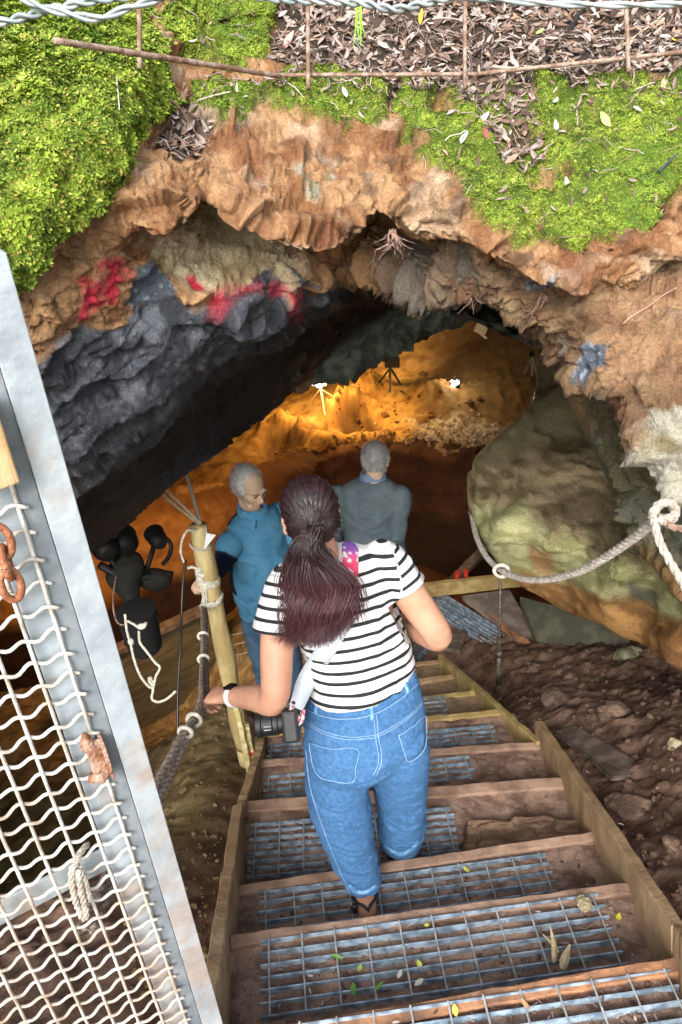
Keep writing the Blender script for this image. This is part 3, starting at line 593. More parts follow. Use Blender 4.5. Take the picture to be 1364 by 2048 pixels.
GZ = GZ + hillz * smooth(1.6, 3.2, np.abs(GX - .2)) + smooth(3.2, 1.6, np.abs(GX - .2)) * hillz
hole = (np.abs(GX - .15) < 2.0 + .25 * (GY > 1.0)) & (GY > -0.9) & (GY < 2.6) | ((np.abs(GX - .3) < 2.6) & (GY > .8) & (GY < 2.75)); hole |= (GX < -.6) & (GX > -2.6) & (GY > -.3) & (GY < 2.75)
okf = ~(hole[:-1, :-1] | hole[1:, :-1] | hole[:-1, 1:] | hole[1:, 1:])
iG = np.arange(GX.size).reshape(GX.shape); fG = np.stack([iG[:-1, :-1], iG[:-1, 1:], iG[1:, 1:], iG[1:, :-1]], -1)[okf]
VG = np.stack([GX, GY, GZ], -1).reshape(-1, 3)
ground = mesh('ground', VG, fG, M_SOIL, vcol=lerp((.07, .06, .035), (.13, .15, .05), smooth(-.3, .3, fbm(VG * .8, 4, 3)))); tag(ground, kind='structure')
# ------------------------------------------------------------------ wooden staircase: risers and side boards are its parts
M_WOOD = mat('weathered_wood', (0.30, 0.19, 0.10), 0.8, 0, c2=(0.46, 0.31, 0.17), scale=9, stretch=(1, 1, 1), bump=0.35, bscale=60, c2pos=(.35, .65))
M_WOODR = mat('muddy_red_wood', (0.22, 0.135, 0.095), 0.9, 0, c2=(0.40, 0.26, 0.18), scale=11, bump=0.5, bscale=70, c2pos=(.38, .62))
M_WOODY = mat('pale_yellow_wood', (0.38, 0.27, 0.10), 0.7, 0, c2=(0.52, 0.40, 0.17), scale=12, bump=0.35, bscale=60)
M_WOODO = mat('orange_wood', (0.20, 0.105, 0.06), 0.8, 0, c2=(0.43, 0.21, 0.105), scale=13, bump=0.5, bscale=60, c2pos=(.4, .6))
M_WOODG = mat('grey_wet_wood', (0.10, 0.075, 0.06), 0.6, 0, c2=(0.20, 0.155, 0.125), scale=12, bump=0.4, bscale=50)
STEPS = {  # far top edge of each tread: left pixel, right pixel, board thickness, material
    'A': ((330, 2092), (1352, 1910), .045, M_WOODO), 'B': ((462, 1872), (1257, 1762), .042, M_WOODR), 'C': ((478, 1768), (1190, 1664), .040, M_WOODR),
    'D': ((478, 1600), (1133, 1552), .060, M_WOODR), 'E': ((512, 1520), (1086, 1482), .042, M_WOODR), 'F': ((520, 1462), (1012, 1418), .04, M_WOODY),
    'G': ((530, 1432), (965, 1377), .04, M_WOODY), 'H': ((545, 1398), (925, 1346), .04, M_WOOD), 'I': ((560, 1362), (888, 1318), .04, M_WOOD)}
def plank(a, b, up, w, h, mt, name, parent, sag=0.004, label=None, seed=0, n=24):
    """a board with slightly worn, wavy edges"""
    a, b, up = (np.asarray(v, float) for v in (a, b, up)); d = b - a; L = np.linalg.norm(d); d /= L; up = up - d * (up @ d); up /= np.linalg.norm(up); sd = np.cross(d, up)
    V = []; r = np.random.default_rng(seed + int(L * 1000)); ph = r.uniform(0, 6, 8)
    for i in range(n + 1):
        t = i / n; c_ = a + d * L * t
        o1 = sag * math.sin(3 * t + ph[0]) + r.normal(0, .0012); o2 = sag * math.sin(5 * t + ph[1]) + r.normal(0, .0012)
        q = [(-w / 2, -h / 2), (w / 2, -h / 2), (w / 2, h / 2 - .004), (w / 2 - .004, h / 2), (-w / 2 + .004, h / 2), (-w / 2, h / 2 - .004)]
        for (u_, v_) in q: V.append(c_ + sd * (u_ + o1 + r.normal(0, .0008)) + up * (v_ + o2 + r.normal(0, .0008)))
    k = 6
    Fc = [[i * k + j, i * k + (j + 1) % k, (i + 1) * k + (j + 1) % k, (i + 1) * k + j] for i in range(n) for j in range(k)] + [list(range(k))[::-1], [n * k + j for j in range(k)]]
    o = mesh(name, V, Fc, mt, parent, False)
    if label: o['label'] = label
    return o
stair = empty('staircase', (0, 1.3, -.9), 'long flight of worn timber steps leading down into the cave', 'staircase')
UP = np.array([0, 0, 1.0]); BL = {}
for i, (k_, (l, r, th, mt)) in enumerate(STEPS.items()):
    z = BOARDZ[k_]; a = PZ(*l, z); b = PZ(*r, z); d = (b - a) / np.linalg.norm(b - a); s_ = np.cross(UP, d)     # s_ points away from the camera
    BL[k_] = (a, b); hh = 0.16
    plank(a - s_ * th / 2 * -0 - s_ * (th / 2) + s_ * th / 2 * 0 - UP * hh / 2, b - s_ * (th / 2) - UP * hh / 2, UP, th, hh, mt, 'riser_board', stair, seed=i)
def side(pts, zoff, w, h, mt, seed, label=None):
    for (x0, y0, z0), (x1, y1, z1) in zip(pts[:-1], pts[1:]):
        a = PZ(x0, y0, z0); b = PZ(x1, y1, z1)
        plank(a - UP * h / 2, b - UP * h / 2, UP, w, h, mt, 'side_board', stair, seed=seed, label=label)
side([(1082, 1452, -1.28), (1375, 1885, -.48), (1560, 2160, -.10)], 0, .04, .24, M_WOOD, 1)
side([(884, 1312, -2.02), (1083, 1490, -1.32)], 0, .035, .17, M_WOODY, 2)
side([(476, 1624, -1.08), (392, 2140, -.40)], 0, .045, .22, M_WOOD, 3)
side([(519, 1492, -1.38), (474, 1640, -1.08)], 0, .04, .2, M_WOOD, 4)
side([(548, 1386, -1.95), (515, 1500, -1.45)], 0, .035, .18, M_WOODY, 5)
# soil packed on the treads
def tread_soil(nearL, nearR, farL, farR, z, seed, amp=.012, drop=.012):
    nu, nv = 130, 44; u, v = np.meshgrid(np.linspace(0, 1, nu), np.linspace(0, 1, nv))
    A = (1 - u)[..., None] * farL + u[..., None] * farR; B_ = (1 - u)[..., None] * nearL + u[..., None] * nearR
    Gs = A * (1 - v)[..., None] + B_ * v[..., None]; q = Gs.copy()
    hgt = z - drop + amp * (fbm(q * 7, 4, seed) + .7 * fbm(q * 22, 3, seed + 1) + .35 * ridged(q * 60, 2, seed + 2)) - .004
    Gs[..., 2] = hgt
    n2_ = fbm(q * 13, 4, 12); n3_ = fbm(q * 45, 3, 13)
    cc = lerp((0.16, 0.098, 0.074), (0.33, 0.22, 0.165), smooth(-.4, .45, n2_ + .5 * n3_)); cc = lerp(cc, (0.33, 0.25, 0.2), smooth(.35, .5, fbm(q * 60, 2, 19)) * .6)
    if z < -1.6: cc = lerp(cc, (0.26, 0.19, 0.10), .5)
    o = mesh('soil', Gs.reshape(-1, 3), gridfaces(nv, nu), M_SOIL, vcol=cc.reshape(-1, 3)); tag(o, kind='structure'); return o
ks = list(STEPS); SOILS = []
first = True
for i, k_ in enumerate(ks):
    a, b = BL[k_]; z = BOARDZ[k_]
    if i == 0: na, nb = PZ(330, 2350, z), PZ(1500, 2200, z)
    else: na, nb = BL[ks[i - 1]]
    d = (b - a) / np.linalg.norm(b - a); s_ = np.cross(UP, d)
    SOILS.append(tread_soil(na + s_ * .0 - d * .03 - s_ * .05, nb - s_ * .05 + d * .05, a - s_ * .035 - d * .03, b - s_ * .035 + d * .04, z, 100 + i, amp=.015, drop=.013 if i < 4 else .008))
# side soil wedges between the treads are part of the cave floor; the big rock ledge in the fourth step
M_LEDGE = vmat('ledge_rock', 0.85, 0.3, 0.5, 60, 0.3, 60)
nu, nv = 150, 60; uu, vv = np.meshgrid(np.linspace(0, 1, nu), np.linspace(0, 1, nv))
fa, fb_, na_, nb_ = PZ(918, 1652, -1.15), PZ(1196, 1640, -1.15), PZ(912, 1722, -1.15), PZ(1192, 1700, -1.15)
LG = (fa * (1 - uu[..., None]) + fb_ * uu[..., None]) * (1 - vv[..., None]) + (na_ * (1 - uu[..., None]) + nb_ * uu[..., None]) * vv[..., None]
ed = np.minimum.reduce([uu * 5, (1 - uu) * 7, vv * 5.0, (1 - vv) * 2.2]) + .35 * fbm(LG * 9, 3, 7)
LG[..., 2] = -1.215 + .105 * smooth(0, .55, ed) + .020 * facet(LG * np.array([5, 12, 12]), 5, .9, .2) + .010 * (np.floor(vv * 7 + fbm(LG * 8, 3, 8)) % 2) * smooth(.5, .1, vv) + .006 * fbm(LG * 40, 3, 9)
led = mesh('rock_ledge', LG.reshape(-1, 3), gridfaces(nv, nu), M_LEDGE, vcol=lerp((0.13, 0.078, 0.052), (0.31, 0.20, 0.13), smooth(-.4, .4, fbm(LG * np.array([7, 30, 30]), 4, 3))).reshape(-1, 3)); tag(led, 'wide flat rock ledge sticking out of the soil on a step', 'rock')
# ------------------------------------------------------------------ steel gratings
M_GALV = mat('galvanised_steel', (0.16, 0.225, 0.29), 0.5, 0.15, c2=(0.44, 0.56, 0.68), scale=22, bump=0.1, c2pos=(.4, .62))
M_CROSS = mat('worn_cross_rod', (0.34, 0.36, 0.36), 0.5, 0.3, c2=(0.55, 0.56, 0.55), scale=30)
M_GALVD = mat('dull_dark_steel', (0.13, 0.16, 0.19), 0.5, 0.4, c2=(0.22, 0.27, 0.31), scale=22)
def grating(FL, FR, NR, NL, z, label, mt=M_GALV, pitch=.034, cross=.105, deep=.032, lift=0.010, tilt=0, group='steel gratings laid on the steps'):
    fl, fr, nr_, nl = (PZ(*p, z + lift) for p in (FL, FR, NR, NL))
    dv = (fr - fl); Lr = np.linalg.norm(dv); dv /= Lr; dn = (nl - fl); W_ = np.linalg.norm(np.cross(dn, dv)); nvec = np.cross(dv, UP); nvec /= np.linalg.norm(nvec)
    if nvec @ dn < 0: nvec = -nvec
    if tilt: dv = dv + UP * tilt; dv /= np.linalg.norm(dv)
    root = empty('steel_grating', (fl + nr_) / 2, label, 'grating', group)
    n = max(3, int(W_ / pitch)); r = np.random.default_rng(int(FL[0]))
    for i in range(n + 1):
        g = MB(); o_ = fl + nvec * W_ * i / n; a = o_ - UP * (deep / 2 + r.uniform(0, .003)); b = a + dv * (Lr + r.normal(0, .004)) + UP * r.normal(0, .0015)
        g.bar(a, b, UP, .0045, deep); g.build('bearing_bar', mt, root)
    m = max(2, int(Lr / cross))
    for i in range(m + 1):
        g = MB(); o_ = fl + dv * (Lr * (i + .25) / (m + .5)) + UP * .001; j = r.normal(0, .001, 3)
        g.tube([o_ - nvec * .004 + j, o_ + nvec * (W_ + .004) + j], .0030, 6); g.build('cross_rod', M_CROSS, root)
    return root
grating((505, 2062), (1345, 1938), (1420, 2120), (520, 2240), -.55, 'steel grating nearest the camera on the top step, strewn with leaves')
grating((520, 1882), (1198, 1787), (1228, 1908), (530, 2032), -.75, 'wide steel grating carrying a pale stone and splinters')
grating((517, 1784), (1091, 1706), (1103, 1780), (553, 1858), -.95, 'steel grating under the heel of the woman in jeans')
grating((500, 1648), (902, 1613), (908, 1700), (489, 1752), -1.15, 'steel grating beside the wide rock ledge')
grating((527, 1553), (940, 1511), (944, 1563), (530, 1592), -1.35, 'steel grating below the widest crossboard, left of a patch of gravel')
grating((534, 1490), (987, 1450), (994, 1500), (528, 1520), -1.55, 'steel grating visible right of the jeans pocket, fourth from the lowest step')
grating((560, 1430), (888, 1392), (893, 1438), (540, 1468), -1.75, 'short steel grating half hidden behind the woman on a lower step')
lg = 'steel gratings on the landing'
grating((884, 1184), (1024, 1272), (1008, 1306), (864, 1216), -2.33, 'long dark grating crossing the landing beside a muddy slab', M_GALV, .034, .4, group=lg)
grating((790, 1268), (862, 1291), (857, 1307), (785, 1297), -2.33, 'small grating beyond the elbow of the woman', M_GALVD, group=lg)
grating((502, 1256), (517, 1305), (492, 1362), (463, 1304), -2.33, 'dark grating by the legs of the man in blue', M_GALVD, .045, .3, group=lg)
# landing: edging boards, slabs, planks
def quadslab(name, px_, z, th, mt, label, cat, vc=None, zs=None):
    Pt = np.array([PZ(x, y, (zs[i] if zs else z)) for i, (x, y) in enumerate(px_)]); n = len(Pt)
    V = np.concatenate([Pt, Pt - UP * th]); Fc = [list(range(n)), [n + i for i in range(n)][::-1]] + [[i, n + i, n + (i + 1) % n, (i + 1) % n][::-1] for i in range(n)]
    o = mesh(name, V, Fc, mt, None, False); b = o.modifiers.new('b', 'BEVEL'); b.width = .004; b.segments = 1
    return tag(o, label, cat)
M_CONC = mat('muddy_board', (0.17, 0.135, 0.115), 0.8, 0, c2=(0.27, 0.225, 0.195), scale=8, bump=0.5, bscale=50)
M_GREEN = mat('greenish_slab', (0.075, 0.075, 0.05), 0.75, 0, c2=(0.13, 0.125, 0.085), scale=7, bump=0.5, bscale=40)
quadslab('triangular_board', [(925, 1192), (1018, 1180), (1036, 1210), (1090, 1302), (1078, 1306)], -2.24, .03, M_CONC, 'grey triangular board lying by the long landing grating', 'board')
quadslab('stone_slab', [(1040, 1192), (1180, 1230), (1262, 1268), (1250, 1315), (1160, 1335), (1085, 1310)], -2.0, .06, M_GREEN, 'dark greenish slab leaning under the boulder', 'slab', zs=[-1.95, -1.8, -1.75, -1.95, -2.1, -2.22])
a = PZ(846, 1180, -2.2); b = PZ(1122, 1150, -2.2); o = plank(a, b, UP, .05, .13, M_WOODY, 'edging_beam', None, seed=31); tag(o, 'long pale beam edging the landing below the hanging rope', 'beam')
a = PZ(930, 1196, -2.3); b = PZ(1095, 1318, -2.22); o = plank(a, b, UP, .035, .06, M_WOODO, 'rusty_batten', None, seed=32); tag(o, 'thin rust coloured batten running along the long landing grating', 'batten')
a = PZ(903, 1300, -2.2); b = PZ(922, 1262, -2.25); o = plank(a, b, UP, .12, .03, M_WOODG, 'wooden_block', None, seed=33); tag(o, 'short tilted wooden block at the foot of the stairs', 'block')
a = PZ(1015, 1385, -1.85); b = PZ(930, 1345, -2.12)
quadslab('old_plank', [(1112, 1462), (1150, 1452), (1284, 1530), (1262, 1548), (1225, 1552), (1180, 1510)], -1.3, .03, M_WOODG, 'wet grey plank lying on the soil right of the stairs', 'plank', zs=[-1.42, -1.4, -1.18, -1.17, -1.18, -1.3])
# board across the back of the pit and the boards in the pit at left
a = PZ(800, 992, -2.7); b = PZ(950, 992, -2.7); o = plank(a + [-.6, 0, 0], b + [.1, 0, 0], UP, .04, .13, M_WOODG, 'pit_board', None, seed=35); tag(o, 'long grey board at the far side of the dig pit', 'board')
a = PZ(905, 1162, -2.3); b = PZ(985, 1085, -2.35); o = plank(a, b, UP, .09, .05, M_WOODG, 'dark_beam', None, seed=36); tag(o, 'dark sloping beam behind the red caps', 'beam')
M_RED = mat('red_plastic', (0.65, 0.05, 0.02), 0.4)
for (x, y, lb) in [(914, 1150, 'small red cap on the beam, the one farther left'), (932, 1146, 'small red cap on the beam beside the dark sloping beam')]:
    p = PZ(x, y + 6, -2.12); g = MB(); g.cyl(p, p + [0, 0, .045], .02, .014, 12); g.cyl(p + [0, 0, .045], p + [0, 0, .06], .026, .024, 12); o = g.build('red_cap', M_RED); tag(o, lb, 'cap', 'red caps on the beam')
# plywood retaining board at the left with its top batten
M_PLY = mat('dirty_plywood', (0.075, 0.062, 0.030), 0.85, 0, c2=(0.135, 0.112, 0.056), scale=5, bump=0.3, stretch=(1, 1, 5), c2pos=(.4, .6))
tl, tr = PZ(120, 1350, -1.98), PZ(440, 1205, -2.05)
pw = empty('plywood_panel', (tl + tr) / 2, 'dirty plywood panel holding back the pit at left', 'panel')
V = [tl, tr, tr + [0, 0, -1.2], tl + [0, 0, -1.2]]; off = np.array([0, .02, 0]); V = np.array(V + [v + off for v in V])
mesh('sheet', V, [[0, 1, 2, 3], [7, 6, 5, 4], [0, 4, 5, 1], [2, 6, 7, 3], [1, 5, 6, 2], [0, 3, 7, 4]], M_PLY, pw, False)
plank(tl + [0, -.01, .01], tr + [0, -.01, .01], UP, .09, .05, M_WOODG, 'top_batten', pw, seed=41)
# ------------------------------------------------------------------ steel gate at the left: angle frame, crimped mesh, latch
M_GATE = mat('galvanised_angle', (0.32, 0.37, 0.41), 0.45, 0.25, c2=(0.47, 0.54, 0.58), scale=14, bump=0.25, bscale=45, c2pos=(.3, .6))
def rusty(m, zc, amt=.5):
    nt = m.node_tree; N = nt.nodes; L = nt.links; b = N['Principled BSDF']; src = b.inputs['Base Color'].links[0].from_socket; tc = N.new('ShaderNodeNewGeometry'); n = N.new('ShaderNodeTexNoise'); n.inputs['Scale'].default_value = 7; n.inputs['Detail'].default_value = 9; n.inputs['Roughness'].default_value = .7; L.new(tc.outputs['Position'], n.inputs['Vector'])
    sx = N.new('ShaderNodeSeparateXYZ'); L.new(tc.outputs['Position'], sx.inputs[0]); g = N.new('ShaderNodeMapRange'); g.inputs[1].default_value = zc + .35; g.inputs[2].default_value = zc - .3; g.inputs[3].default_value = 0; g.inputs[4].default_value = .16; L.new(sx.outputs['Z'], g.inputs[0])
    a = N.new('ShaderNodeMath'); a.operation = 'ADD'; L.new(n.outputs['Fac'], a.inputs[0]); L.new(g.outputs[0], a.inputs[1]); r = N.new('ShaderNodeMapRange'); r.inputs[1].default_value = .56; r.inputs[2].default_value = .72; r.inputs[4].default_value = amt; L.new(a.outputs[0], r.inputs[0])
    mx = N.new('ShaderNodeMix'); mx.data_type = 'RGBA'; L.new(r.outputs[0], mx.inputs[0]); L.new(src, mx.inputs[6]); mx.inputs[7].default_value = (.42, .27, .17, 1); L.new(mx.outputs[2], b.inputs['Base Color'])
rusty(M_GATE, .45, .55)
M_WIRE = mat('limewashed_wire', (0.42, 0.38, 0.31), 0.6, 0.1, c2=(0.72, 0.70, 0.65), scale=30, bump=0.3, bscale=200, c2pos=(.35, .55))
rusty(M_WIRE, .45, .6)
M_RUST = mat('rust', (0.22, 0.085, 0.04), 0.85, 0.1, c2=(0.50, 0.33, 0.25), scale=45, bump=0.6, bscale=160, c2pos=(.4, .65))
GD = np.array([-math.cos(math.radians(29)), -math.sin(math.radians(29)), 0])    # along the gate towards its hinge side
GN = np.cross(GD, UP); GN /= np.linalg.norm(GN)
if GN @ (CP - P(100, 1000, 1.0)) < 0: GN = -GN
g0 = P(140, 960, 1.03)                                   # outer edge of the gate frame
def gp(x, y, off=0.0): return PPL(x, y, g0 + GN * off, GN)
def gpt(u, z, off=0.0): return np.array([g0[0], g0[1], 0]) + GD * u + UP * z + GN * off
zt, zb_ = 1.5, -.75
gate = empty('steel_gate', gpt(.3, zb_), 'tall galvanised gate with pale crimped wire mesh left of the stairs', 'gate')
g = MB()
def lprof(u0, z0, u1, z1, w=.055, t=.006):
    a, b = gpt(u0, z0), gpt(u1, z1); d = (b - a) / np.linalg.norm(b - a)
    inn = GD if abs(u1 - u0) < .01 else (UP if z0 < 0 else -UP)
    g.box((a + b) / 2 + inn * w / 2 + GN * 0, (b - a) / 2, inn * w / 2, GN * t / 2)
    g.box((a + b) / 2 + inn * t / 2 - GN * (w / 2 + t / 2 + .0005), (b - a) / 2, inn * t / 2, GN * w / 2)
lprof(0, zb_, 0, zt, w=.043); g.build('frame', M_GATE, gate, bevel=.0015)
M_GATE2 = mat('shaded_flange', (0.20, 0.235, 0.26), 0.5, 0.2, c2=(0.28, 0.32, 0.345), scale=16, bump=0.25, bscale=45)  # darker copy of the gate steel: the inner flange's shade as colour
g = MB(); a, b = gpt(.0555, zb_, -.012), gpt(.0555, zt, -.012); g.box((a + b) / 2, (b - a) / 2, GD * .0125, GN * .003); g.build('inner_flange', M_GATE2, gate, bevel=.001)
g = MB(); a, b = gpt(.070, zb_, -.016), gpt(.070, zt, -.016); g.box((a + b) / 2, (b - a) / 2, GD * .002, GN * .006); 
a, b = gpt(.094, zb_, -.022), gpt(.094, zt, -.022); g.box((a + b) / 2, (b - a) / 2, GD * .019, GN * .0035); g.build('inner_frame', M_GATE, gate, bevel=.001)
# crossbar seen through the mesh
ca, cb = gp(-60, 1880, -.03), gp(205, 1700, -.03)
zc = (ca[2] + cb[2]) / 2
g = MB(); a, b = gpt(.03, zc, -.032), gpt(1.2, zc, -.032); g.box((a + b) / 2, (b - a) / 2, UP * .028, GN * .003); g.build('crossbar', M_GATE, gate, bevel=.001)
# wires
pit = .044; g = MB(); r = np.random.default_rng(3); U0 = .074
us = np.arange(U0, .95, pit)
for i, u in enumerate(us):
    g = MB()
    z = np.arange(zb_, 1.3, .0068); 
    pts = np.array([gpt(u + .0006 * math.sin(zz_ * 9 + i), zz_, -.004 + .0022 * math.cos(math.pi * zz_ / pit + math.pi * i)) for zz_ in z]); g.tube(pts, .0031, 7); g.build('upright_wire', M_WIRE, gate, smoothf=True)
zs_ = np.arange(zb_ + .01, 1.3, pit * .97)
for i, z in enumerate(zs_):
    g = MB()
    u = np.arange(U0 - .012, .95, .0058); ph = r.normal(0, .0012)
    pts = np.array([gpt(uu, z + ph + .0052 * math.sin(2 * math.pi * (uu - U0) / pit + .6) , -.004 - .003 * math.cos(math.pi * (uu - U0) / pit + math.pi * i)) for uu in u]); g.tube(pts, .0032, 7); g.build('cross_wire', M_WIRE, gate, smoothf=True)
# rusty latch
lt = MB(); q = gp(195, 1520, .006); L2 = gp(180, 1440, .006) - gp(222, 1560, .006); L2 /= np.linalg.norm(L2)
lt.box(q, UP * .035, GD * .013, GN * .004); lt.box(q + UP * .0 - GD * .014, UP * .042, GD * .003, GN * .014); lt.tube([q + GD * .02 - UP * .03, q + GD * .002 - UP * .03 + GN * .012, q - GD * .012 - UP * .03], .009, 8)
lt.tube([q + UP * .035 + GD * .006, q + UP * .052 + GD * .008, q + UP * .066 + GD * .006], [.012, .009, .003], 10); lt.tube([q + UP * .036 + GD * .018, q + UP * .036 - GD * .012], .006, 8)
lt.build('latch', M_RUST, gate, bevel=.001)
# wood block at the left edge, rusty chain, rope loop
M_BLOCK = mat('pale_timber', (0.40, 0.27, 0.13), 0.7, 0, c2=(0.55, 0.41, 0.22), scale=9, bump=0.3, stretch=(6, 6, 1))
pa = gp(-40, 900, .012); pb = gp(22, 945, .012)
g = MB(); cc_ = gp(-40, 895, .02); g.box(cc_, (gp(18, 905, .02) - gp(-38, 925, .02)) * .9, UP * .055, GN * .02); o = g.build('timber_block', M_BLOCK, bevel=.003); tag(o, 'pale timber block fixed to the gate at the left edge', 'block')
M_CHAIN = mat('rusty_chain', (0.30, 0.11, 0.05), 0.8, 0.2, c2=(0.48, 0.22, 0.12), scale=50, bump=0.5)
ch = empty('rusty_chain', gp(15, 1130, .03), 'short rusty chain hanging over the gate mesh', 'chain')
for i, (x, y, tw) in enumerate([(2, 1085, .2), (12, 1125, 1.3), (22, 1170, .1)]):
    c_ = gp(x, y, .028); g = MB(); w_ = GD * math.cos(tw) + GN * math.sin(tw)
    pts = [c_ + w_ * .0125 * math.cos(t) + UP * (.021 * math.sin(t) * 1.15) for t in np.linspace(0, 2 * math.pi, 20)]; g.tube(pts, .0055, 8, caps=False); g.build('chain_link', M_CHAIN, ch, smoothf=True)
M_ROPE = mat('grey_rope', (0.42, 0.37, 0.31), 0.9, 0, c2=(0.62, 0.58, 0.52), scale=60, bump=0.8, bscale=260)
M_ROPEW = mat('pale_cord', (0.48, 0.45, 0.36), 0.85, 0, c2=(0.68, 0.66, 0.56), scale=60, bump=0.6, bscale=260)
M_ROPEB = mat('brown_rope', (0.20, 0.12, 0.09), 0.9, 0, c2=(0.38, 0.25, 0.20), scale=60, bump=0.8, bscale=200)
def rope(pts, r, twist=True, n=10, sp=8, mb=None, wob=.0):
    """laid rope: three strands twisted round each other"""
    c_ = crom(pts, sp); g = mb or MB(); L = np.concatenate([[0], np.cumsum(np.linalg.norm(np.diff(c_, axis=0), axis=1))])
    m = max(8, int(L[-1] / (r * 1.2))); m = min(m, 400); s = np.linspace(0, L[-1], m); c_ = np.stack([np.interp(s, L, c_[:, k]) for k in range(3)], -1)
    if not twist: g.tube(c_, r, 8); return g
    t = np.gradient(c_, axis=0); t /= np.linalg.norm(t, axis=1)[:, None]; x = np.cross(t[0], [0.3, .2, 1]); x /= np.linalg.norm(x); X = []
    for i in range(m): x = x - t[i] * (x @ t[i]); x /= np.linalg.norm(x); X.append(x.copy())
    X = np.array(X); Y = np.cross(t, X)
    for k in range(3):
        ph = s / (r * 7) * 2 * math.pi + k * 2 * math.pi / 3
        g.tube(c_ + (X * np.cos(ph)[:, None] + Y * np.sin(ph)[:, None]) * r * .5, r * .58, 6)
    return g
pts = [gp(*p, o) for p, o in [((175, 1688), -.01), ((155, 1715), .014), ((143, 1745), .016), ((148, 1790), .018), ((165, 1835), .018), ((172, 1828), .02), ((160, 1770), .02), ((158, 1735), .016), ((168, 1760), .016), ((178, 1795), .016), ((170, 1800), .01), ((160, 1752), -.01)]]
o = rope(pts, .0062).build('rope_loop', M_ROPE, smoothf=True); tag(o, 'knotted pale rope loop tied round the gate crossbar', 'rope')

# ------------------------------------------------------------------ fence above the entrance: twisted wire in front, rusty reinforcing mesh behind
M_FW = mat('fence_wire', (0.30, 0.36, 0.37), 0.5, 0.4, c2=(0.5, 0.56, 0.56), scale=60)
fw = empty('fence_wire', P(600, 5, .75), 'twisted galvanised fence wire along the top of the view', 'wire')
def strand(pts, r, D, amp, per, ph, name='strand'):
    pts = crom([P(x, y, D) for x, y in pts], 24); L = np.concatenate([[0], np.cumsum(np.linalg.norm(np.diff(pts, axis=0), axis=1))]); s = np.arange(0, L[-1], .0022)
    c_ = np.stack([np.interp(s, L, pts[:, k]) for k in range(3)], -1)
    c_ = c_ + (np.sin(s / per * 6.283 + ph) * amp)[:, None] * CU + (np.cos(s / per * 6.283 + ph) * amp)[:, None] * CF
    g = MB(); g.tube(c_, r, 8); g.build(name, M_FW, fw, smoothf=True)
ln = [(-60, 40), (0, 44), (90, 22), (180, 2), (260, -8), (420, -25)]
for ph in (0, 3.14): strand(ln, .0021, .72, .0026, .035, ph)
ln2 = [(30, -12), (80, 12), (150, 30), (200, 36), (260, 15), (330, -5), (420, -20)]
for ph in (0.8, 3.9): strand(ln2, .0021, .71, .0022, .06, ph)
for ph in (0.3, 3.4): strand([(470, -14), (560, -2), (640, 2), (720, 6), (790, 18), (850, 6), (905, -6), (1000, -12)], .002, .72, .0024, .03, ph)
for ph in (0.3, 3.4): strand([(905, -8), (1000, 0), (1120, 8), (1240, 10), (1364, 8), (1480, 0)], .002, .74, .0016, .09, ph)
M_REB = mat('rusty_rod', (0.22, 0.13, 0.09), 0.8, 0.2, c2=(0.40, 0.30, 0.24), scale=40, bump=0.5, bscale=200)
rb = empty('reinforcing_mesh', P(700, 150, 1.95), 'rusty reinforcing rods standing in the leaf litter above the entrance', 'mesh fence')
def rod(x0, y0, x1, y1, D0, D1, r=.0058):
    g = MB(); n = 30; a, b = P(x0, y0, D0), P(x1, y1, D1); t = np.linspace(0, 1, n)[:, None]; pts = a + (b - a) * t; pts = pts + .0015 * np.stack([fbm(pts * 4, 2, k) for k in range(3)], -1)
    g.tube(pts, r, 8); g.build('rod', M_REB, rb, smoothf=True)
rod(278, -60, 279, 138, 1.62, 1.66, .0055); rod(615, -60, 616, 178, 1.92, 1.94); rod(931, -60, 930, 178, 1.92, 1.93, .0052); rod(1250, -60, 1257, 145, 1.85, 1.86, .0055)
rod(108, 82, 560, 152, 1.42, 1.95, .0062); rod(555, 150, 960, 148, 1.96, 1.95, .005); rod(955, 148, 1420, 98, 1.945, 1.86, .005)
# ------------------------------------------------------------------ figures
def union(mb, voxel, sm=6, name='tmp', factor=0.5):
    """fuse overlapping closed shapes to one continuous surface"""
    V = np.concatenate(mb.V); me = bpy.data.meshes.new('t'); me.from_pydata([tuple(v) for v in V], [], mb.F); o = bpy.data.objects.new('t', me); col.objects.link(o)
    m = o.modifiers.new('r', 'REMESH'); m.mode = 'VOXEL'; m.voxel_size = voxel; m.use_smooth_shade = True
    if sm: s = o.modifiers.new('s', 'SMOOTH'); s.iterations = sm; s.factor = factor
    dg = bpy.context.evaluated_depsgraph_get(); ev = o.evaluated_get(dg); m2 = ev.to_mesh()
    n = len(m2.vertices); V = np.empty(n * 3); m2.vertices.foreach_get('co', V); V = V.reshape(-1, 3)
    N = np.empty(n * 3); m2.vertices.foreach_get('normal', N); N = N.reshape(-1, 3); Fc = [list(p.vertices) for p in m2.polygons]
    ev.to_mesh_clear(); bpy.data.objects.remove(o); bpy.data.meshes.remove(me)
    if Fc and all(len(f) == 4 for f in Fc): Fc = np.array(Fc)
    return V, N, Fc
def loft(mb, secs, n=28, e=2.0, sub=4):
    """secs: (centre, half-width vector, half-depth vector)"""
    S = np.array([[c, x, y] for c, x, y in secs], float); S = resample(S, sub, 0)
    V = []; k = len(S)
    for c, x, y in S:
        for i in range(n):
            a = 2 * math.pi * i / n; ca, sa = math.cos(a), math.sin(a); V.append(c + x * math.copysign(abs(ca) ** (2 / e), ca) + y * math.copysign(abs(sa) ** (2 / e), sa))
    Fc = [[i * n + j, i * n + (j + 1) % n, (i + 1) * n + (j + 1) % n, (i + 1) * n + j] for i in range(k - 1) for j in range(n)] + [list(range(n))[::-1], [(k - 1) * n + j for j in range(n)]]
    mb.add(V, Fc)
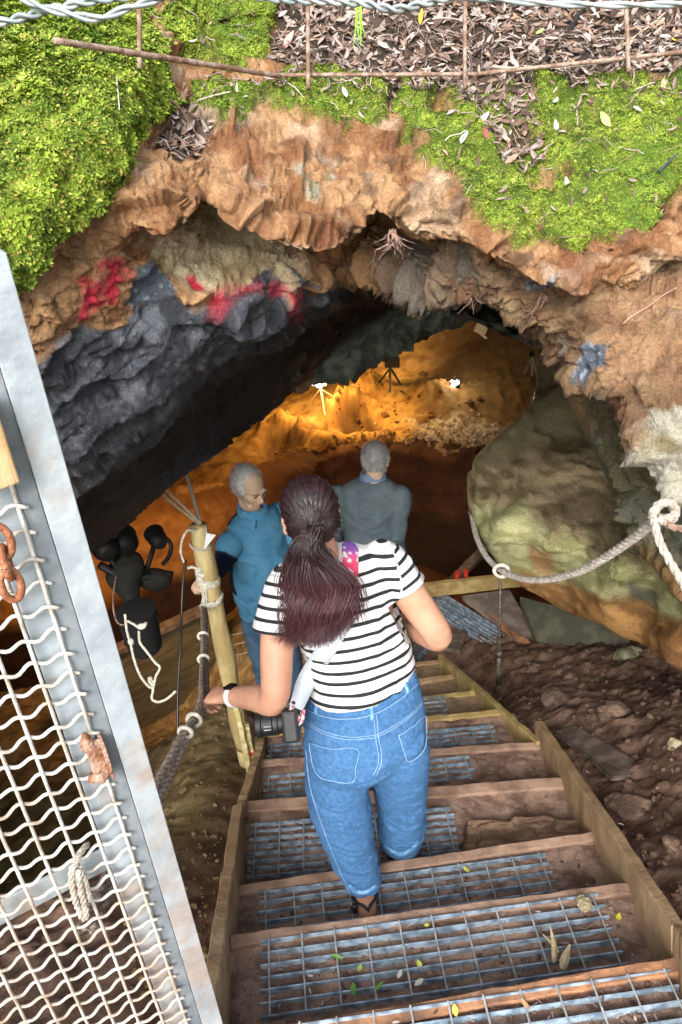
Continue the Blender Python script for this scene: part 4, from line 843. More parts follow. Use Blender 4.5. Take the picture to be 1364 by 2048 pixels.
def limb(mb, pts, rs, n=18, sub=6):
    a = crom(np.concatenate([np.asarray(pts, float), np.asarray(rs, float)[:, None]], 1), sub); mb.tube(a[:, :3], a[:, 3], n)
    mb.ball(a[0, :3], a[0, 3] * .98, 12); mb.ball(a[-1, :3], a[-1, 3] * .98, 12)
def frame(yaw, pitch=0.0, roll=0.0):
    """rows: right, forward, up"""
    R = Matrix.Rotation(yaw, 3, 'Z') @ Matrix.Rotation(pitch, 3, 'X') @ Matrix.Rotation(roll, 3, 'Y'); return np.array(R).T
def head(mb, c, A, s=1.0):
    """A rows right, forward, up"""
    def q(x, y, z): return np.asarray(c) + (np.array([x, y, z]) * s) @ A
    def b(p, r, n=20): mb.ball(q(*p), np.array(r) * s, n, None, A)
    b((0, -.012, .03), (.076, .097, .088), 26); b((0, .022, -.022), (.066, .072, .082), 24); b((0, .03, -.062), (.055, .052, .042)); b((0, .062, -.088), (.03, .026, .022))
    for k in (-1, 1):
        b((k * .036, .045, -.07), (.022, .035, .02)); b((k * .04, .062, -.022), (.022, .02, .02)); b((k * .031, .084, .02), (.026, .012, .009))
        for (y, z, ry, rz) in [(-.006, .004, .017, .018), (-.004, -.018, .012, .018)]: b((k * .077, y, z), (.007, ry, rz), 14)
    limb(mb, [q(0, .085, .012), q(0, .104, -.012), q(0, .110, -.026)], [.009 * s, .011 * s, .012 * s], 12)
    for k in (-1, 1): b((k * .012, .1, -.029), (.008, .01, .008), 10)
    b((0, .088, -.052), (.024, .01, .0065), 14); b((0, .086, -.063), (.02, .010, .007), 14)
    return q
def hand(mb, w, d, nrm, side, curl, s=1.0, spread=.1, thumb=(.5, .6), roll_over=None):
    """w wrist, d along the palm, nrm out of the BACK of the hand, side towards the thumb"""
    w, d, nrm, side = (np.asarray(v, float) for v in (w, d, nrm, side)); d = d / np.linalg.norm(d); nrm = nrm - d * (nrm @ d); nrm /= np.linalg.norm(nrm); side = np.cross(d, nrm) * (1 if np.cross(d, nrm) @ side > 0 else -1)
    L = .088 * s
    loft(mb, [(w - d * .01, side * .026 * s, nrm * .018 * s), (w + d * L * .35, side * .034 * s, nrm * .016 * s), (w + d * L * .75, side * .040 * s, nrm * .0145 * s), (w + d * L, side * .038 * s, nrm * .011 * s)], 18, 2.4)
    for i, (off, ln) in enumerate([(.029, .9), (.0105, 1.0), (-.0085, .94), (-.0265, .75)]):
        p = w + d * L * (.97 - .03 * abs(i - 1)) + side * off * s; dr = d + side * (.5 - i / 3) * spread; dr /= np.linalg.norm(dr); pts = [p - dr * .012]; r_ = [.0095 * s]
        ang = 0
        for j, (sl_, cu) in enumerate(zip((.043, .027, .021), curl if np.ndim(curl[0]) == 0 else curl[i])):
            ang += cu; v = dr * math.cos(ang) - nrm * math.sin(ang); pts.append(pts[-1] + v * sl_ * ln * s + (dr * .012 if j == 0 else 0)); r_.append((.0088, .0078, .0066)[j] * s)
        limb(mb, pts, r_, 10, 4)
    p = w + d * L * .22 + side * .024 * s; v1 = d * .7 + side * thumb[0] - nrm * .25; v1 /= np.linalg.norm(v1); v2 = d * 1.0 + side * .1 - nrm * thumb[1]; v2 /= np.linalg.norm(v2)
    limb(mb, [p, p + v1 * .036 * s, p + v1 * .036 * s + v2 * .032 * s, p + v1 * .036 * s + v2 * .055 * s], [.014 * s, .0115 * s, .0095 * s, .008 * s], 10, 4)
def skinmat(name, c, c2):
    m, nt, b = _new(name); N = nt.nodes; L = nt.links
    n = N.new('ShaderNodeTexNoise'); n.inputs['Scale'].default_value = 14; n.inputs['Detail'].default_value = 4; tc = N.new('ShaderNodeTexCoord'); L.new(tc.outputs['Object'], n.inputs['Vector'])
    at = N.new('ShaderNodeAttribute'); at.attribute_name = 'Col'; mx = N.new('ShaderNodeMix'); mx.data_type = 'RGBA'; mx.blend_type = 'MULTIPLY'; mx.inputs[0].default_value = 1
    r = N.new('ShaderNodeValToRGB'); r.color_ramp.elements[0].color = (*c, 1); r.color_ramp.elements[1].color = (*c2, 1); r.color_ramp.elements[0].position = .35; r.color_ramp.elements[1].position = .7
    L.new(n.outputs['Fac'], r.inputs[0]); L.new(r.outputs[0], mx.inputs[6]); L.new(at.outputs['Color'], mx.inputs[7]); L.new(mx.outputs[2], b.inputs['Base Color'])
    b.inputs['Roughness'].default_value = .5; b.inputs['Subsurface Weight'].default_value = .12; b.inputs['Subsurface Radius'].default_value = (.02, .008, .004); b.inputs['Subsurface Scale'].default_value = .5; b.inputs['Specular IOR Level'].default_value = .35
    return m
def bvh_vf(V, Fc): return BVHTree.FromPolygons([Vector(v) for v in V], [list(map(int, f)) for f in Fc])
def on(bv, x, y, lift=0.0):
    p, n = hit(bv, x, y)
    if p is None: return None
    if n @ (CP - p) < 0: n = -n
    return p + n * lift
def stitch(bv, pxs, r, mt, name, parent, lift=.0008, sub=12, mb=None):
    c_ = crom(pxs, sub); pts = [on(bv, x, y, lift) for x, y in c_]; pts = [p for p in pts if p is not None]
    if len(pts) < 3: return
    g = mb or MB(); g.tube(np.array(pts), r, 6)
    if mb is None: g.build(name, mt, parent, smoothf=True)
def patch(bv, poly, th, mt, name, parent, step=3.0, vcolf=None, lift=0.0, label=None):
    """a cloth patch lying on a surface: px outline, real thickness"""
    poly = np.array(poly, float); x0, y0 = poly.min(0); x1, y1 = poly.max(0); gx, gy = np.meshgrid(np.arange(x0, x1 + step, step), np.arange(y0, y1 + step, step)); sd = polysd(gx, gy, poly)
    e = .5; nx_ = polysd(gx + e, gy, poly) - polysd(gx - e, gy, poly); ny_ = polysd(gx, gy + e, poly) - polysd(gx, gy - e, poly); nn = np.hypot(nx_, ny_) + 1e-9
    X = np.where(sd < 0, gx - sd * nx_ / nn, gx); Y = np.where(sd < 0, gy - sd * ny_ / nn, gy); idx = -np.ones(gx.shape, int); V = []; U = []
    for i in range(gx.shape[0]):
        for j in range(gx.shape[1]):
            if sd[i, j] > -step * 1.2:
                p, n = hit(bv, X[i, j], Y[i, j])
                if p is None: continue
                if n @ (CP - p) < 0: n = -n
                idx[i, j] = len(V); V.append(p + n * (lift + th * min(1, max(0, sd[i, j]) / 3.0 + .15))); U.append((X[i, j], Y[i, j]))
    Fc = []
    for i in range(gx.shape[0] - 1):
        for j in range(gx.shape[1] - 1):
            q = [idx[i, j], idx[i + 1, j], idx[i + 1, j + 1], idx[i, j + 1]]
            if min(q) >= 0 and max(np.linalg.norm(V[q[0]] - V[k]) for k in q[1:]) < .08: Fc.append(q)
    if not Fc: return None
    V = np.array(V); U = np.array(U)
    return tag(mesh(name, V, Fc, mt, parent, True, vcol=vcolf(V, U) if vcolf else None), label)
def strands(roots, mids, ends, r0, n=14, sides=4, jit=.004, seed=0, taper=True):
    """hair: one tube per strand, roots/mids/ends are (k,3) arrays, mids a list"""
    r = np.random.default_rng(seed); g = MB(); k = len(roots)
    for i in range(k):
        pts = [roots[i]] + [m[i] for m in mids] + [ends[i]]; c_ = crom(np.array(pts), n // (len(pts) - 1)); m = len(c_)
        c_ = c_ + jit * np.sin(np.linspace(0, r.uniform(3, 9), m) + r.uniform(0, 6))[:, None] * r.normal(0, 1, 3)
        rr = r0 * r.uniform(.7, 1.3) * (np.linspace(1, .35, m) if taper else np.ones(m)); sh = r.uniform(.55, 1.5)
        g.tube(c_, rr, sides, (sh, sh, sh), caps=False)
    return g

# ------------------------------------------------------------------ woman on the stairs, seen from behind
M_SKINW = skinmat('tanned_skin', (0.46, 0.235, 0.15), (0.56, 0.31, 0.21))
yw = math.radians(-20)                                                     # turned a little to her left
def fr(yaw): return np.array([math.cos(yaw), -math.sin(yaw) * -1 * -1, 0])
Rt = np.array([math.cos(math.radians(20)), math.sin(math.radians(20)), 0]); Fwd = np.array([-Rt[1], Rt[0], 0])
RtH = np.array([math.cos(math.radians(25)), math.sin(math.radians(25)), 0.05]); RtH /= np.linalg.norm(RtH); FwdH = np.cross(UP, RtH); FwdH /= np.linalg.norm(FwdH)
RtS = np.array([math.cos(math.radians(13)), math.sin(math.radians(13)), 0.03]); RtS /= np.linalg.norm(RtS); FwdS = np.cross(UP, RtS)
heel = PZ(736, 1828, -.95)
woman = empty('person', heel, 'woman with a long ponytail in a striped t-shirt and blue jeans walking down the steps', 'person')
SL, SR = P(568, 1172, 2.12), P(778, 1126, 2.18)
EL, WL = P(548, 1398, 2.12), P(456, 1392, 2.30)
ER, WR = P(876, 1272, 2.24), P(806, 1255, 2.48)
hc = P(622, 1036, 2.04); HA = frame(math.radians(10), math.radians(-22), math.radians(-2))
b = MB(); head(b, hc, HA, .98)
limb(b, [P(640, 1112, 2.11), P(630, 1070, 2.07)], [.055, .05])
tor = [(P(735, 1480, 2.33), RtH * .165, FwdH * .10), (P(724, 1400, 2.31), RtH * .13, FwdH * .075), (P(717, 1330, 2.29), Rt * .12, Fwd * .06), (P(702, 1245, 2.24), Rt * .135, Fwd * .07), (P(684, 1180, 2.18), RtS * .155, FwdS * .07), (P(668, 1135, 2.15), RtS * .125, FwdS * .055), (P(655, 1112, 2.11), RtS * .07, FwdS * .05)]
loft(b, tor)
limb(b, [SL, (SL + EL) / 2 + [-.005, 0, 0], EL, (EL * .6 + WL * .4), WL], [.052, .049, .042, .039, .026])
limb(b, [SR, (SR + ER) / 2, ER, (ER * .5 + WR * .5), WR], [.052, .05, .043, .038, .027])
hipL, kneeL, ankL = P(676, 1540, 2.34), P(694, 1665, 2.51), heel + np.array([-.006, .035, .085])
hipR, kneeR = P(790, 1505, 2.38), P(800, 1600, 2.68); hemR = P(801, 1692, 2.94); ankR = PZ(802, 1700, -1.08) + np.array([0, .03, 0])
limb(b, [hipL, kneeL, ankL], [.075, .05, .036]); limb(b, [hipR, kneeR, ankR], [.08, .055, .035])
for (an, yaw, hz) in [(ankL, .12, -.95), (ankR, -.05, -1.15)]:
    fd = np.array([-math.sin(yaw), math.cos(yaw), 0]); base = np.array([an[0], an[1], hz])
    limb(b, [base - fd * .045 + UP * .034, base + fd * .05 + UP * .04, base + fd * .12 + UP * .026, base + fd * .16 + UP * .022], [.035, .038, .036, .024]); limb(b, [an, base - fd * .02 + UP * .04], [.035, .032])
# left hand on the rope
hand(b, WL, P(408, 1390, 2.37) - WL, CU * .75 - CF * .55, P(425, 1330, 2.5) - WL, (.75, 1.05, .9), .95, .05, (.35, .8))
hand(b, WR, np.array([-.2, 1, -.2]), UP, -Rt, (.3, .3, .3), .95)
V, N, Fc = union(b, .0042, 5)
mesh('body', V, Fc, M_SKINW, woman, vcol=np.ones((len(V), 3)))
# t-shirt
M_SHIRT, nt, bs = _new('striped_jersey'); Nn_, Ln_ = nt.nodes, nt.links
at = Nn_.new('ShaderNodeAttribute'); at.attribute_name = 'stripe'
fr_ = Nn_.new('ShaderNodeMath'); fr_.operation = 'FRACT'; Ln_.new(at.outputs['Fac'], fr_.inputs[0])
lt_ = Nn_.new('ShaderNodeMath'); lt_.operation = 'LESS_THAN'; lt_.inputs[1].default_value = .31; Ln_.new(fr_.outputs[0], lt_.inputs[0])
mx_ = Nn_.new('ShaderNodeMix'); mx_.data_type = 'RGBA'; mx_.inputs[6].default_value = (.62, .62, .63, 1); mx_.inputs[7].default_value = (.018, .022, .022, 1); Ln_.new(lt_.outputs[0], mx_.inputs[0]); Ln_.new(mx_.outputs[2], bs.inputs['Base Color'])
tc_ = Nn_.new('ShaderNodeTexCoord'); w_ = Nn_.new('ShaderNodeTexNoise'); w_.inputs['Scale'].default_value = 18; Ln_.new(tc_.outputs['Object'], w_.inputs['Vector']); bp_ = Nn_.new('ShaderNodeBump'); bp_.inputs['Strength'].default_value = .35; bp_.inputs['Distance'].default_value = .02; Ln_.new(w_.outputs['Fac'], bp_.inputs['Height']); Ln_.new(bp_.outputs[0], bs.inputs['Normal'])
bs.inputs['Roughness'].default_value = .9; bs.inputs['Specular IOR Level'].default_value = .2
b = MB()
st = [(P(722, 1356, 2.27), RtH * .168, FwdH * .125), (P(720, 1330, 2.26), RtH * .163, FwdH * .118), (P(714, 1292, 2.24), Rt * .158, Fwd * .112), (P(702, 1245, 2.215), Rt * .164, Fwd * .112), (P(690, 1210, 2.195), Rt * .170, Fwd * .112), (P(678, 1160, 2.17), RtS * .172, FwdS * .096), (P(664, 1128, 2.14), RtS * .14, FwdS * .075), (P(652, 1108, 2.115), RtS * .085, FwdS * .06)]
loft(b, st, 36, 2.15)
dL = (EL - SL) / np.linalg.norm(EL - SL); dR = (ER - SR) / np.linalg.norm(ER - SR)
cuL = P(552, 1262, 2.12); cuR = P(812, 1165, 2.2)
cuR = SR + dR * .095
limb(b, [SL + np.array([.02, 0, .012]), SL + dL * .06, cuL], [.062, .064, .064]); limb(b, [SR - np.array([.02, 0, -.012]), SR + dR * .045, cuR], [.062, .063, .066])
V, N, Fc = union(b, .0055, 8)
# open, flat cuffs: push the rounded ends back onto their planes
def flatten(V, c, d, rad):
    t = (V - c) @ d; rr = np.linalg.norm((V - c) - t[:, None] * d, axis=1); k = (t > 0) & (rr < rad); V[k] -= d * (t[k] * .97)[:, None]; return V
V = flatten(V, cuL, dL, .09); V = flatten(V, cuR, dR, .09)
fold = .0075 * ridged(V * np.array([5, 5, 15]) + 3 + fbm(V * 4, 2, 3)[:, None] * 1.5, 3, 5) + .006 * fbm(V * np.array([5, 5, 9]), 3, 6); V = V + N * fold[:, None]
ax_t = st[3][0] - st[1][0]; ax_t /= np.linalg.norm(ax_t); ax_t = ax_t * .8 + UP * .2 + RtH * .10; ax_t /= np.linalg.norm(ax_t)
sp_ = (V - st[0][0]) @ ax_t + .007 * fbm(V * 6, 2, 9)
tL = (V - SL) @ dL; tR = (V - SR) @ dR
latL = (V - st[5][0]) @ RtS
isL = (latL < -.148 + .02 * 0) & (tL > -.03) & (np.linalg.norm((V - SL) - tL[:, None] * dL, axis=1) < .085); isR = (latL > .160) & (tR > -.05) & (np.linalg.norm((V - SR) - tR[:, None] * dR, axis=1) < .085)
sv = sp_ / .0345 + .55; sv = np.where(isL, tL / .0335 + .35, sv); sv = np.where(isR, tR / .0335 + .1, sv)
shirt = mesh('t_shirt', V, Fc, M_SHIRT, woman, attrs={'stripe': sv + 100}); BSH = bvh_vf(V, Fc)
# jeans
M_DEN = mat('blue_denim', (0.055, 0.165, 0.375), 0.9, 0, c2=(0.11, 0.27, 0.52), scale=90, bump=0.9, bscale=420, detail=14, c2pos=(.3, .7), spec=.2)
M_DENL = mat('faded_denim', (0.11, 0.27, 0.53), 0.9, 0, c2=(0.22, 0.41, 0.68), scale=60, bump=0.5, bscale=300, spec=.2)
M_STI = mat('pale_stitching', (0.24, 0.39, 0.60), 0.9, 0, var=.3, scale=300)
b = MB()
loft(b, [(P(720, 1322, 2.26), RtH * .138, FwdH * .098), (P(722, 1352, 2.27), RtH * .156, FwdH * .114), (P(726, 1380, 2.285), RtH * .174, FwdH * .131), (P(729, 1430, 2.31), RtH * .190, FwdH * .142), (P(732, 1480, 2.33), RtH * .188, FwdH * .138), (P(734, 1512, 2.36), RtH * .168, FwdH * .112)], 36, 2.2)
def leg(mb, cs): loft(mb, [(c, RtH * a, np.cross(UP, RtH) * d) for c, a, d in cs], 30, 2.1)
leg(b, [(P(680, 1480, 2.30), .088, .11), (P(675, 1530, 2.34), .096, .115), (P(676, 1590, 2.41), .094, .108), (P(691, 1660, 2.50), .086, .094), (P(708, 1715, 2.60), .074, .08), (P(723, 1748, 2.65), .060, .062), (P(727, 1762, 2.675), .058, .060)])
leg(b, [(P(785, 1455, 2.32), .088, .11), (P(795, 1505, 2.38), .094, .112), (P(798, 1555, 2.50), .078, .10), (P(800, 1600, 2.66), .076, .092), (P(802, 1650, 2.80), .078, .086), (P(802, 1678, 2.93), .078, .08), (P(802, 1686, 2.96), .078, .08)])
V, N, Fc = union(b, .0055, 6)
zf = smooth(P(700, 1560, 2.4)[2] + .1, P(700, 1620, 2.45)[2], V[:, 2])
fold = .011 * ridged((V @ np.array([[.8, 0, .6], [0, 1, 0], [-.6, 0, .8]])) * np.array([5, 5, 16]), 3, 15, .6) * zf + .004 * fbm(V * np.array([5, 5, 9]), 3, 16) + .0035 * ridged(V * np.array([5, 5, 22]) + fbm(V * 5, 2, 3)[:, None] * 2, 3, 17) + .0012 * ridged(V * 60, 2, 19)
hipz = np.exp(-((V[:, 2] + .12) / .06) ** 2); fold = fold + .008 * ridged(V * np.array([3, 3, 24]), 2, 18) * hipz
V = V + N * fold[:, None]
for ct, dd_ in ((P(728, 1762, 2.685), P(727, 1762, 2.675) - P(714, 1740, 2.61)), (P(802, 1686, 2.96), P(802, 1686, 2.96) - P(800, 1645, 2.79))): V = flatten(V, ct, dd_ / np.linalg.norm(dd_), .12)
jeans = mesh('jeans', V, Fc, M_DEN, woman); BJ = bvh_vf(V, Fc)
def offpoly(pl, d):                                     # polyline -> band polygon
    pl = np.array(pl, float); t = np.gradient(pl, axis=0); t /= np.linalg.norm(t, axis=1)[:, None]; n = np.stack([-t[:, 1], t[:, 0]], -1); return np.concatenate([pl, (pl + n * d)[::-1]])
wb = crom([(606, 1412), (640, 1428), (690, 1436), (748, 1426), (800, 1396), (838, 1362)], 6)
patch(BJ, offpoly(wb, -26), .004, M_DEN, 'waistband', jeans, 3)
mbS = MB()
stitch(BJ, [(606, 1414), (640, 1430), (690, 1438), (748, 1428), (800, 1398), (838, 1364)], .0013, M_STI, 's', jeans, .003, mb=mbS)
stitch(BJ, [(607, 1393), (640, 1408), (690, 1416), (748, 1406), (800, 1374), (832, 1345)], .0012, M_STI, 's', jeans, .005, mb=mbS)
for o_ in (0, 5): stitch(BJ, [(610, 1440 + o_), (650, 1463 + o_), (700, 1474 + o_), (752, 1470 + o_)], .0012, M_STI, 's', jeans, .0015, mb=mbS); stitch(BJ, [(752, 1470 + o_), (790, 1450 + o_), (830, 1420 + o_), (850, 1395 + o_)], .0012, M_STI, 's', jeans, .0015, mb=mbS)
for o_ in (-3, 3): stitch(BJ, [(750 + o_, 1430), (754 + o_, 1475), (760 + o_, 1520), (750 + o_, 1550)], .0012, M_STI, 's', jeans, .0015, mb=mbS)
PKL = [(618, 1482), (660, 1495), (717, 1496), (714, 1530), (706, 1566), (660, 1562), (634, 1548), (624, 1520)]
PKR = [(794, 1470), (825, 1450), (848, 1430), (852, 1460), (846, 1500), (818, 1524), (806, 1505)]
for pk, nm in ((PKL, 'left'), (PKR, 'right')):
    pc = patch(BJ, pk, .004, M_DENL if 0 else M_DEN, 'pocket', jeans, 3)
    c_ = np.mean(pk, 0); q = [tuple(c_ + (np.array(p) - c_) * .95) for p in pk]; stitch(BJ, q + [q[0]], .0012, M_STI, 's', jeans, .0052, 5, mb=mbS)
for pxs in ([(745, 1398), (749, 1440)], [(640, 1400), (636, 1428)], [(812, 1360), (820, 1386)]):
    patch(BJ, offpoly(crom(pxs, 3), 9), .008, M_DENL, 'belt_loop', jeans, 2.0)
stitch(BJ, [(612, 1500), (622, 1580), (652, 1672), (690, 1765), (706, 1800)], .0012, M_STI, 's', jeans, .001, mb=mbS)
mbS.build('stitching', M_STI, jeans, smoothf=True)
for pxs in ([(694, 1774), (710, 1787), (733, 1788), (757, 1774)], [(764, 1692), (780, 1706), (802, 1713), (824, 1704), (840, 1686)]):
    patch(BJ, offpoly(crom(pxs, 4), -8), .004, M_DENL, 'hem', jeans, 2.0)
# sandals
M_BLK = mat('black_leather', (0.018, 0.016, 0.016), 0.45, 0, var=.3)
M_SOLE = mat('tan_sole', (0.30, 0.17, 0.09), 0.7)
for (an, yaw, hz) in [(ankL, .12, -.95), (ankR, -.05, -1.15)]:
    fd = np.array([-math.sin(yaw), math.cos(yaw), 0]); rt_ = np.cross(fd, UP); base = np.array([an[0], an[1], hz + .004])
    sh = empty('shoe', base, None, None); sh.parent = woman; sh.location = sh.location - woman.location
    g = MB(); loft(g, [(base - fd * .082, rt_ * .018, UP * .007), (base - fd * .05 + UP * .0, rt_ * .034, UP * .008), (base + fd * .05, rt_ * .036, UP * .008), (base + fd * .13, rt_ * .044, UP * .008), (base + fd * .19, rt_ * .024, UP * .007)], 20); g.build('sole', M_SOLE, sh, smoothf=True)
    g = MB(); g.tube([base - rt_ * .043 + UP * .01 + fd * .03, base - rt_ * .044 - fd * .0 + UP * .05, base - fd * .066 + UP * .070, base + rt_ * .044 - fd * .0 + UP * .05, base + rt_ * .043 + UP * .01 + fd * .03], .0075, 8); g.build('ankle_strap', M_BLK, sh, smoothf=True); g = MB(); g.tube([base - rt_ * .045 + fd * .11, base + fd * .105 + UP * .05, base + rt_ * .045 + fd * .11], .009, 8)
    g.build('strap', M_BLK, sh, smoothf=True)
    g = MB(); g.tube([base - rt_ * .046 - fd * .02 + UP * .005, base - rt_ * .050 - fd * .03 + UP * .035, base - rt_ * .044 - fd * .045 + UP * .075], .010, 8); g.build('heel_strap', M_BLK, sh, smoothf=True)
# hair
M_HAIR, nt, bh = _new('dark_burgundy_hair'); a_ = nt.nodes.new('ShaderNodeAttribute'); a_.attribute_name = 'Col'; nt.links.new(a_.outputs['Color'], bh.inputs['Base Color'])
bh.inputs['Roughness'].default_value = .38; bh.inputs['Specular IOR Level'].default_value = .55; bh.inputs['Anisotropic'].default_value = .5
def q_h(x, y, z): return hc + (np.array([x, y, z]) * .98) @ HA
tie = q_h(-.008, -.118, -.012)
b = MB(); b.ball(q_h(0, -.016, .034), np.array([.082, .098, .09]) * .98, 28, None, HA); b.ball(q_h(0, -.04, -.01), np.array([.078, .068, .06]) * .98, 24, None, HA)
V, N, Fc = union(b, .0055, 6)
l = (V - hc) @ HA.T; ang = np.arctan2(((V - tie) @ CR), ((V - tie) @ CU)); V = V + N * (.0022 * np.sin(ang * 34 + 3 * fbm(V * 20, 2, 3)))[:, None]
hcol = lerp((0.012, 0.007, 0.008), (0.030, 0.012, 0.014), smooth(-.4, .4, fbm(V * 60, 3, 4)))
hair = mesh('hair', V, Fc, M_HAIR, woman, vcol=hcol)
BH = bvh_vf(V, Fc)
r = np.random.default_rng(11); k = 420
R0, M1, E1 = [], [], []
while len(R0) < k:
    a = r.uniform(0, 2 * math.pi); rad = r.uniform(30, 62); x, y = 622 + rad * 1.02 * math.cos(a), 1022 + rad * 1.05 * math.sin(a)
    p = on(BH, x, y, .001); m_ = on(BH, x * .45 + 611 * .55, y * .45 + 1052 * .55, .002)
    if p is None or m_ is None: continue
    R0.append(p); M1.append(m_); E1.append(tie + r.normal(0, .006, 3))
g = strands(R0, [M1], E1, .0013, 12, 4, .0008, 3, False); C_ = np.concatenate(g.C) * np.array([.020, .011, .012]); g.C = [C_]
g.build('hair_strands', M_HAIR, hair, smoothf=True, vc=True)
g = MB(); t_ = np.linspace(0, 2 * math.pi, 24); bx, by = HA[0], HA[2]; g.tube([tie + (bx * math.cos(a) + by * math.sin(a)) * .017 + HA[1] * -.0 for a in t_], .005, 8, caps=False); g.build('hair_tie', M_BLK, hair, smoothf=True)
# ponytail
K = 2200; t1 = r.normal(0, 1, (K, 2)); t1 = np.clip(t1, -2.1, 2.1)
cl = r.normal(0, 1, (26, 2)); ci = r.integers(0, 26, K); t1 = t1 * .45 + np.clip(cl[ci], -1.7, 1.7) * .75
def spread(cx, cy, D, sx, sd_, dy=0):
    out = []
    for i in range(K):
        out.append(P(cx + t1[i, 0] * sx, cy + abs(t1[i, 0]) * -4 + r.normal(0, 4) + dy, D + t1[i, 1] * sd_))
    return np.array(out)
roots = tie + r.normal(0, .007, (K, 3))
A1 = spread(616, 1110, 1.955, 16, .018); A2 = spread(636, 1175, 1.985, 31, .022); A3 = spread(638, 1230, 2.015, 33, .022)
ends = np.array([P(628 + t1[i, 0] * 33 + 8 * math.sin(ci[i] * 1.7), 1278 + 9 * math.sin(ci[i] * 2.3) + r.normal(0, 7) - 14 * max(0, t1[i, 0]), 2.05 + t1[i, 1] * .02) for i in range(K)])
wv_ = lambda k_, a_: np.array([CR * (math.sin(ci[i] * 2.1 + k_ * 2.3 + t1[i, 1] * .8) * a_ * 1.5) + CF * (math.cos(ci[i] * 1.3 + k_ * 2.9 + t1[i, 0] * .6) * a_ * 1.1) for i in range(K)])
A1 = A1 + wv_(1, .006); A2 = A2 + wv_(2, .014); A3 = A3 + wv_(3, .016); ends = ends + wv_(4, .014)
g = strands(roots, [A1, A2, A3], ends, .0013, 30, 4, .0048, 5)
cc0 = np.concatenate(g.C); Vp = np.concatenate(g.V); hh = smooth(P(616, 1080, 1.95)[2], P(630, 1200, 2.0)[2], Vp[:, 2])
cc0 = cc0 * lerp((0.020, 0.009, 0.010), (0.078, 0.030, 0.034), hh); g.C = [cc0]
pt = g.build('ponytail', M_HAIR, hair, smoothf=True, vc=True)
g = MB()
for i in range(60):                                                        # loose ends over the right shoulder
    x = r.uniform(660, 725); p0 = P(650 + r.uniform(-8, 12), 1105 + r.uniform(-10, 20), 1.97); p1 = P(x - 5, 1165 + r.uniform(-10, 15), 1.99); p2 = P(x + 12, 1225 + r.uniform(-25, 30), 2.03)
    g.tube(crom([p0, p1, p2], 8), .0008, 4, (.05, .02, .022), caps=False)
g.build('loose_strands', M_HAIR, hair, smoothf=True, vc=True)
# watch
M_WHT = mat('white_rubber', (0.72, 0.72, 0.74), 0.5, 0, var=.05)
wc = WL * .86 + EL * .14; wd_ = (WL - EL) / np.linalg.norm(WL - EL); wx = np.cross(wd_, CF); wx /= np.linalg.norm(wx); wy = np.cross(wd_, wx)
wt = empty('watch', wc, None, None); wt.parent = woman; wt.location = wt.location - woman.location
g = MB(); 
for o_ in (-.006, 0, .006): g.tube([wc + wd_ * o_ + (wx * math.cos(a) + wy * math.sin(a)) * .0295 for a in np.linspace(0, 2 * math.pi, 25)], .0045, 6, caps=False)
g.build('watch_band', M_WHT, wt, smoothf=True)
up_ = (CU * .9 - CF * .45); up_ = up_ - wd_ * (up_ @ wd_); up_ /= np.linalg.norm(up_)
M_GLS = mat('dark_glass', (0.006, 0.006, 0.008), 0.12, 0, var=.1)
g = MB(); g.box(wc + up_ * .033, wd_ * .018, np.cross(wd_, up_) * .016, up_ * .005); g.build('watch_face', M_GLS, wt, bevel=.003)
# camera strap across the back and the camera at her side
M_STRAP = mat('white_webbing', (0.50, 0.55, 0.60), 0.8, 0, var=.1, scale=200, bump=.3, bscale=400)
cmr = empty('camera', P(565, 1450, 2.12), 'black camera with a long lens hanging at the hip on a white strap', 'camera')
pts = [(676, 1255), (652, 1300), (622, 1352), (596, 1408)]
p3_ = [on(BSH, x, y, .008) if on(BSH, x, y) is not None else P(x, y, 2.08) for x, y in pts[:3]] + [P(592, 1416, 2.10)]
c_ = crom(np.array([p3_[0] + (p3_[0] - p3_[1]) * .3] + p3_), 8); t_ = np.gradient(c_, axis=0); t_ /= np.linalg.norm(t_, axis=1)[:, None]; wv = np.cross(t_, CF); wv /= np.linalg.norm(wv, axis=1)[:, None]; wdt = np.interp(np.arange(len(c_)), [0, len(c_) - 6, len(c_) - 1], [.027, .027, .02])[:, None]
V = np.concatenate([c_ + wv * wdt, c_ - wv * wdt, c_ - wv * wdt + CF * .003, c_ + wv * wdt + CF * .003]); m_ = len(c_)
Fc = [[a * m_ + i, a * m_ + i + 1, ((a + 1) % 4) * m_ + i + 1, ((a + 1) % 4) * m_ + i] for a in range(4) for i in range(m_ - 1)]; mesh('strap', V, Fc, M_STRAP, cmr)
M_CAM = mat('black_camera_plastic', (0.012, 0.012, 0.014), 0.38, 0, var=.3, scale=200, bump=.2, bscale=600)
M_CORD = mat('red_white_cord', (0.55, 0.06, 0.10), 0.8, 0, c2=(0.7, .66, .68), scale=140, c2pos=(.49, .51))
g = MB(); g.tube(crom([P(585, 1412, 2.09), P(580, 1428, 2.09), P(590, 1442, 2.1), P(600, 1432, 2.1)], 8), .006, 8); g.tube(crom([P(608, 1420, 2.1), P(604, 1440, 2.1), P(596, 1450, 2.1)], 8), .005, 8); g.build('strap_cord', M_CORD, cmr, smoothf=True)
cb = P(583, 1443, 2.13); la = P(515, 1450, 2.13) - cb; la /= np.linalg.norm(la); cu_ = CU * .97 + CR * .05; cu_ = cu_ - la * (cu_ @ la); cu_ /= np.linalg.norm(cu_); cs = np.cross(la, cu_)
g = MB(); g.box(cb, la * .022, cu_ * .045, cs * .062); g.box(cb + cu_ * .05, la * .02, cu_ * .012, cs * .025); g.build('camera_body', M_CAM, cmr, bevel=.008)
g = MB(); l0 = cb + la * .018
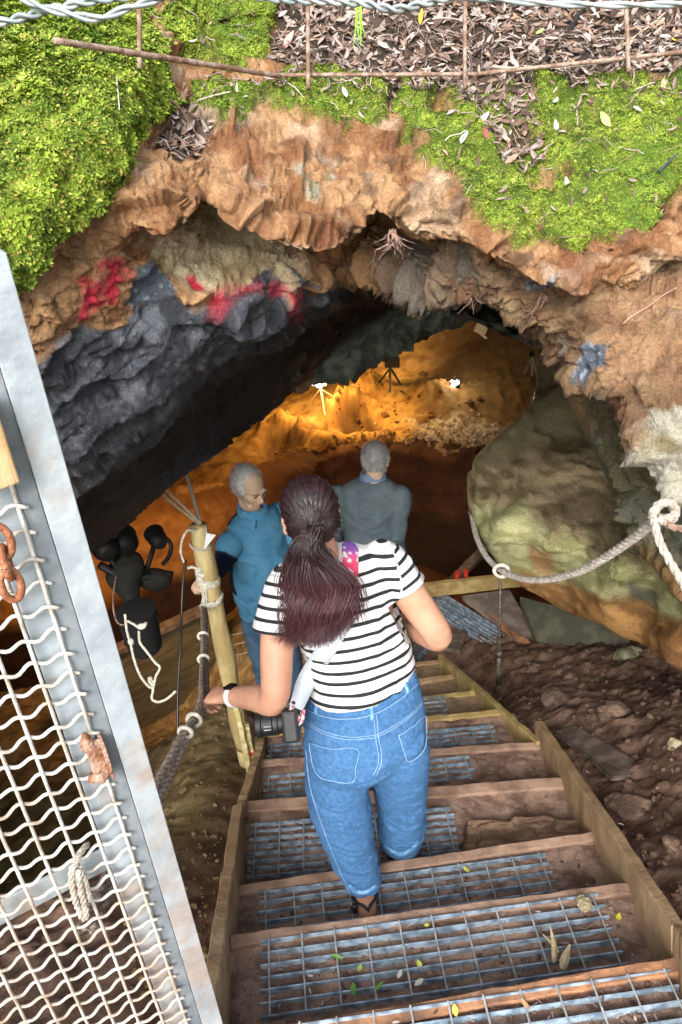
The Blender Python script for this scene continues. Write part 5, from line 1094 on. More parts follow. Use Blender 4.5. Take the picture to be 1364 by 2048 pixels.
for a, b_, r1 in [(0, .02, .030), (.02, .034, .034), (.035, .066, .0335), (.067, .082, .036)]: g.cyl(l0 + la * a, l0 + la * b_, r1, r1, 28)
g.build('lens', M_CAM, cmr, bevel=.0015)
g = MB(); g.cyl(l0 + la * .0822, l0 + la * .083, .031, .031, 24); g.build('lens_glass', M_GLS, cmr)
g = MB()
for k_ in range(7):
    for j_ in range(2): 
        a = 2.1 + .0 * k_ ; aa = -CF * .97 + cu_ * (-.25 + .5 * j_ * .4); aa = aa - la * (aa @ la); aa /= np.linalg.norm(aa); g.box(l0 + la * (.040 + .0028 * k_) + aa * .0338 + cu_ * .003 * j_, la * .0007, cu_ * .0012, aa * .0004)
g.build('lens_marks', M_WHT, cmr)
# patterned strap end on the right shoulder
def patc(V, U):
    n = fbm(V * 70, 3, 8); c1 = lerp((0.16, 0.08, 0.34), (0.60, 0.06, 0.12), smooth(1095, 1130, U[:, 1])); return lerp(c1, (0.75, .7, .75), smooth(.1, .25, n))
M_PAT = vmat('patterned_strap', .8, .2, .2, 100, .1)
patch(BSH, [(684, 1084), (708, 1086), (716, 1100), (716, 1150), (706, 1176), (690, 1176), (684, 1130)], .006, M_PAT, 'patterned_strap', cmr, 2.5, patc, .002)
# ------------------------------------------------------------------ two men farther down
M_SKINM = skinmat('pale_skin', (0.58, 0.40, 0.27), (0.68, 0.49, 0.35))
M_GHAIR, nt, bh = _new('grey_hair'); a_ = nt.nodes.new('ShaderNodeAttribute'); a_.attribute_name = 'Col'; nt.links.new(a_.outputs['Color'], bh.inputs['Base Color']); bh.inputs['Roughness'].default_value = .6
M_TOP = vmat('jersey', .95, .15, .4, 200, .10, 260, bdist=.004)
def man(label, hc, HA, yaw, neck, sho, chest, waist, hip, arms, feet, mats, sz=1.0):
    """all joints are world points; arms = [(shoulder, elbow, wrist, hand spec)]"""
    base = (feet[0] + feet[1]) / 2; root = empty('person', base, label, 'person')
    A = frame(math.radians(yaw)); Rx, Fx = A[0], A[1]
    b = MB(); head(b, hc, HA, sz); limb(b, [neck - UP * .03, hc - HA[2] * .06 - HA[1] * .02], [.062, .056])
    loft(b, [(hip, Rx * .14, Fx * .1), (waist, Rx * .14, Fx * .1), (chest, Rx * .16, Fx * .1), (sho, Rx * .15, Fx * .08), (neck, Rx * .07, Fx * .06)], 24)
    for s, e, w, hs in arms: limb(b, [s, (s + e) / 2, e, w], [.052, .046, .038, .027])
    hips = [hip + Rx * .09 - UP * .05, hip - Rx * .09 - UP * .05]
    if np.linalg.norm(hips[0] - feet[0]) > np.linalg.norm(hips[1] - feet[0]): hips = hips[::-1]
    for h, f in zip(hips, feet): limb(b, [h, (h + f) / 2 + Fx * .04, f + UP * .09], [.08, .055, .038])
    for s, e, w, hs in arms:
        if hs: hand(b, w, *hs)
    V, N, Fc = union(b, .005, 4)
    l = (V - hc) @ HA.T / sz; vc = np.ones((len(V), 3))
    def blob(p, r, c_, k=1.0):
        global _; d = np.linalg.norm((l - p) / np.array(r), axis=1); return lerp(vc, c_, smooth(1.15, .7, d) * k)
    vc = blob((0, .09, -.0575), (.024, .02, .010), (.85, .55, .5), .9)
    for k in (-1, 1): vc = blob((k * .031, .09, .012), (.017, .02, .010), (.7, .5, .45), .8); vc = blob((k * .04, .07, -.03), (.02, .03, .02), (1.1, .8, .75), .5)
    mesh('body', V, Fc, mats['skin'], root, vcol=vc)
    g = MB()
    for k in (-1, 1): g.ball(hc + (np.array([k * .031, .0905, .0095]) * sz) @ HA, np.array([.0115, .005, .0035]) * sz, 10, None, HA)
    g.build('eyes', M_BLK, root, smoothf=True)
    g = MB()
    for k in (-1, 1): g.tube([hc + (np.array([k * x, y, z]) * sz) @ HA for x, y, z in [(.014, .1, .025), (.03, .098, .031), (.047, .086, .026)]], np.array([.003, .004, .002]) * sz, 6)
    g.build('eyebrows', mats['brow'], root, smoothf=True)
    # hair: shell over the back and top of the skull, roughened
    b = MB(); b.ball(hc + (np.array([0, -.030, .036]) * sz) @ HA, np.array([.082, .094, .086]) * sz, 28, None, HA); b.ball(hc + (np.array([0, -.045, -.012]) * sz) @ HA, np.array([.074, .058, .058]) * sz, 24, None, HA)
    for k in (-1, 1): b.ball(hc + (np.array([k * .068, .02, .012]) * sz) @ HA, np.array([.010, .02, .024]) * sz, 14, None, HA)
    V, N, Fc = union(b, .005, 4); V = V + N * (.003 * ridged((V - hc) @ HA.T * np.array([60, 90, 40]), 3, 5) + .002)[:, None]
    l = (V - hc) @ HA.T / sz; n = fbm(V * 45, 3, 8)
    hc_ = lerp((0.24, 0.24, 0.23), (0.66, 0.65, 0.61), smooth(-.7, .8, n * .8 + .5 * smooth(.02, -.06, l[:, 2]) + mats.get('light', 0)))
    hair_ = mesh('hair', V, Fc, M_GHAIR, root, vcol=hc_)
    g = MB(); rr = np.random.default_rng(3); ids = rr.choice(len(V), 900)
    for q_ in ids:
        if l[q_, 2] < -.05: continue
        d = N[q_] * .35 - HA[2] * .8 * (1 if l[q_, 2] < .06 else .1) - HA[1] * .5 + rr.normal(0, .25, 3); d /= np.linalg.norm(d); g.tube([V[q_] - d * .002, V[q_] + d * .008 + N[q_] * .002, V[q_] + d * .016 + N[q_] * .001], [.0011, .0009, .0003], 4, np.array([.5, .5, .48]) * rr.uniform(.4, 1.3), caps=False)
    g.build('hair_strands', M_GHAIR, hair_, smoothf=True, vc=True)
    # sweater
    b = MB()
    loft(b, [(hip + UP * .0, Rx * .175, Fx * .125), (waist, Rx * mats['wa'], Fx * mats['wd']), (chest, Rx * .185, Fx * .13), (sho, Rx * .19, Fx * .1), ((sho + neck) / 2 + UP * .02, Rx * .13, Fx * .085), (neck, Rx * .072, Fx * .068)], 34, 2.2)
    for s, e, w, hs in arms:
        d1 = (e - s) * mats['slv'] + s; 
        if mats['slv'] >= 1: limb(b, [s, (s + e) / 2, e, (e + w) / 2, w - (w - e) * .06], [.072, .064, .054, .047, .040])
        else: limb(b, [s, (s + d1) / 2, d1], [.072, .068, .062])
    V, N, Fc = union(b, .007, 6)
    V = V + N * (.012 * ridged((V @ np.array([[.8, 0, .6], [0, 1, 0], [-.6, 0, .8]])) * np.array([4, 4, 12]) + fbm(V * 4, 2, 3)[:, None], 3, 15) + .005 * fbm(V * 6, 3, 16))[:, None]
    tc1, tc2 = np.array(mats['tc'][0]), np.array(mats['tc'][1]); nf = fbm(V * 14, 4, 7); vc = lerp(tc1, tc2, smooth(-.8, .8, nf))
    if 'navy' in mats:
        f_ = (V - sho) @ Fx + .02 * fbm(V * 6, 2, 8); s0, e0, w0 = arms[0][:3]; de = (w0 - e0) / np.linalg.norm(w0 - e0); ta = (V - e0) @ de; near = np.linalg.norm((V - e0) - ta[:, None] * de, axis=1) < .075
        vc = lerp(vc, (.010, .016, .038), np.maximum(smooth(-.03, -.05, f_) * (V[:, 2] > waist[2] - .05), near * smooth(-.03, .0, ta)))
    top = mesh(mats['topname'], V, Fc, M_TOP, root, vcol=vc)
    g = MB(); t_ = np.linspace(0, 2 * math.pi, 26); cn = neck + UP * .028
    ring = np.array([cn + Rx * math.cos(a) * .069 + Fx * (math.sin(a) * .069 + .008) - UP * .012 * math.sin(a) for a in t_]); V = []; 
    for k_, (up, out) in enumerate([(-.035, .006), (.012, .002), (.022, .006), (.006, .014), (-.03, .018)]): V.append(ring + UP * up + (ring - cn) / .069 * out)
    V = np.array(V); Fq = gridfaces(5, 26); mesh('collar', V.reshape(-1, 3), Fq, mats['collar'], root)
    # trousers
    b = MB(); loft(b, [(hip + UP * .06, Rx * .165, Fx * .115), (hip, Rx * .172, Fx * .122), (hip - UP * .1, Rx * .16, Fx * .11)], 28)
    for h, f in zip(hips, feet): k = (h + f) / 2 + Fx * .04; limb(b, [h, k, f + UP * .06], [.095, .078, .064])
    V, N, Fc = union(b, .008, 5); V = V + N * (.008 * ridged(V * np.array([5, 5, 12]), 3, 25))[:, None]; mesh('trousers', V, Fc, mats['trou'], root)
    for f in feet:
        g = MB(); fd = Fx; loft(g, [(f - fd * .08 + UP * .03, Rx * .025, UP * .03), (f - fd * .03 + UP * .045, Rx * .042, UP * .05), (f + fd * .07 + UP * .035, Rx * .044, UP * .038), (f + fd * .17 + UP * .025, Rx * .035, UP * .025)], 18); g.build('shoe', M_BLK, root, smoothf=True)
    return root, top
M_BLUE = mat('blue_fleece', (0.07, 0.27, 0.47), 0.95, 0, c2=(0.13, 0.39, 0.62), scale=12, bump=.4, bscale=220, sheen=.3, spec=.15)
M_NAVY = mat('navy_cloth', (0.012, 0.022, 0.06), 0.9, 0, var=.2, bump=.2)
M_GREY = mat('slate_blue_cotton', (0.085, 0.13, 0.16), 0.95, 0, c2=(0.12, 0.17, 0.205), scale=10, bump=.3, bscale=200, spec=.15)
M_LCOL = mat('blue_collar', (0.16, 0.24, 0.34), 0.9)
M_TROU = mat('blue_trousers', (0.045, 0.10, 0.17), 0.9, 0, c2=(0.075, 0.15, 0.24), scale=10, bump=.3, bscale=200)
M_DTR = mat('dark_trousers', (0.015, 0.017, 0.022), 0.9, 0, var=.2, bump=.3)
M_BROW = mat('grey_brow', (0.18, 0.16, 0.14), 0.9); 
def dn(p, z): return np.array([p[0], p[1], z])
hc1 = P(499, 976, 4.14); A1_ = frame(math.radians(-138), math.radians(-16), 0)
nk1 = P(503, 1022, 4.20); sh1 = P(508, 1048, 4.24); A_ = frame(math.radians(-132))
hp1 = P(532, 1212, 4.62)
s1r = sh1 + A_[0] * .19 - UP * .03; s1l = sh1 - A_[0] * .19 - UP * .03
wr1 = P(424, 1150, 3.93); el1 = P(450, 1118, 4.16)
m1, t1_ = man('grey haired man in a blue zip sweater holding the wooden post', hc1, A1_, -132, nk1, sh1, P(515, 1100, 4.34), P(522, 1150, 4.46), hp1,
    [(s1r, el1, wr1, (P(400, 1166, 3.86) - wr1, CU * .6 - CF * .4, CU, (.6, 1.0, .9), 1.0, .08, (.5, .8))), (s1l, s1l + np.array([.10, .0, -.28]), s1l + np.array([.02, -.05, -.5]), None)],
    [dn(hp1 + A_[0] * .11, -2.33), dn(hp1 - A_[0] * .11, -2.33)], dict(skin=M_SKINM, navy=1, tc=((.075, .25, .42), (.12, .34, .53)), collar=M_BLUE, trou=M_TROU, slv=1, topname='sweater', wa=.19, wd=.155, brow=M_BROW, light=.35))
BT1 = bvh_of(t1_)
zp = MB(); stitch(BT1, [(508, 1022), (512, 1040), (511, 1058)], .003, M_NAVY, 'zip', m1, .003, mb=zp)
try: zp.build('zip', M_NAVY, t1_, smoothf=True)
except Exception: pass
patch(BT1, [(500, 1020), (514, 1018), (520, 1026), (514, 1036), (506, 1034)], .004, M_LCOL, 'undershirt', t1_, 2.0)
hc2 = P(753, 920, 4.70); A2_ = frame(math.radians(-24), math.radians(-14), 0); B2 = frame(math.radians(-8))
nk2 = P(746, 958, 4.76); sh2 = P(738, 984, 4.80); hp2 = P(752, 1125, 5.12); s2l = sh2 - B2[0] * .2 - UP * .03; s2r = sh2 + B2[0] * .2 - UP * .035
e2r = P(792, 1082, 4.92); w2r = P(806, 1128, 4.72)
m2, t2_ = man('grey haired man in a slate blue polo shirt standing with his back turned', hc2, A2_, -8, nk2, sh2, P(741, 1030, 4.90), P(746, 1080, 5.0), hp2,
    [(s2r, e2r, w2r, (P(808, 1160, 4.62) - w2r, B2[0], CU, (.4, .4, .3), 1.0)), (s2l, s2l + np.array([-.05, .02, -.28]), s2l + np.array([.04, .2, -.4]), None)],
    [dn(hp2 + B2[0] * .1, -2.38), dn(hp2 - B2[0] * .1, -2.38)], dict(skin=M_SKINM, light=-.75, tc=((.085, .115, .13), (.12, .155, .17)), collar=M_LCOL, trou=M_DTR, slv=1.0, topname='polo_shirt', wa=.185, wd=.14, brow=M_BROW))
# ------------------------------------------------------------------ wooden post with cords, rope handrail
pb_ = PZ(488, 1492, -1.62); yb = pb_[1]
pt_ = PY(394, 1052, yb + .0); 
post = empty('wooden_post', pb_, 'stripped wooden post tied with pale cord at the left of the steps', 'post')
M_POST = mat('stripped_log', (0.36, 0.27, 0.11), 0.75, 0, c2=(0.54, 0.44, 0.21), scale=14, bump=.5, bscale=60, stretch=(1, 1, .25))
g = MB(); t = np.linspace(0, 1, 40)[:, None]; pts = pb_ + (pt_ - pb_) * t; pts = pts + .008 * np.stack([fbm(pts * 3, 2, 1), fbm(pts * 3, 2, 2), 0 * pts[:, 0]], -1)
g.tube(pts, .047 + .004 * np.sin(t[:, 0] * 17), 18); g.tube([pb_ + (pb_ - pt_) * .25, pb_ + (pt_ - pb_) * .01], [.047, .047], 18); g.build('log', M_POST, post, smoothf=True)
M_STK = mat('yellow_stake', (0.45, 0.38, 0.16), .7, 0, c2=(.62, .56, .32), scale=18)
for k_, (x0, y0, x1, y1, w_, lb) in enumerate([(496, 1525, 468, 1400, .022, 'pale yellow stake left of the upper side board, the taller one'), (507, 1515, 492, 1450, .028, 'pale yellow stake with a red painted foot by the side board')]):
    a_ = PZ(x0, y0, -1.55); b_ = PY(x1, y1, a_[1]); o = plank(a_ - UP * .1, b_, CF * -1, w_ * 1.3, .02, M_STK, 'stake', None, seed=60 + k_); tag(o, lb, 'stake')
    if k_: g = MB(); c_ = a_ + (b_ - a_) * .18; g.box(c_ - CF * .012, (b_ - a_) * .10, CR * w_ * .5, CF * .004); mk = g.build('red_mark', M_RED, o)
axp = (pt_ - pb_) / np.linalg.norm(pt_ - pb_); xp = np.cross(axp, CF); xp /= np.linalg.norm(xp); yp = np.cross(axp, xp)
def on_post(y_): tt = (y_ - 1492) / (1052 - 1492); return pb_ + (pt_ - pb_) * tt
pd_ = lambda y_: float((on_post(y_) - CP) @ CF)
g = MB()
def wrap(y_, turns, r=.0065, R=.052, rise=.012, tilt=.25):
    a = np.linspace(0, 2 * math.pi * turns, int(26 * turns)); c_ = on_post(y_); pts = np.array([c_ + xp * math.cos(x) * R + yp * math.sin(x) * R + axp * (rise * x / 6.28 + tilt * R * math.cos(x)) for x in a]); g.tube(pts, r, 7)
wrap(1150, 3.2, tilt=.2); wrap(1185, 2.3, tilt=-.35); wrap(1140, 1.2, tilt=.5); wrap(1085, 1.5, .003)
for a_, b_ in [((392, 1135), (408, 1210)), ((402, 1140), (414, 1212)), ((398, 1150), (410, 1218)), ((412, 1130), (404, 1205))]:
    g.tube(crom([P(*a_, pd_(1150) - .065), P((a_[0] + b_[0]) / 2 + 3, 1175, pd_(1170) - .075), P(*b_, pd_(1200) - .06)], 8), .006, 7)
for c_ in [(398, 1140), (407, 1212), (404, 1150)]: g.ball(P(*c_, pd_(c_[1]) - .07), (.022, .018, .016), 10)
g.tube(crom([P(398, 1140, pd_(1140) - .07), P(385, 1134, pd_(1140) - .08), P(376, 1136, pd_(1140) - .07)], 8), .008, 7)
g.build('cord_lashing', M_ROPEW, post, smoothf=True)
g = MB(); dd = pd_(1052); g.tube(crom([P(390, 1062, dd - .05), P(374, 1062, dd - .06), P(364, 1082, dd - .05), P(362, 1105, dd - .04), P(368, 1125, dd - .04)], 8), .006, 8); g.build('cord_hook', M_ROPEW, post, smoothf=True)
M_PAPER = mat('paper', (0.74, 0.76, 0.78), 0.8, 0, var=.04)
V = np.array([P(412, 1050, dd - .01), P(414, 1066, dd - .012), P(432, 1070, dd + .0), P(408, 1100, dd - .03), P(411, 1074, dd - .02)]); o_ = CF * .002
g = MB(); g.add(np.concatenate([V, V + o_]), [[0, 4, 3, 2, 1][::1], [5, 6, 7, 8, 9]] + [[i, (i + 1) % 5, 5 + (i + 1) % 5, 5 + i] for i in range(5)]); o = g.build('paper_note', M_PAPER); tag(o, 'crumpled white paper scrap stuck at the top of the wooden post', 'paper')
# thin lines from the post top to the roof
M_TWINE = mat('grey_twine', (0.33, 0.27, 0.18), 0.9)
for i, (p_, lb) in enumerate([(((398, 1048), (318, 985)), 'pale guy line from the post top, leftmost of the three'), (((402, 1046), (328, 976)), 'pale guy line from the post top, between its two neighbours'), (((400, 1044), (371, 942)), 'pale guy line from the post top, the steepest one')]):
    g = MB(); g.tube([P(*p_[0], dd), P(*p_[1], dd - .15 if i < 2 else dd + .1)], .007 if i < 2 else .011, 7); o = g.build('guy_line', M_TWINE); tag(o, lb, 'line', 'guy lines above the wooden post')
# handrail rope, doubled, with pale rings
M_HR = mat('old_brown_rope', (0.20, 0.15, 0.115), 0.9, 0, c2=(0.36, 0.29, 0.24), scale=70, bump=.8, bscale=240)
D0 = pd_(1205) - .03
h1 = [P(405, 1212, D0), P(407, 1270, 3.15), P(406, 1320, 2.85), P(404, 1368, 2.5), P(404, 1392, 2.38), P(392, 1430, 2.25), P(367, 1466, 2.14), P(335, 1525, 2.0), P(300, 1590, 1.85), P(240, 1700, 1.62), P(160, 1860, 1.4)]
h2 = [P(408, 1212, D0 + .01), P(411, 1270, 3.16), P(411, 1320, 2.87), P(412, 1368, 2.53), P(413, 1395, 2.42), P(398, 1440, 2.28), P(376, 1475, 2.17), P(348, 1535, 2.03), P(318, 1595, 1.88), P(262, 1700, 1.66), P(180, 1860, 1.43)]
hr = empty('handrail_rope', P(370, 1462, 2.14), 'doubled brown handrail rope gripped by the woman', 'rope')
for h in (h1, h2): rope(h, .0115, sp=8).build('rope_strand', M_HR, hr, smoothf=True)
def ring(c_, ax_, R, r, n=26):
    x = np.cross(ax_, CF); x /= np.linalg.norm(x); y = np.cross(ax_, x); y /= np.linalg.norm(y); g = MB(); g.tube([c_ + x * R * math.cos(a) + y * R * math.sin(a) for a in np.linspace(0, 2 * math.pi, n)], r, 8, caps=False); return g
for (x, y, D, R, dx, dy) in [(371, 1465, 2.15, .019, -30, 60), (406, 1272, 3.14, .02, 0, 40), (407, 1318, 2.86, .019, 0, 40), (388, 1440, 2.22, .02, -20, 40)]:
    a_ = P(x + dx, y + dy, D - .1) - P(x, y, D); a_ /= np.linalg.norm(a_); ring(P(x, y, D), a_, R, .0065).build('cord_ring', M_ROPEW, hr, smoothf=True)
# grey rope on the right, knot, tail, iron stake
R1 = [P(944, 1032, 4.02), P(952, 1070, 3.7), P(972, 1112, 3.4), P(1005, 1142, 3.15), P(1050, 1158, 2.9), P(1100, 1158, 2.65), P(1160, 1142, 2.4), P(1215, 1112, 2.2), P(1265, 1078, 2.02), P(1300, 1050, 1.9), P(1316, 1030, 1.84)]
gr = empty('safety_rope', P(1100, 1158, 2.65), 'thick grey safety rope sagging across the boulder at right', 'rope')
rope(R1, .0135, sp=8).build('rope_span', M_ROPE, gr, smoothf=True)
g = MB(); kc = P(1330, 1020, 1.80); kn = [kc + (CR * math.cos(a) * .022 + CU * math.sin(a) * .020 + CF * .012 * math.sin(2.0 * a)) for a in np.linspace(0, 2 * math.pi * 1.9, 26)]
rope(kn, .0105, mb=g, sp=3); rope([P(1310, 1048, 1.86), P(1304, 1030, 1.78), P(1318, 1008, 1.77), P(1345, 1008, 1.78), P(1352, 1028, 1.8), P(1335, 1048, 1.81), P(1318, 1038, 1.78)], .0105, mb=g, sp=6); g.build('knot', M_ROPE, gr, smoothf=True)
rope([P(1306, 1034, 1.79), P(1318, 1080, 1.78), P(1338, 1120, 1.77), P(1362, 1160, 1.76), P(1400, 1230, 1.74)], .0105, sp=8).build('rope_tail', M_ROPE, gr, smoothf=True)
rope([P(1326, 1036, 1.80), P(1342, 1052, 1.79), P(1372, 1058, 1.78), P(1440, 1050, 1.76)], .009, sp=8).build('brown_tail', M_ROPEB, gr, smoothf=True)
M_IRON = mat('wet_iron', (0.10, 0.085, 0.07), 0.5, .4, c2=(0.22, 0.19, 0.15), scale=40)
sb = PZ(997, 1372, -1.98); st_ = PY(1001, 1152, sb[1] + .0)
sk = empty('iron_stake', sb, 'thin iron stake holding up the sagging grey rope', 'stake')
g = MB(); g.tube([sb - [0, 0, .2], sb, (sb + st_) / 2, st_], .009, 10); g.build('stake_rod', M_IRON, sk, smoothf=True)
g = MB(); g.tube([sb + (st_ - sb) * .02, sb + (st_ - sb) * .3], .016, 10); g.tube([sb + (st_ - sb) * .29, sb + (st_ - sb) * .33], .02, 10); g.build('stake_sleeve', M_IRON, sk, smoothf=True)
ring(P(1003, 1142, 3.13), np.array([.3, 1, 0]) / 1.04, .03, .008).build('rope_eye', M_ROPEW, sk, smoothf=True)
ey = ring(P(944, 1026, 4.04), CF * .5 + CR * .8, .022, .006).build('eye_bolt', M_IRON, smoothf=True); tag(ey, 'small iron eye bolt in the boulder edge where the grey rope ends', 'bolt')
# black cable and tangled white cord at the left
M_CABLE = mat('black_cable', (0.015, 0.015, 0.014), 0.35)
g = MB(); g.tube(crom([P(372, 1120, 3.7), P(366, 1165, 3.68), P(363, 1230, 3.66), P(361, 1300, 3.6), P(356, 1370, 3.56), P(355, 1470, 3.5)], 10), .006, 8); o = g.build('power_cable', M_CABLE, smoothf=True); tag(o, 'thin black cable hanging in front of the plywood panel', 'cable')
wc_ = empty('white_cord', P(300, 1330, 3.3), 'tangled pale cord hanging below the dark lamp stand', 'cord')
for pts in ([(250, 1228), (254, 1262), (262, 1290), (268, 1318), (280, 1350), (296, 1372), (306, 1378), (304, 1398), (318, 1404), (336, 1396), (352, 1382)],
            [(278, 1262), (280, 1285), (296, 1306), (310, 1325), (320, 1335), (312, 1352), (308, 1366), (300, 1354), (298, 1362), (306, 1370), (310, 1360), (306, 1378)],
            [(255, 1242), (270, 1250), (280, 1258)]):
    rope([P(x, y, 3.25) for x, y in pts], .006, sp=8).build('cord_length', M_ROPEW, wc_, smoothf=True)
g = MB(); g.ball(P(283, 1253, 3.24), (.022, .016, .014), 10); g.ball(P(262, 1284, 3.24), (.014, .012, .02), 10); g.tube(crom([P(283, 1253, 3.24), P(292, 1246, 3.23), P(288, 1256, 3.22)], 6), .006, 6); g.build('cord_knot', M_ROPEW, wc_, smoothf=True)
# bucket
g = MB(); bp = P(292, 1300, 3.75); g.tube([bp, bp + UP * .02, bp + UP * .24, bp + UP * .25], [.07, .085, .098, .1], 24); o = g.build('dark_bucket', mat('dark_plastic', (0.003, 0.003, 0.003), 0.85, 0, var=.2), smoothf=True, bevel=.003); tag(o, 'dark bucket standing behind the tangled pale cord', 'bucket')
# lamp stand with two round heads and hose
M_DARKM = mat('dark_enamel', (0.004, 0.004, 0.004), 0.65, 0, var=.2); M_DARKG = mat('dark_green_canvas', (0.008, 0.008, 0.005), 0.85, 0, var=.4, scale=20, bump=.5, bscale=60)
ls = empty('lamp_stand', P(255, 1290, 4.0), 'dark stand with round work lamps facing away towards the orange soil', 'lamp')
def dish(c_, ax_, R, L):
    ax_ = ax_ / np.linalg.norm(ax_); g = MB(); g.tube([c_ - ax_ * L * .5, c_ - ax_ * L * .45, c_ - ax_ * L * .1, c_ + ax_ * L * .5, c_ + ax_ * L * .52], [R * .35, R * .6, R * .9, R, R * 1.03], 24); return g
away = np.array([-.45, .85, .1])
for (x, y, D, R) in [(248, 1088, 4.0, .085), (315, 1078, 4.05, .055), (212, 1098, 3.9, .075)]:
    c_ = P(x, y, D); hd = dish(c_, away, R, .12).build('lamp_head', M_DARKM, ls, smoothf=True)
g = MB(); g.tube([P(248, 1105, 4.0), P(252, 1200, 4.02), P(255, 1290, 4.05)], .018, 10); g.tube([P(200, 1130, 3.9), P(250, 1160, 4.0), P(330, 1148, 4.1), P(345, 1150, 4.1)], .022, 10); g.tube([P(212, 1110, 3.9), P(250, 1150, 4.0)], .016, 8); g.tube([P(308, 1092, 4.05), P(290, 1150, 4.05)], .014, 8); g.build('stand_frame', M_DARKM, ls, smoothf=True)
b = MB(); loft(b, [(P(258, 1108, 4.0), CR * .05, CF * .05), (P(252, 1135, 4.0), CR * .09, CF * .07), (P(248, 1165, 4.02), CR * .085, CF * .06), (P(262, 1200, 4.02), CR * .04, CF * .04)], 20); b.ball(P(310, 1160, 4.1), (.09, .05, .06), 16, None, np.stack([CR, CF, CU])); V, N, Fc = union(b, .012, 3); V = V + N * (.015 * ridged(V * 9, 3, 3))[:, None]; mesh('canvas_cover', V, Fc, M_DARKG, ls)
g = MB(); g.tube(crom([P(312, 1075, 4.04), P(330, 1076, 4.0), P(342, 1090, 3.98), P(338, 1112, 4.0), P(326, 1128, 4.04)], 8), .012, 8); g.build('hose', M_DARKM, ls, smoothf=True)
g = MB()
for k_ in range(6): g.ball(P(250 + k_ * 3.4, 1226 + k_ * 4.4, 3.9), .006, 6)
g.build('indicator_strip', M_WHT, ls)
g = MB(); g.tube(crom([P(232, 1150, 3.6), P(226, 1200, 3.5), P(232, 1240, 3.45), P(248, 1250, 3.4), P(252, 1232, 3.4)], 8), .004, 6); o = g.build('thin_cord', M_ROPEB, smoothf=True); tag(o, 'thin brown cord looping beside the gate frame', 'cord')
# ------------------------------------------------------------------ lamps and stands on the dig surface
def lamp_spot(name, pos, tgt, energy, size, blend, colr, rad=.12):
    l = bpy.data.lights.new(name, 'SPOT'); l.energy = energy; l.spot_size = math.radians(size); l.spot_blend = blend; l.color = colr; l.shadow_soft_size = rad; o = bpy.data.objects.new(name, l); col.objects.link(o)
    o.location = tuple(pos); o.rotation_euler = Vector(np.asarray(pos) - np.asarray(tgt)).to_track_quat('Z', 'Y').to_euler(); return o
def lamp_point(name, pos, energy, colr, rad=.05):
    l = bpy.data.lights.new(name, 'POINT'); l.energy = energy; l.color = colr; l.shadow_soft_size = rad; o = bpy.data.objects.new(name, l); col.objects.link(o); o.location = tuple(pos); return o
def gnd(x, y, dz=0.0):
    p, n = hit(BT, x, y); return p if p is not None else PZ(x, y, TOPZ)
WARM = (1.0, .62, .22); WARM2 = (1.0, .72, .36)
M_STEELB = mat('dark_lamp_housing', (0.01, 0.01, 0.01), 0.4)
M_TRI = mat('tripod_aluminium', (0.45, 0.40, 0.30), 0.4, .3); M_CREAM = mat('cream_housing', (0.62, 0.56, 0.42), 0.5)
def tripod(base, top, r, spreadr, mt, parent, n=3):
    for k_ in range(n):
        a = 2 * math.pi * k_ / n + .5; g = MB(); f_ = base + np.array([math.cos(a), math.sin(a), 0]) * spreadr; g.tube([f_, base + (top - base) * .75], r, 6); g.build('leg', mt, parent)
    g = MB(); g.tube([base + (top - base) * .35, top], r * 1.3, 8); g.build('column', mt, parent)
# black floodlight on a small tripod, shining at the back wall
q = gnd(778, 775); tp = PY(782, 722, q[1]); fl = empty('floodlight', q, 'black floodlight on a low tripod lighting the yellow back wall', 'floodlight')
tripod(q, tp, .012, .16, M_STEELB, fl); g = MB(); cfl = PY(784, 724, q[1]); g.box(cfl, CR * .085, np.array([0, .035, 0]), UP * .06); g.build('lamp_housing', M_STEELB, fl, bevel=.008)
lamp_spot('floodlight_lamp', cfl + np.array([0, .12, .02]), cfl + np.array([.2, 2.2, -.25]), 48, 100, .9, (1, .70, .32))
# small lit lamp with a white hood on a tripod at the left
q = gnd(650, 815); yq = q[1]; tp = PY(638, 765, yq); tl_ = empty('tripod_lamp', q, 'bright white lamp head on a thin tripod under the low roof at left', 'lamp')
tripod(q, tp, .010, .22, mat('lit_tripod', (0.6, 0.5, 0.3), .5), tl_)
M_EMW = mat('lit_lamp', (0.9, 0.9, 0.85), .4, emit=((1, .93, .75), 6.0)); g = MB(); g.box(tp, CR * .075, np.array([0, .05, 0]), UP * .02); g.box(tp - UP * .03, CR * .03, np.array([0, .03, 0]), UP * .02); g.build('lamp_head', M_EMW, tl_, bevel=.006)
lamp_spot('tripod_lamp_light', tp + UP * .42 + np.array([.15, -.2, 0]), PZ(680, 850, TOPZ), 68, 150, .9, (1, .60, .20), .3)
# bare bulb lamp
q = gnd(912, 772); bl = empty('bare_lamp', q, 'small glowing bare lamp on the dark soil at the back', 'lamp')
M_EMB = mat('glowing_bulb', (1, 1, 1), .4, emit=((1, .9, .7), 30.0)); qc = PY(909, 766, q[1]); g = MB(); g.ball(qc, (.05, .045, .045), 14); g.build('bulb', M_EMB, bl, smoothf=True); g = MB(); g.cyl(qc + UP * .03, qc + UP * .08, .03, .02, 10); g.cyl(q - UP * .02, q + UP * .03, .05, .04, 10); g.build('socket', M_STEELB, bl)
lamp_point('bare_lamp_light', qc + np.array([0, -.06, .22]), 5, (1, .85, .55), .05)
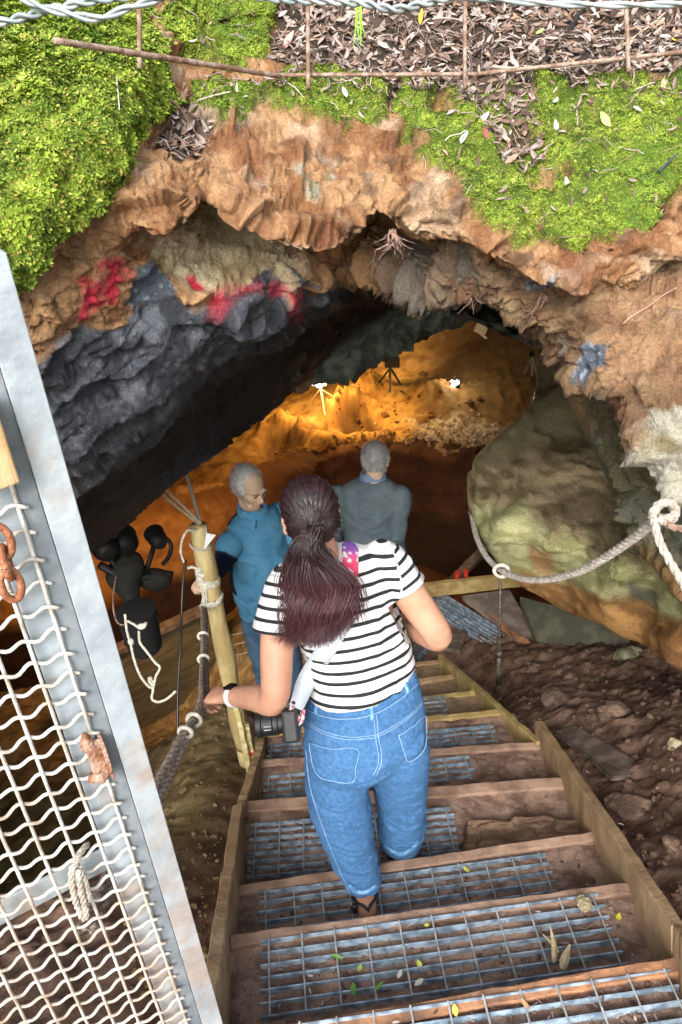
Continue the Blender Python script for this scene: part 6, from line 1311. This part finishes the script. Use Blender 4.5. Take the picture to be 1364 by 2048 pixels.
# cream floodlight hanging at upper right, tripod at the far right
cq = P(962, 658, 9.4); hf = empty('hanging_lamp', cq, 'cream square lamp on a short pole near the roof at the back', 'lamp'); g = MB(); ax1 = CR * .86 - CU * .35; ax2 = CU * .86 + CR * .35; g.box(cq, ax1 * .082, CF * .05, ax2 * .055); g.build('lamp_housing', M_CREAM, hf, bevel=.01); g = MB(); g.tube([cq - ax2 * .05, P(972, 676, 9.4), P(985, 695, 9.5)], .018, 8); g.tube([P(985, 695, 9.5), P(1010, 740, 9.6), P(1010, 790, 9.7)], .014, 8); g.build('pole', M_CREAM, hf)
q = P(1066, 752, 6.2); rt3 = empty('survey_tripod', q, 'pale wooden tripod beside the right wall at the back', 'tripod')
for a_ in [(1048, 748), (1064, 752), (1076, 760)]:
    g = MB(); g.tube([P(1065, 712, 6.2), P(*a_, 6.2)], .010, 6); g.build('leg', M_TRI, rt3)
g = MB(); g.cyl(P(1065, 714, 6.2), P(1065, 704, 6.2), .03, .03, 10); g.build('tripod_head', M_STEELB, rt3)
# work lamps of the stand light the left of the dig
lamp_spot('work_lamp_light', P(250, 1075, 4.2) + away * .14, PZ(330, 1040, -1.8), 85, 125, .9, (1, .48, .16), .12)
lamp_spot('work_lamp_light', P(315, 1075, 4.15) + away * .12 + UP * .05, P(430, 985, 6), 10, 90, .9, (1, .5, .15), .1)
# ------------------------------------------------------------------ moss, leaf litter, stones, roots
Gf, Nf_, ms, lt2, fpx, fpy, frow = (FACE[k] for k in ('G', 'N', 'moss', 'lit', 'px', 'py', 'row'))
d1 = Gf[1:, :-1] - Gf[:-1, :-1]; d2 = Gf[:-1, 1:] - Gf[:-1, :-1]; area = np.linalg.norm(np.cross(d1, d2), axis=-1)
Nreal = gridnormals(Gf); Nreal = np.where((Nreal * Nf_).sum(-1, keepdims=True) < 0, -Nreal, Nreal)
vis = ((fpx > -260) & (fpx < 1620) & (fpy > -170))[:-1, :-1]
def sample(w, n, r):
    p = (w * area * vis).ravel(); p = p / p.sum(); k = r.choice(len(p), n, p=p); i, j = np.unravel_index(k, area.shape); a = r.random(n)[:, None]; b = r.random(n)[:, None]
    pos = Gf[i, j] + (Gf[i + 1, j] - Gf[i, j]) * a + (Gf[i, j + 1] - Gf[i, j]) * b; return pos, Nreal[i, j], i, j
r = np.random.default_rng(5)
NM = 190000
pos, nor, i, j = sample(np.clip(ms[:-1, :-1], 0, 1) ** 1.5 * (frow[:-1, :-1] < 9.2), NM, r)
big = smooth(420, 250, fpx[i, j]); clump = fbm(pos * 22, 3, 61); c2_ = fbm(pos * 6, 3, 62)
L = (0.0058 + .0066 * big) * r.uniform(.6, 1.4, NM) * (1 + .5 * clump)
Vs, Cs = [], []
base = lerp((0.055, 0.105, 0.010), (0.235, 0.325, 0.032), np.clip(.5 + .8 * clump + r.normal(0, .22, NM), 0, 1)); base = lerp(base, (0.40, 0.46, 0.09), (r.random(NM) < .10) * .8)
base = lerp(base, (0.10, 0.20, 0.02), smooth(.1, .45, c2_) * .45); base = lerp(base, (0.30, 0.24, 0.06), (r.random(NM) < .10) * .8)
for k in range(3):
    t = r.normal(0, 1, (NM, 3)); t = t - nor * (t * nor).sum(1, keepdims=True); t /= np.linalg.norm(t, axis=1)[:, None]
    up = r.uniform(.35, 1.1, NM)[:, None]; d = nor * up + t * .9 + np.array([0, 0, .12]); d /= np.linalg.norm(d, axis=1)[:, None]; s = np.cross(d, nor); s /= np.linalg.norm(s, axis=1)[:, None] + 1e-9
    w = (L * r.uniform(.13, .24, NM))[:, None]; l_ = L[:, None] * r.uniform(.7, 1.2, NM)[:, None]; b0 = pos - nor * .001
    tip = b0 + d * l_ - nor * l_ * .25; mid = b0 + d * l_ * .55
    Vs.append(np.stack([b0, mid + s * w, tip, mid - s * w], 1)); Cs.append(np.stack([base * .8, base, np.minimum(base * 1.35, 1), base], 1))
V = np.concatenate(Vs).reshape(-1, 3); Fm = np.arange(len(V)).reshape(-1, 4)
M_MOSS = vmat('moss', .75, .25, 0, 60, .12, 400); 
nt = M_MOSS.node_tree; bs = nt.nodes['Principled BSDF']; 
moss_o = mesh('moss', V, Fm, M_MOSS, smoothf=False, vcol=np.concatenate(Cs).reshape(-1, 3)); tag(moss_o, 'bright yellow green moss cushions covering the earth above the cave mouth', 'moss', kind='stuff')
# leaf litter
PAL = np.array([(.30, .22, .18), (.42, .34, .30), (.22, .14, .10), (.50, .43, .38), (.16, .10, .075), (.36, .24, .17), (.46, .36, .33), (.10, .065, .05)])
def leafgeo(p, n, r, L, Wd, colr, out, lift=.003, curl=None):
    t = r.normal(0, 1, 3); t -= n * (t @ n); t /= np.linalg.norm(t); t = t + n * r.normal(0, .28); t /= np.linalg.norm(t); s = np.cross(n, t); s /= np.linalg.norm(s); nn = np.cross(t, s); cu = r.uniform(-.5, .9) if curl is None else curl; cup = r.uniform(-.3, .9)
    k = 6; V = []
    for a in range(k + 1):
        u = a / k; w = Wd * (math.sin(math.pi * min(1, u * .96 + .02)) ** .8); z = nn * (L * cu * (u - .5) ** 2 + lift + .002); c_ = p + t * (u - .5) * L + z
        V += [c_ + s * w + nn * w * cup, c_ - nn * .0003, c_ - s * w + nn * w * cup]
    Fc = [[a * 3 + b, a * 3 + b + 1, a * 3 + b + 4, a * 3 + b + 3] for a in range(k) for b in (0, 1)]; out.add(V, Fc, colr)
LT = MB(); r = np.random.default_rng(9)
p_, n_, i, j = sample((lt2[:-1, :-1] > .3) * 1.0 * (frow[:-1, :-1] < 9), 9000, r)
for k in range(len(p_)):
    L = r.uniform(.016, .045); leafgeo(p_[k], n_[k], r, L, L * r.uniform(.10, .22), PAL[r.integers(0, 8)] * r.uniform(.5, 1.05), LT, lift=r.uniform(0, .012))
p_, n_, i, j = sample((ms[:-1, :-1] > .5) * (.35 + (lt2[:-1, :-1] > .1)) * (frow[:-1, :-1] < 8) * smooth(250, 500, fpx[:-1, :-1]) * (.35 + 2.5 * np.exp(-((fpy[:-1, :-1] - 190) / 35) ** 2)), 420, r)
for k in range(len(p_)): L = r.uniform(.015, .035); leafgeo(p_[k], n_[k], r, L, L * r.uniform(.1, .2), PAL[r.integers(0, 8)] * r.uniform(.5, 1.1), LT, lift=.008)
TWG = [sample((lt2[:-1, :-1] > .3) * 1.0 * (frow[:-1, :-1] < 9), 1500, r), sample((ms[:-1, :-1] > .3) * (frow[:-1, :-1] < 8.5) * smooth(250, 450, fpx[:-1, :-1]) * (.4 + 3 * np.exp(-((fpy[:-1, :-1] - 190) / 35) ** 2)), 320, r)]
for p_, n_, i, j in TWG:
    for k in range(len(p_)):
        t = r.normal(0, 1, 3); t -= n_[k] * (t @ n_[k]); t /= np.linalg.norm(t); L = r.uniform(.02, .08); b_ = r.normal(0, .006, 3); pts = np.array([p_[k] + t * L * (u - .5) + b_ * math.sin(u * 3) + n_[k] * r.uniform(.002, .014) for u in np.linspace(0, 1, 5)])
        LT.tube(pts, r.uniform(.0005, .0014), 4, PAL[r.integers(0, 8)] * r.uniform(.6, 1.2), caps=False)
M_LEAF = vmat('dead_leaves', .8, .3, 0, 100, .25, 300)
for k in range(260):
    q = r.integers(0, len(TWG[0][0])); p0, n0 = TWG[0][0][q], TWG[0][1][q]; t = r.normal(0, 1, 3) + np.array([0, 0, -.5]); t -= n0 * (t @ n0); t /= np.linalg.norm(t); L = r.uniform(.07, .17); b_ = np.cross(n0, t) * r.normal(0, .02) + n0 * r.uniform(0, .02)
    LT.tube(np.array([p0 + t * L * (u - .5) + b_ * math.sin(u * 3.1) + n0 * .008 for u in np.linspace(0, 1, 9)]), np.linspace(1, .5, 9) * r.uniform(.0008, .0024), 5, PAL[r.integers(0, 8)] * r.uniform(.35, 1.0), caps=False)
lo = LT.build('leaf_litter', M_LEAF, smoothf=False, vc=True); tag(lo, 'grey and pinkish brown dead leaves and twigs heaped above the moss', 'leaf litter', kind='stuff')
BF = bvh_of(face)
def leafthing(x, y, L, Wd, colr, name, label, cat='leaf', group=None, seed=1, bv=None, curl=.3, lift=.012):
    p, n = hit(bv or BF, x, y)
    if p is None: return
    if n @ (CP - p) < 0: n = -n
    g = MB(); leafgeo(p, n, np.random.default_rng(seed), L, Wd, colr, g, lift, curl); o = g.build(name, M_LEAF, smoothf=True, vc=True); tag(o, label, cat, group)
for a in [(1205, 243, .05, .014, (.55, .60, .20), 'yellow_leaf', 'broad pale yellow green leaf lying on the right moss', 3), (968, 268, .034, .008, (.26, .09, .07), 'brown_pod', 'reddish brown pod on the moss below the middle rod', 4),
          (1110, 212, .035, .006, (.50, .49, .48), 'grey_leaf', 'narrow grey leaf on the moss left of the yellow green leaf', 5), (1112, 252, .032, .006, (.55, .55, .52), 'grey_leaf', 'small silvery leaf just below the narrow grey one', 6),
          (928, 280, .042, .007, (.60, .60, .56), 'grey_leaf', 'pale grey leaf beside the reddish brown pod', 7), (585, 90, .06, .013, (.50, .30, .27), 'pink_leaf', 'large curled pinkish leaf left of the second rod', 8),
          (1325, 88, .055, .011, (.55, .50, .42), 'pale_leaf', 'large pale leaf at the upper right by the last rod', 9), (1080, 75, .035, .008, (.30, .50, .12), 'green_leaf', 'fresh green leaf among the brown litter', 10),
          (838, 36, .042, .007, (.75, .38, .06), 'orange_leaf', 'bright orange yellow leaf in the litter near the wire', 11), (1320, 350 // 2, .03, .007, (.75, .55, .2), 'tan_leaf', 'tan leaf at the border of litter and right moss', 12),
          (1345, 90, .02, .006, (.8, .5, .05), 'orange_leaf', 'small orange leaf beside the large pale leaf', 13), (690, 190, .03, .006, (.62, .60, .55), 'grey_leaf', 'greyish leaf on the moss near the middle of the horizontal rod', 14)]:
    leafthing(*a[:4], a[4], a[5], a[6], group=None, seed=a[7])
def stick(pts, r0, colr, name, label, cat='twig', D=-.02, mt=None, bv=None, n=8):
    c_ = []
    for x, y in crom(pts, 4):
        p, nn = hit(bv or BF, x, y)
        if p is not None: c_.append(p + (CP - p) / np.linalg.norm(CP - p) * (-D))
    c_ = np.array(c_); c_ = np.array([c_[max(0, i - 2):i + 3].mean(0) for i in range(len(c_))]); g = MB(); g.tube(c_, np.linspace(r0, r0 * .55, len(c_)), 8, colr); o = g.build(name, M_LEAF if mt is None else mt, smoothf=True, vc=True); return tag(o, label, cat)
stick([(1050, 170), (1075, 130), (1120, 95), (1150, 40), (1180, 0)], .009, (.022, .018, .018), 'dark_branch', 'thick wet black branch in the litter right of the third rod', 'branch')
stick([(1085, 88), (1140, 118), (1175, 145), (1210, 172)], .004, (.34, .23, .14), 'twig', 'brown twig slanting down from the black branch')
stick([(1230, 100), (1290, 60), (1345, 12)], .0035, (.50, .40, .28), 'twig', 'straight pale twig crossing the last rod at upper right')
stick([(960, 130), (1060, 140), (1180, 128), (1310, 112)], .0045, (.38, .33, .28), 'twig', 'long grey twig lying along the horizontal rod at right')
stick([(1314, 348), (1335, 325), (1364, 300)], .004, (.06, .07, .075), 'twig', 'dark twig on the right moss at the edge of the view')
stick([(600, 145), (592, 110), (570, 75), (548, 90)], .0022, (.35, .24, .17), 'twig', 'thin arched twig next to the large pinkish leaf')
stick([(232, 145), (236, 185), (240, 232)], .0018, (.6, .6, .52), 'twig', 'thin pale stalk on the left moss')
stick([(385, 205), (430, 190), (470, 182)], .0028, (.52, .46, .36), 'twig', 'bent pale twig above the bare orange ledge')
# grass blades hanging near the middle wire
g = MB(); r = np.random.default_rng(4)
for k in range(7):
    x = 712 + r.uniform(-10, 12); p0 = P(x, -30, 1.5); p1 = P(x + r.uniform(-3, 3), 40, 1.47); p2 = P(x + r.uniform(-6, 8), 70 + r.uniform(0, 30), 1.45); c_ = crom([p0, p1, p2], 5); w = np.linspace(.0022, .0004, len(c_)); V = []
    for q, ww in zip(c_, w): V += [q - CR * ww, q + CF * .0006, q + CR * ww]
    g.add(V, [[a * 3 + b, a * 3 + b + 1, a * 3 + b + 4, a * 3 + b + 3] for a in range(len(c_) - 1) for b in (0, 1)], np.array((.22, .48, .04)) * r.uniform(.8, 1.3))
o = g.build('grass_tuft', M_LEAF, vc=True); tag(o, 'tuft of long fresh green blades hanging behind the fence wire', 'grass')
# hanging roots
M_ROOT = mat('fine_root', (0.30, 0.16, 0.12), .9, 0, c2=(.5, .36, .3), scale=80)
def roots(x, y, D, L, n, spread_, seed, label, thick=.0016, dirx=0):
    thick = thick * .6; n = int(n * 1.6)
    r = np.random.default_rng(seed); g = MB()
    for k in range(n):
        p = P(x + r.normal(0, 4), y + r.normal(0, 3), D); q = [p]; v = np.array([r.normal(0, .5) * spread_ + dirx, r.normal(0, .3), -1.0]); l_ = L * r.uniform(.3, 1)
        for s in range(7): v = v + r.normal(0, .45, 3) * np.array([1, .5, .5]); v /= np.linalg.norm(v); q.append(q[-1] + v * l_ / 7)
        m = 7 * 3 + 1; c_ = crom(q, 3); g.tube(c_, np.linspace(thick * r.uniform(.6, 1.2), thick * .3, len(c_)), 5)
    o = g.build('hanging_root', M_ROOT, smoothf=True); tag(o, label, 'root', 'roots hanging from the cave roof')
roots(785, 462, 1.90, .085, 16, .7, 1, 'dense reddish root cluster hanging under the orange lip', .002)
roots(782, 492, 1.93, .09, 2, .3, 2, 'single root reaching left from the reddish cluster', .0016, -1.6)
roots(942, 585, 2.1, .09, 7, .5, 3, 'small pale root tuft hanging in front of the lit dig', .0017)
roots(1092, 590, 1.95, .16, 4, .15, 4, 'long thin root hanging from the rock right of the opening', .0018)
roots(955, 478, 1.9, .05, 6, .8, 5, 'short fine roots under the lip left of the right moss', .0009)
roots(335, 465, 1.68, .05, 9, 1.2, 6, 'hair thin pale roots under the orange block above the pale rock', .0006)
stick([(1240, 655), (1262, 632), (1300, 612), (1322, 592), (1364, 570)], .0022, (.48, .28, .22), 'root', 'long pinkish root running across the right rock face', 'root', D=-.012)
stick([(1265, 645), (1280, 640), (1296, 615)], .0012, (.42, .26, .2), 'root', 'short side root below the long pinkish root', 'root', D=-.012)
stick([(730, 540), (745, 520), (770, 500)], .0016, (.42, .32, .28), 'root', 'thin grey root curving left under the root cluster', 'root', D=-.03)
# stones
def stone(c, rad, seed, mt, name, label, cat='stone', group=None, sq=(1, .8, .6)):
    r = np.random.default_rng(seed); g = MB(); g.ball((0, 0, 0), 1.0, 36); V = g.V[0]; V = V * (1 + .30 * fbm(V * 1.3 + seed, 3, seed) + .11 * facet(V * 1.3 + seed, seed + 1, .9, .03))[:, None] * np.array(sq) * rad
    V = V @ np.array(Matrix.Rotation(r.uniform(0, 6), 3, 'Z')).T + c; o = mesh(name, V, g.F, mt, smoothf=True); b = o.modifiers.new('r', 'REMESH'); b.mode = 'VOXEL'; b.voxel_size = rad / 18; b.use_smooth_shade = True; return tag(o, label, cat, group)
M_ST1 = mat('mossy_stone', (0.11, 0.10, 0.055), .8, 0, c2=(.26, .25, .17), scale=14, bump=.8, bscale=60); M_ST2 = mat('brown_stone', (0.10, 0.06, 0.042), .9, 0, c2=(.22, .14, .10), scale=14, bump=.8, bscale=60); M_ST3 = mat('pale_stone', (0.34, 0.29, 0.17), .7, 0, c2=(.5, .44, .3), scale=20, bump=.6, bscale=80)
for x, y, rd, mt, nm, lb, sq in [(1257, 1312, .085, M_ST1, 'mossy_stone', 'rounded greenish stone on the dark soil under the boulder', (1, .9, .85)), (1140, 1352, .05, M_ST2, 'brown_stone', 'small brown stone with a bluish tip in the middle of the slope', (1.2, .8, .6)),
                                 (1068, 1335, .055, M_ST2, 'brown_stone', 'tan stone close to the sloping triangular board', (1, .9, .7)), (1225, 1420, .07, M_ST2, 'brown_stone', 'wide brown stone up the slope from the greenish stone', (1.3, .9, .5)), (1120, 1405, .09, M_ST2, 'flat_stone', 'broad flat stone buried in the slope near the old plank', (1.5, 1, .4)),
                                 (1280, 1620, .10, M_ST2, 'flat_stone', 'large dusty stone in the bank right of the lower side board', (1.3, .9, .5)), (1165, 1375, .03, M_ST2, 'brown_stone', 'tiny brown stone near the bluish tipped one', (1, .9, .8)), (1352, 1490, .04, M_ST3, 'pale_stone', 'pale stone on the bank at the right edge of the view', (1, .9, .7)),
                                 (1345, 1690, .035, M_ST2, 'brown_stone', 'brown stone beside the bank at the lower right', (1.2, .9, .6)), (1000, 1400, .028, M_ST2, 'brown_stone', 'little stone just outside the upper side board', (1, .9, .7))]:
    p = gnd(x, y); stone(p - UP * rd * .12, rd, int(x), mt, nm, lb, sq=sq)
stone(PZ(1168, 1812, -.735) + UP * .012, .026, 5, M_ST3, 'pale_stone', 'pale chipped stone sitting on the wide steel grating', sq=(1.1, .9, .7))
# splinters, leaves and bits on the steps
M_SPL = mat('splintered_wood', (0.5, 0.38, 0.2), .8, 0, c2=(.68, .58, .38), scale=40)
for (x0, y0, x1, y1, z0, z1, w, lb) in [(1108, 1925, 1100, 1850, -.74, -.70, .010, 'thin upright wood splinter on the wide grating'), (1124, 1938, 1140, 1888, -.74, -.69, .014, 'short thick wood splinter beside the thin one'), (1118, 1905, 1085, 1868, -.735, -.72, .006, 'slim splinter lying left of the thick one')]:
    a, b_ = PZ(x0, y0, z0), PZ(x1, y1, z1); g = MB(); V = []; rr_ = np.random.default_rng(x0)
    g.tube(crom([a, (a + b_) / 2 + rr_.normal(0, .003, 3), b_], 6), w * np.array([.5, .8, .9, 1, 1, .95, .9, .8, .7, .55, .4, .3, .12]), 5); o = g.build('wood_splinter', M_SPL); tag(o, lb, 'splinter')
BS = [bvh_of(s) for s in SOILS]
def soilhit(x, y):
    best = None
    for b_ in BS:
        p, n = hit(b_, x, y)
        if p is not None and (best is None or (p - CP) @ CF < (best[0] - CP) @ CF): best = (p, n)
    return best
def stepleaf(x, y, L, Wd, colr, name, label, seed):
    h = soilhit(x, y)
    if h is None: return
    p, n = h; g = MB(); leafgeo(p + UP * .026, UP, np.random.default_rng(seed), L, Wd, colr, g, .002, .3); o = g.build(name, M_LEAF, smoothf=True, vc=True); tag(o, label, 'leaf')
for a in [(720, 1948, .03, .008, (.42, .55, .10), 'green_leaf', 'yellow green leaf in the middle of the wide grating', 1), (838, 1938, .028, .008, (.50, .55, .10), 'green_leaf', 'lime leaf right of the middle on the wide grating', 2), (932, 1748, .03, .007, (.48, .50, .10), 'green_leaf', 'small lime leaf on the grating under the woman', 3),
          (853, 1862, .02, .006, (.40, .50, .1), 'green_leaf', 'tiny green leaf high on the wide grating', 4), (1235, 1845, .03, .008, (.70, .62, .05), 'yellow_leaf', 'yellow leaf on the soil right of the wide grating', 5), (800, 1960, .03, .007, (.66, .60, .5), 'pale_leaf', 'pale dry leaf near the lime leaf', 6), (708, 1990, .045, .009, (.13, .28, .06), 'green_leaf', 'dark green leaf near the lower edge of the wide grating', 7),
          (758, 1985, .045, .006, (.15, .30, .06), 'green_leaf', 'slender dark green sprig leaf beside the dark leaf', 8), (675, 1925, .04, .007, (.16, .32, .08), 'green_leaf', 'green sprig leaf left of the middle on the wide grating', 9), (838, 1976, .035, .008, (.68, .62, .52), 'pale_leaf', 'larger pale dry leaf close to the red board', 10),
          (1035, 1992, .04, .008, (.60, .40, .18), 'brown_leaf', 'tan curled leaf on the board nearest the camera', 11), (910, 2032, .03, .008, (.6, .6, .1), 'yellow_leaf', 'yellow green leaf at the bottom of the view', 12), (1050, 2020, .035, .006, (.5, .3, .15), 'brown_leaf', 'brown leaf at the bottom of the view, right of the yellow green one', 13)]:
    stepleaf(*a)
# gravel, clods and bits: past counting
GV = MB(); r = np.random.default_rng(21)
ico = MB(); ico.ball((0, 0, 0), 1.0, 6); IV, IF = ico.V[0], ico.F
def clods(n, fx, smin, smax, cols, keep=None):
    k = 0
    while k < n:
        x, y = fx(r); h = hit(BT, x, y)
        k += 1
        if h[0] is None or (keep is not None and not keep(h[0])): continue
        s = smin + (smax - smin) * r.random() ** 3; V = IV * r.uniform(.6, 1.2, 3) * s * (1 + r.normal(0, .14, (len(IV), 1))); a = r.uniform(0, 6); R_ = np.array([[math.cos(a), -math.sin(a), 0], [math.sin(a), math.cos(a), 0], [0, 0, 1]])
        GV.add(V @ R_ + h[0] + h[1] * s * .25, IF, np.array(cols[r.integers(0, len(cols))]) * r.uniform(.7, 1.25))
BR = [(.12, .07, .05), (.15, .09, .065), (.09, .052, .04), (.19, .125, .09)]
clods(1700, lambda r: (r.uniform(940, 1480), r.uniform(1300, 2090)), .003, .022, BR, lambda p: p[0] > .55)
clods(900, lambda r: (r.uniform(250, 520), r.uniform(1400, 2000)), .003, .015, [(.19, .14, .065), (.16, .11, .05), (.23, .175, .09)])
clods(420, lambda r: (lambda x: (x, float(np.interp(x, [215, 300, 385, 455, 590, 740, 960], [1048, 1016, 1000, 972, 916, 880, 905])) - abs(r.normal(0, 12))))(r.uniform(215, 960)), .006, .030, [(.40, .22, .06), (.32, .17, .05), (.22, .12, .04)], lambda p: p[1] > 5)
clods(500, lambda r: (r.normal(900, 48), r.normal(868, 14)), .006, .026, [(.55, .47, .34), (.42, .34, .22), (.6, .54, .42)], lambda p: p[1] > 6)
clods(60, lambda r: (r.uniform(650, 960), r.normal(800, 30)), .01, .05, [(.12, .06, .02), (.30, .16, .05), (.2, .1, .03)], lambda p: p[1] > 6)
for _k in range(2600):
    h = soilhit(r.uniform(440, 1364), r.uniform(1340, 2048))
    if h is None: continue
    s = .0015 + .009 * r.random() ** 5; GV.add(IV * r.uniform(.6, 1.2, 3) * s + h[0], IF, np.array(BR[r.integers(0, 4)]) * r.uniform(.8, 1.9))
gv = GV.build('gravel', M_SOIL, smoothf=False, vc=True); tag(gv, 'crumbs, clods and small stones strewn over the soil', 'gravel', kind='stuff')
LS = MB()
for _k in range(420):
    x, y = r.uniform(470, 1400), r.uniform(1700, 2060); h = soilhit(x, y)
    if h is None: continue
    if r.random() < .5: leafgeo(h[0] + UP * r.uniform(.0, .022), UP, r, r.uniform(.008, .025), r.uniform(.002, .004), PAL[r.integers(0, 8)] * r.uniform(.5, 1.1), LS, .001)
    else: a = r.uniform(0, 6); d = np.array([math.cos(a), math.sin(a), .1]) * r.uniform(.01, .03); LS.tube([h[0] + UP * .01 - d, h[0] + UP * .016 + d], .0008, 4, PAL[r.integers(0, 8)] * .7, caps=False)
for _k in range(160):
    x, y = r.uniform(950, 1400), r.uniform(1420, 2050); h = hit(BT, x, y)
    if h[0] is None or h[0][0] < .6: continue
    leafgeo(h[0] + h[1] * .006, h[1], r, r.uniform(.01, .03), r.uniform(.002, .004), PAL[r.integers(0, 8)] * r.uniform(.5, 1.1), LS, .001)
o = LS.build('leaf_debris', M_LEAF, vc=True); tag(o, 'scraps of dead leaves and twigs on the steps and the bank', 'leaf debris', kind='stuff')
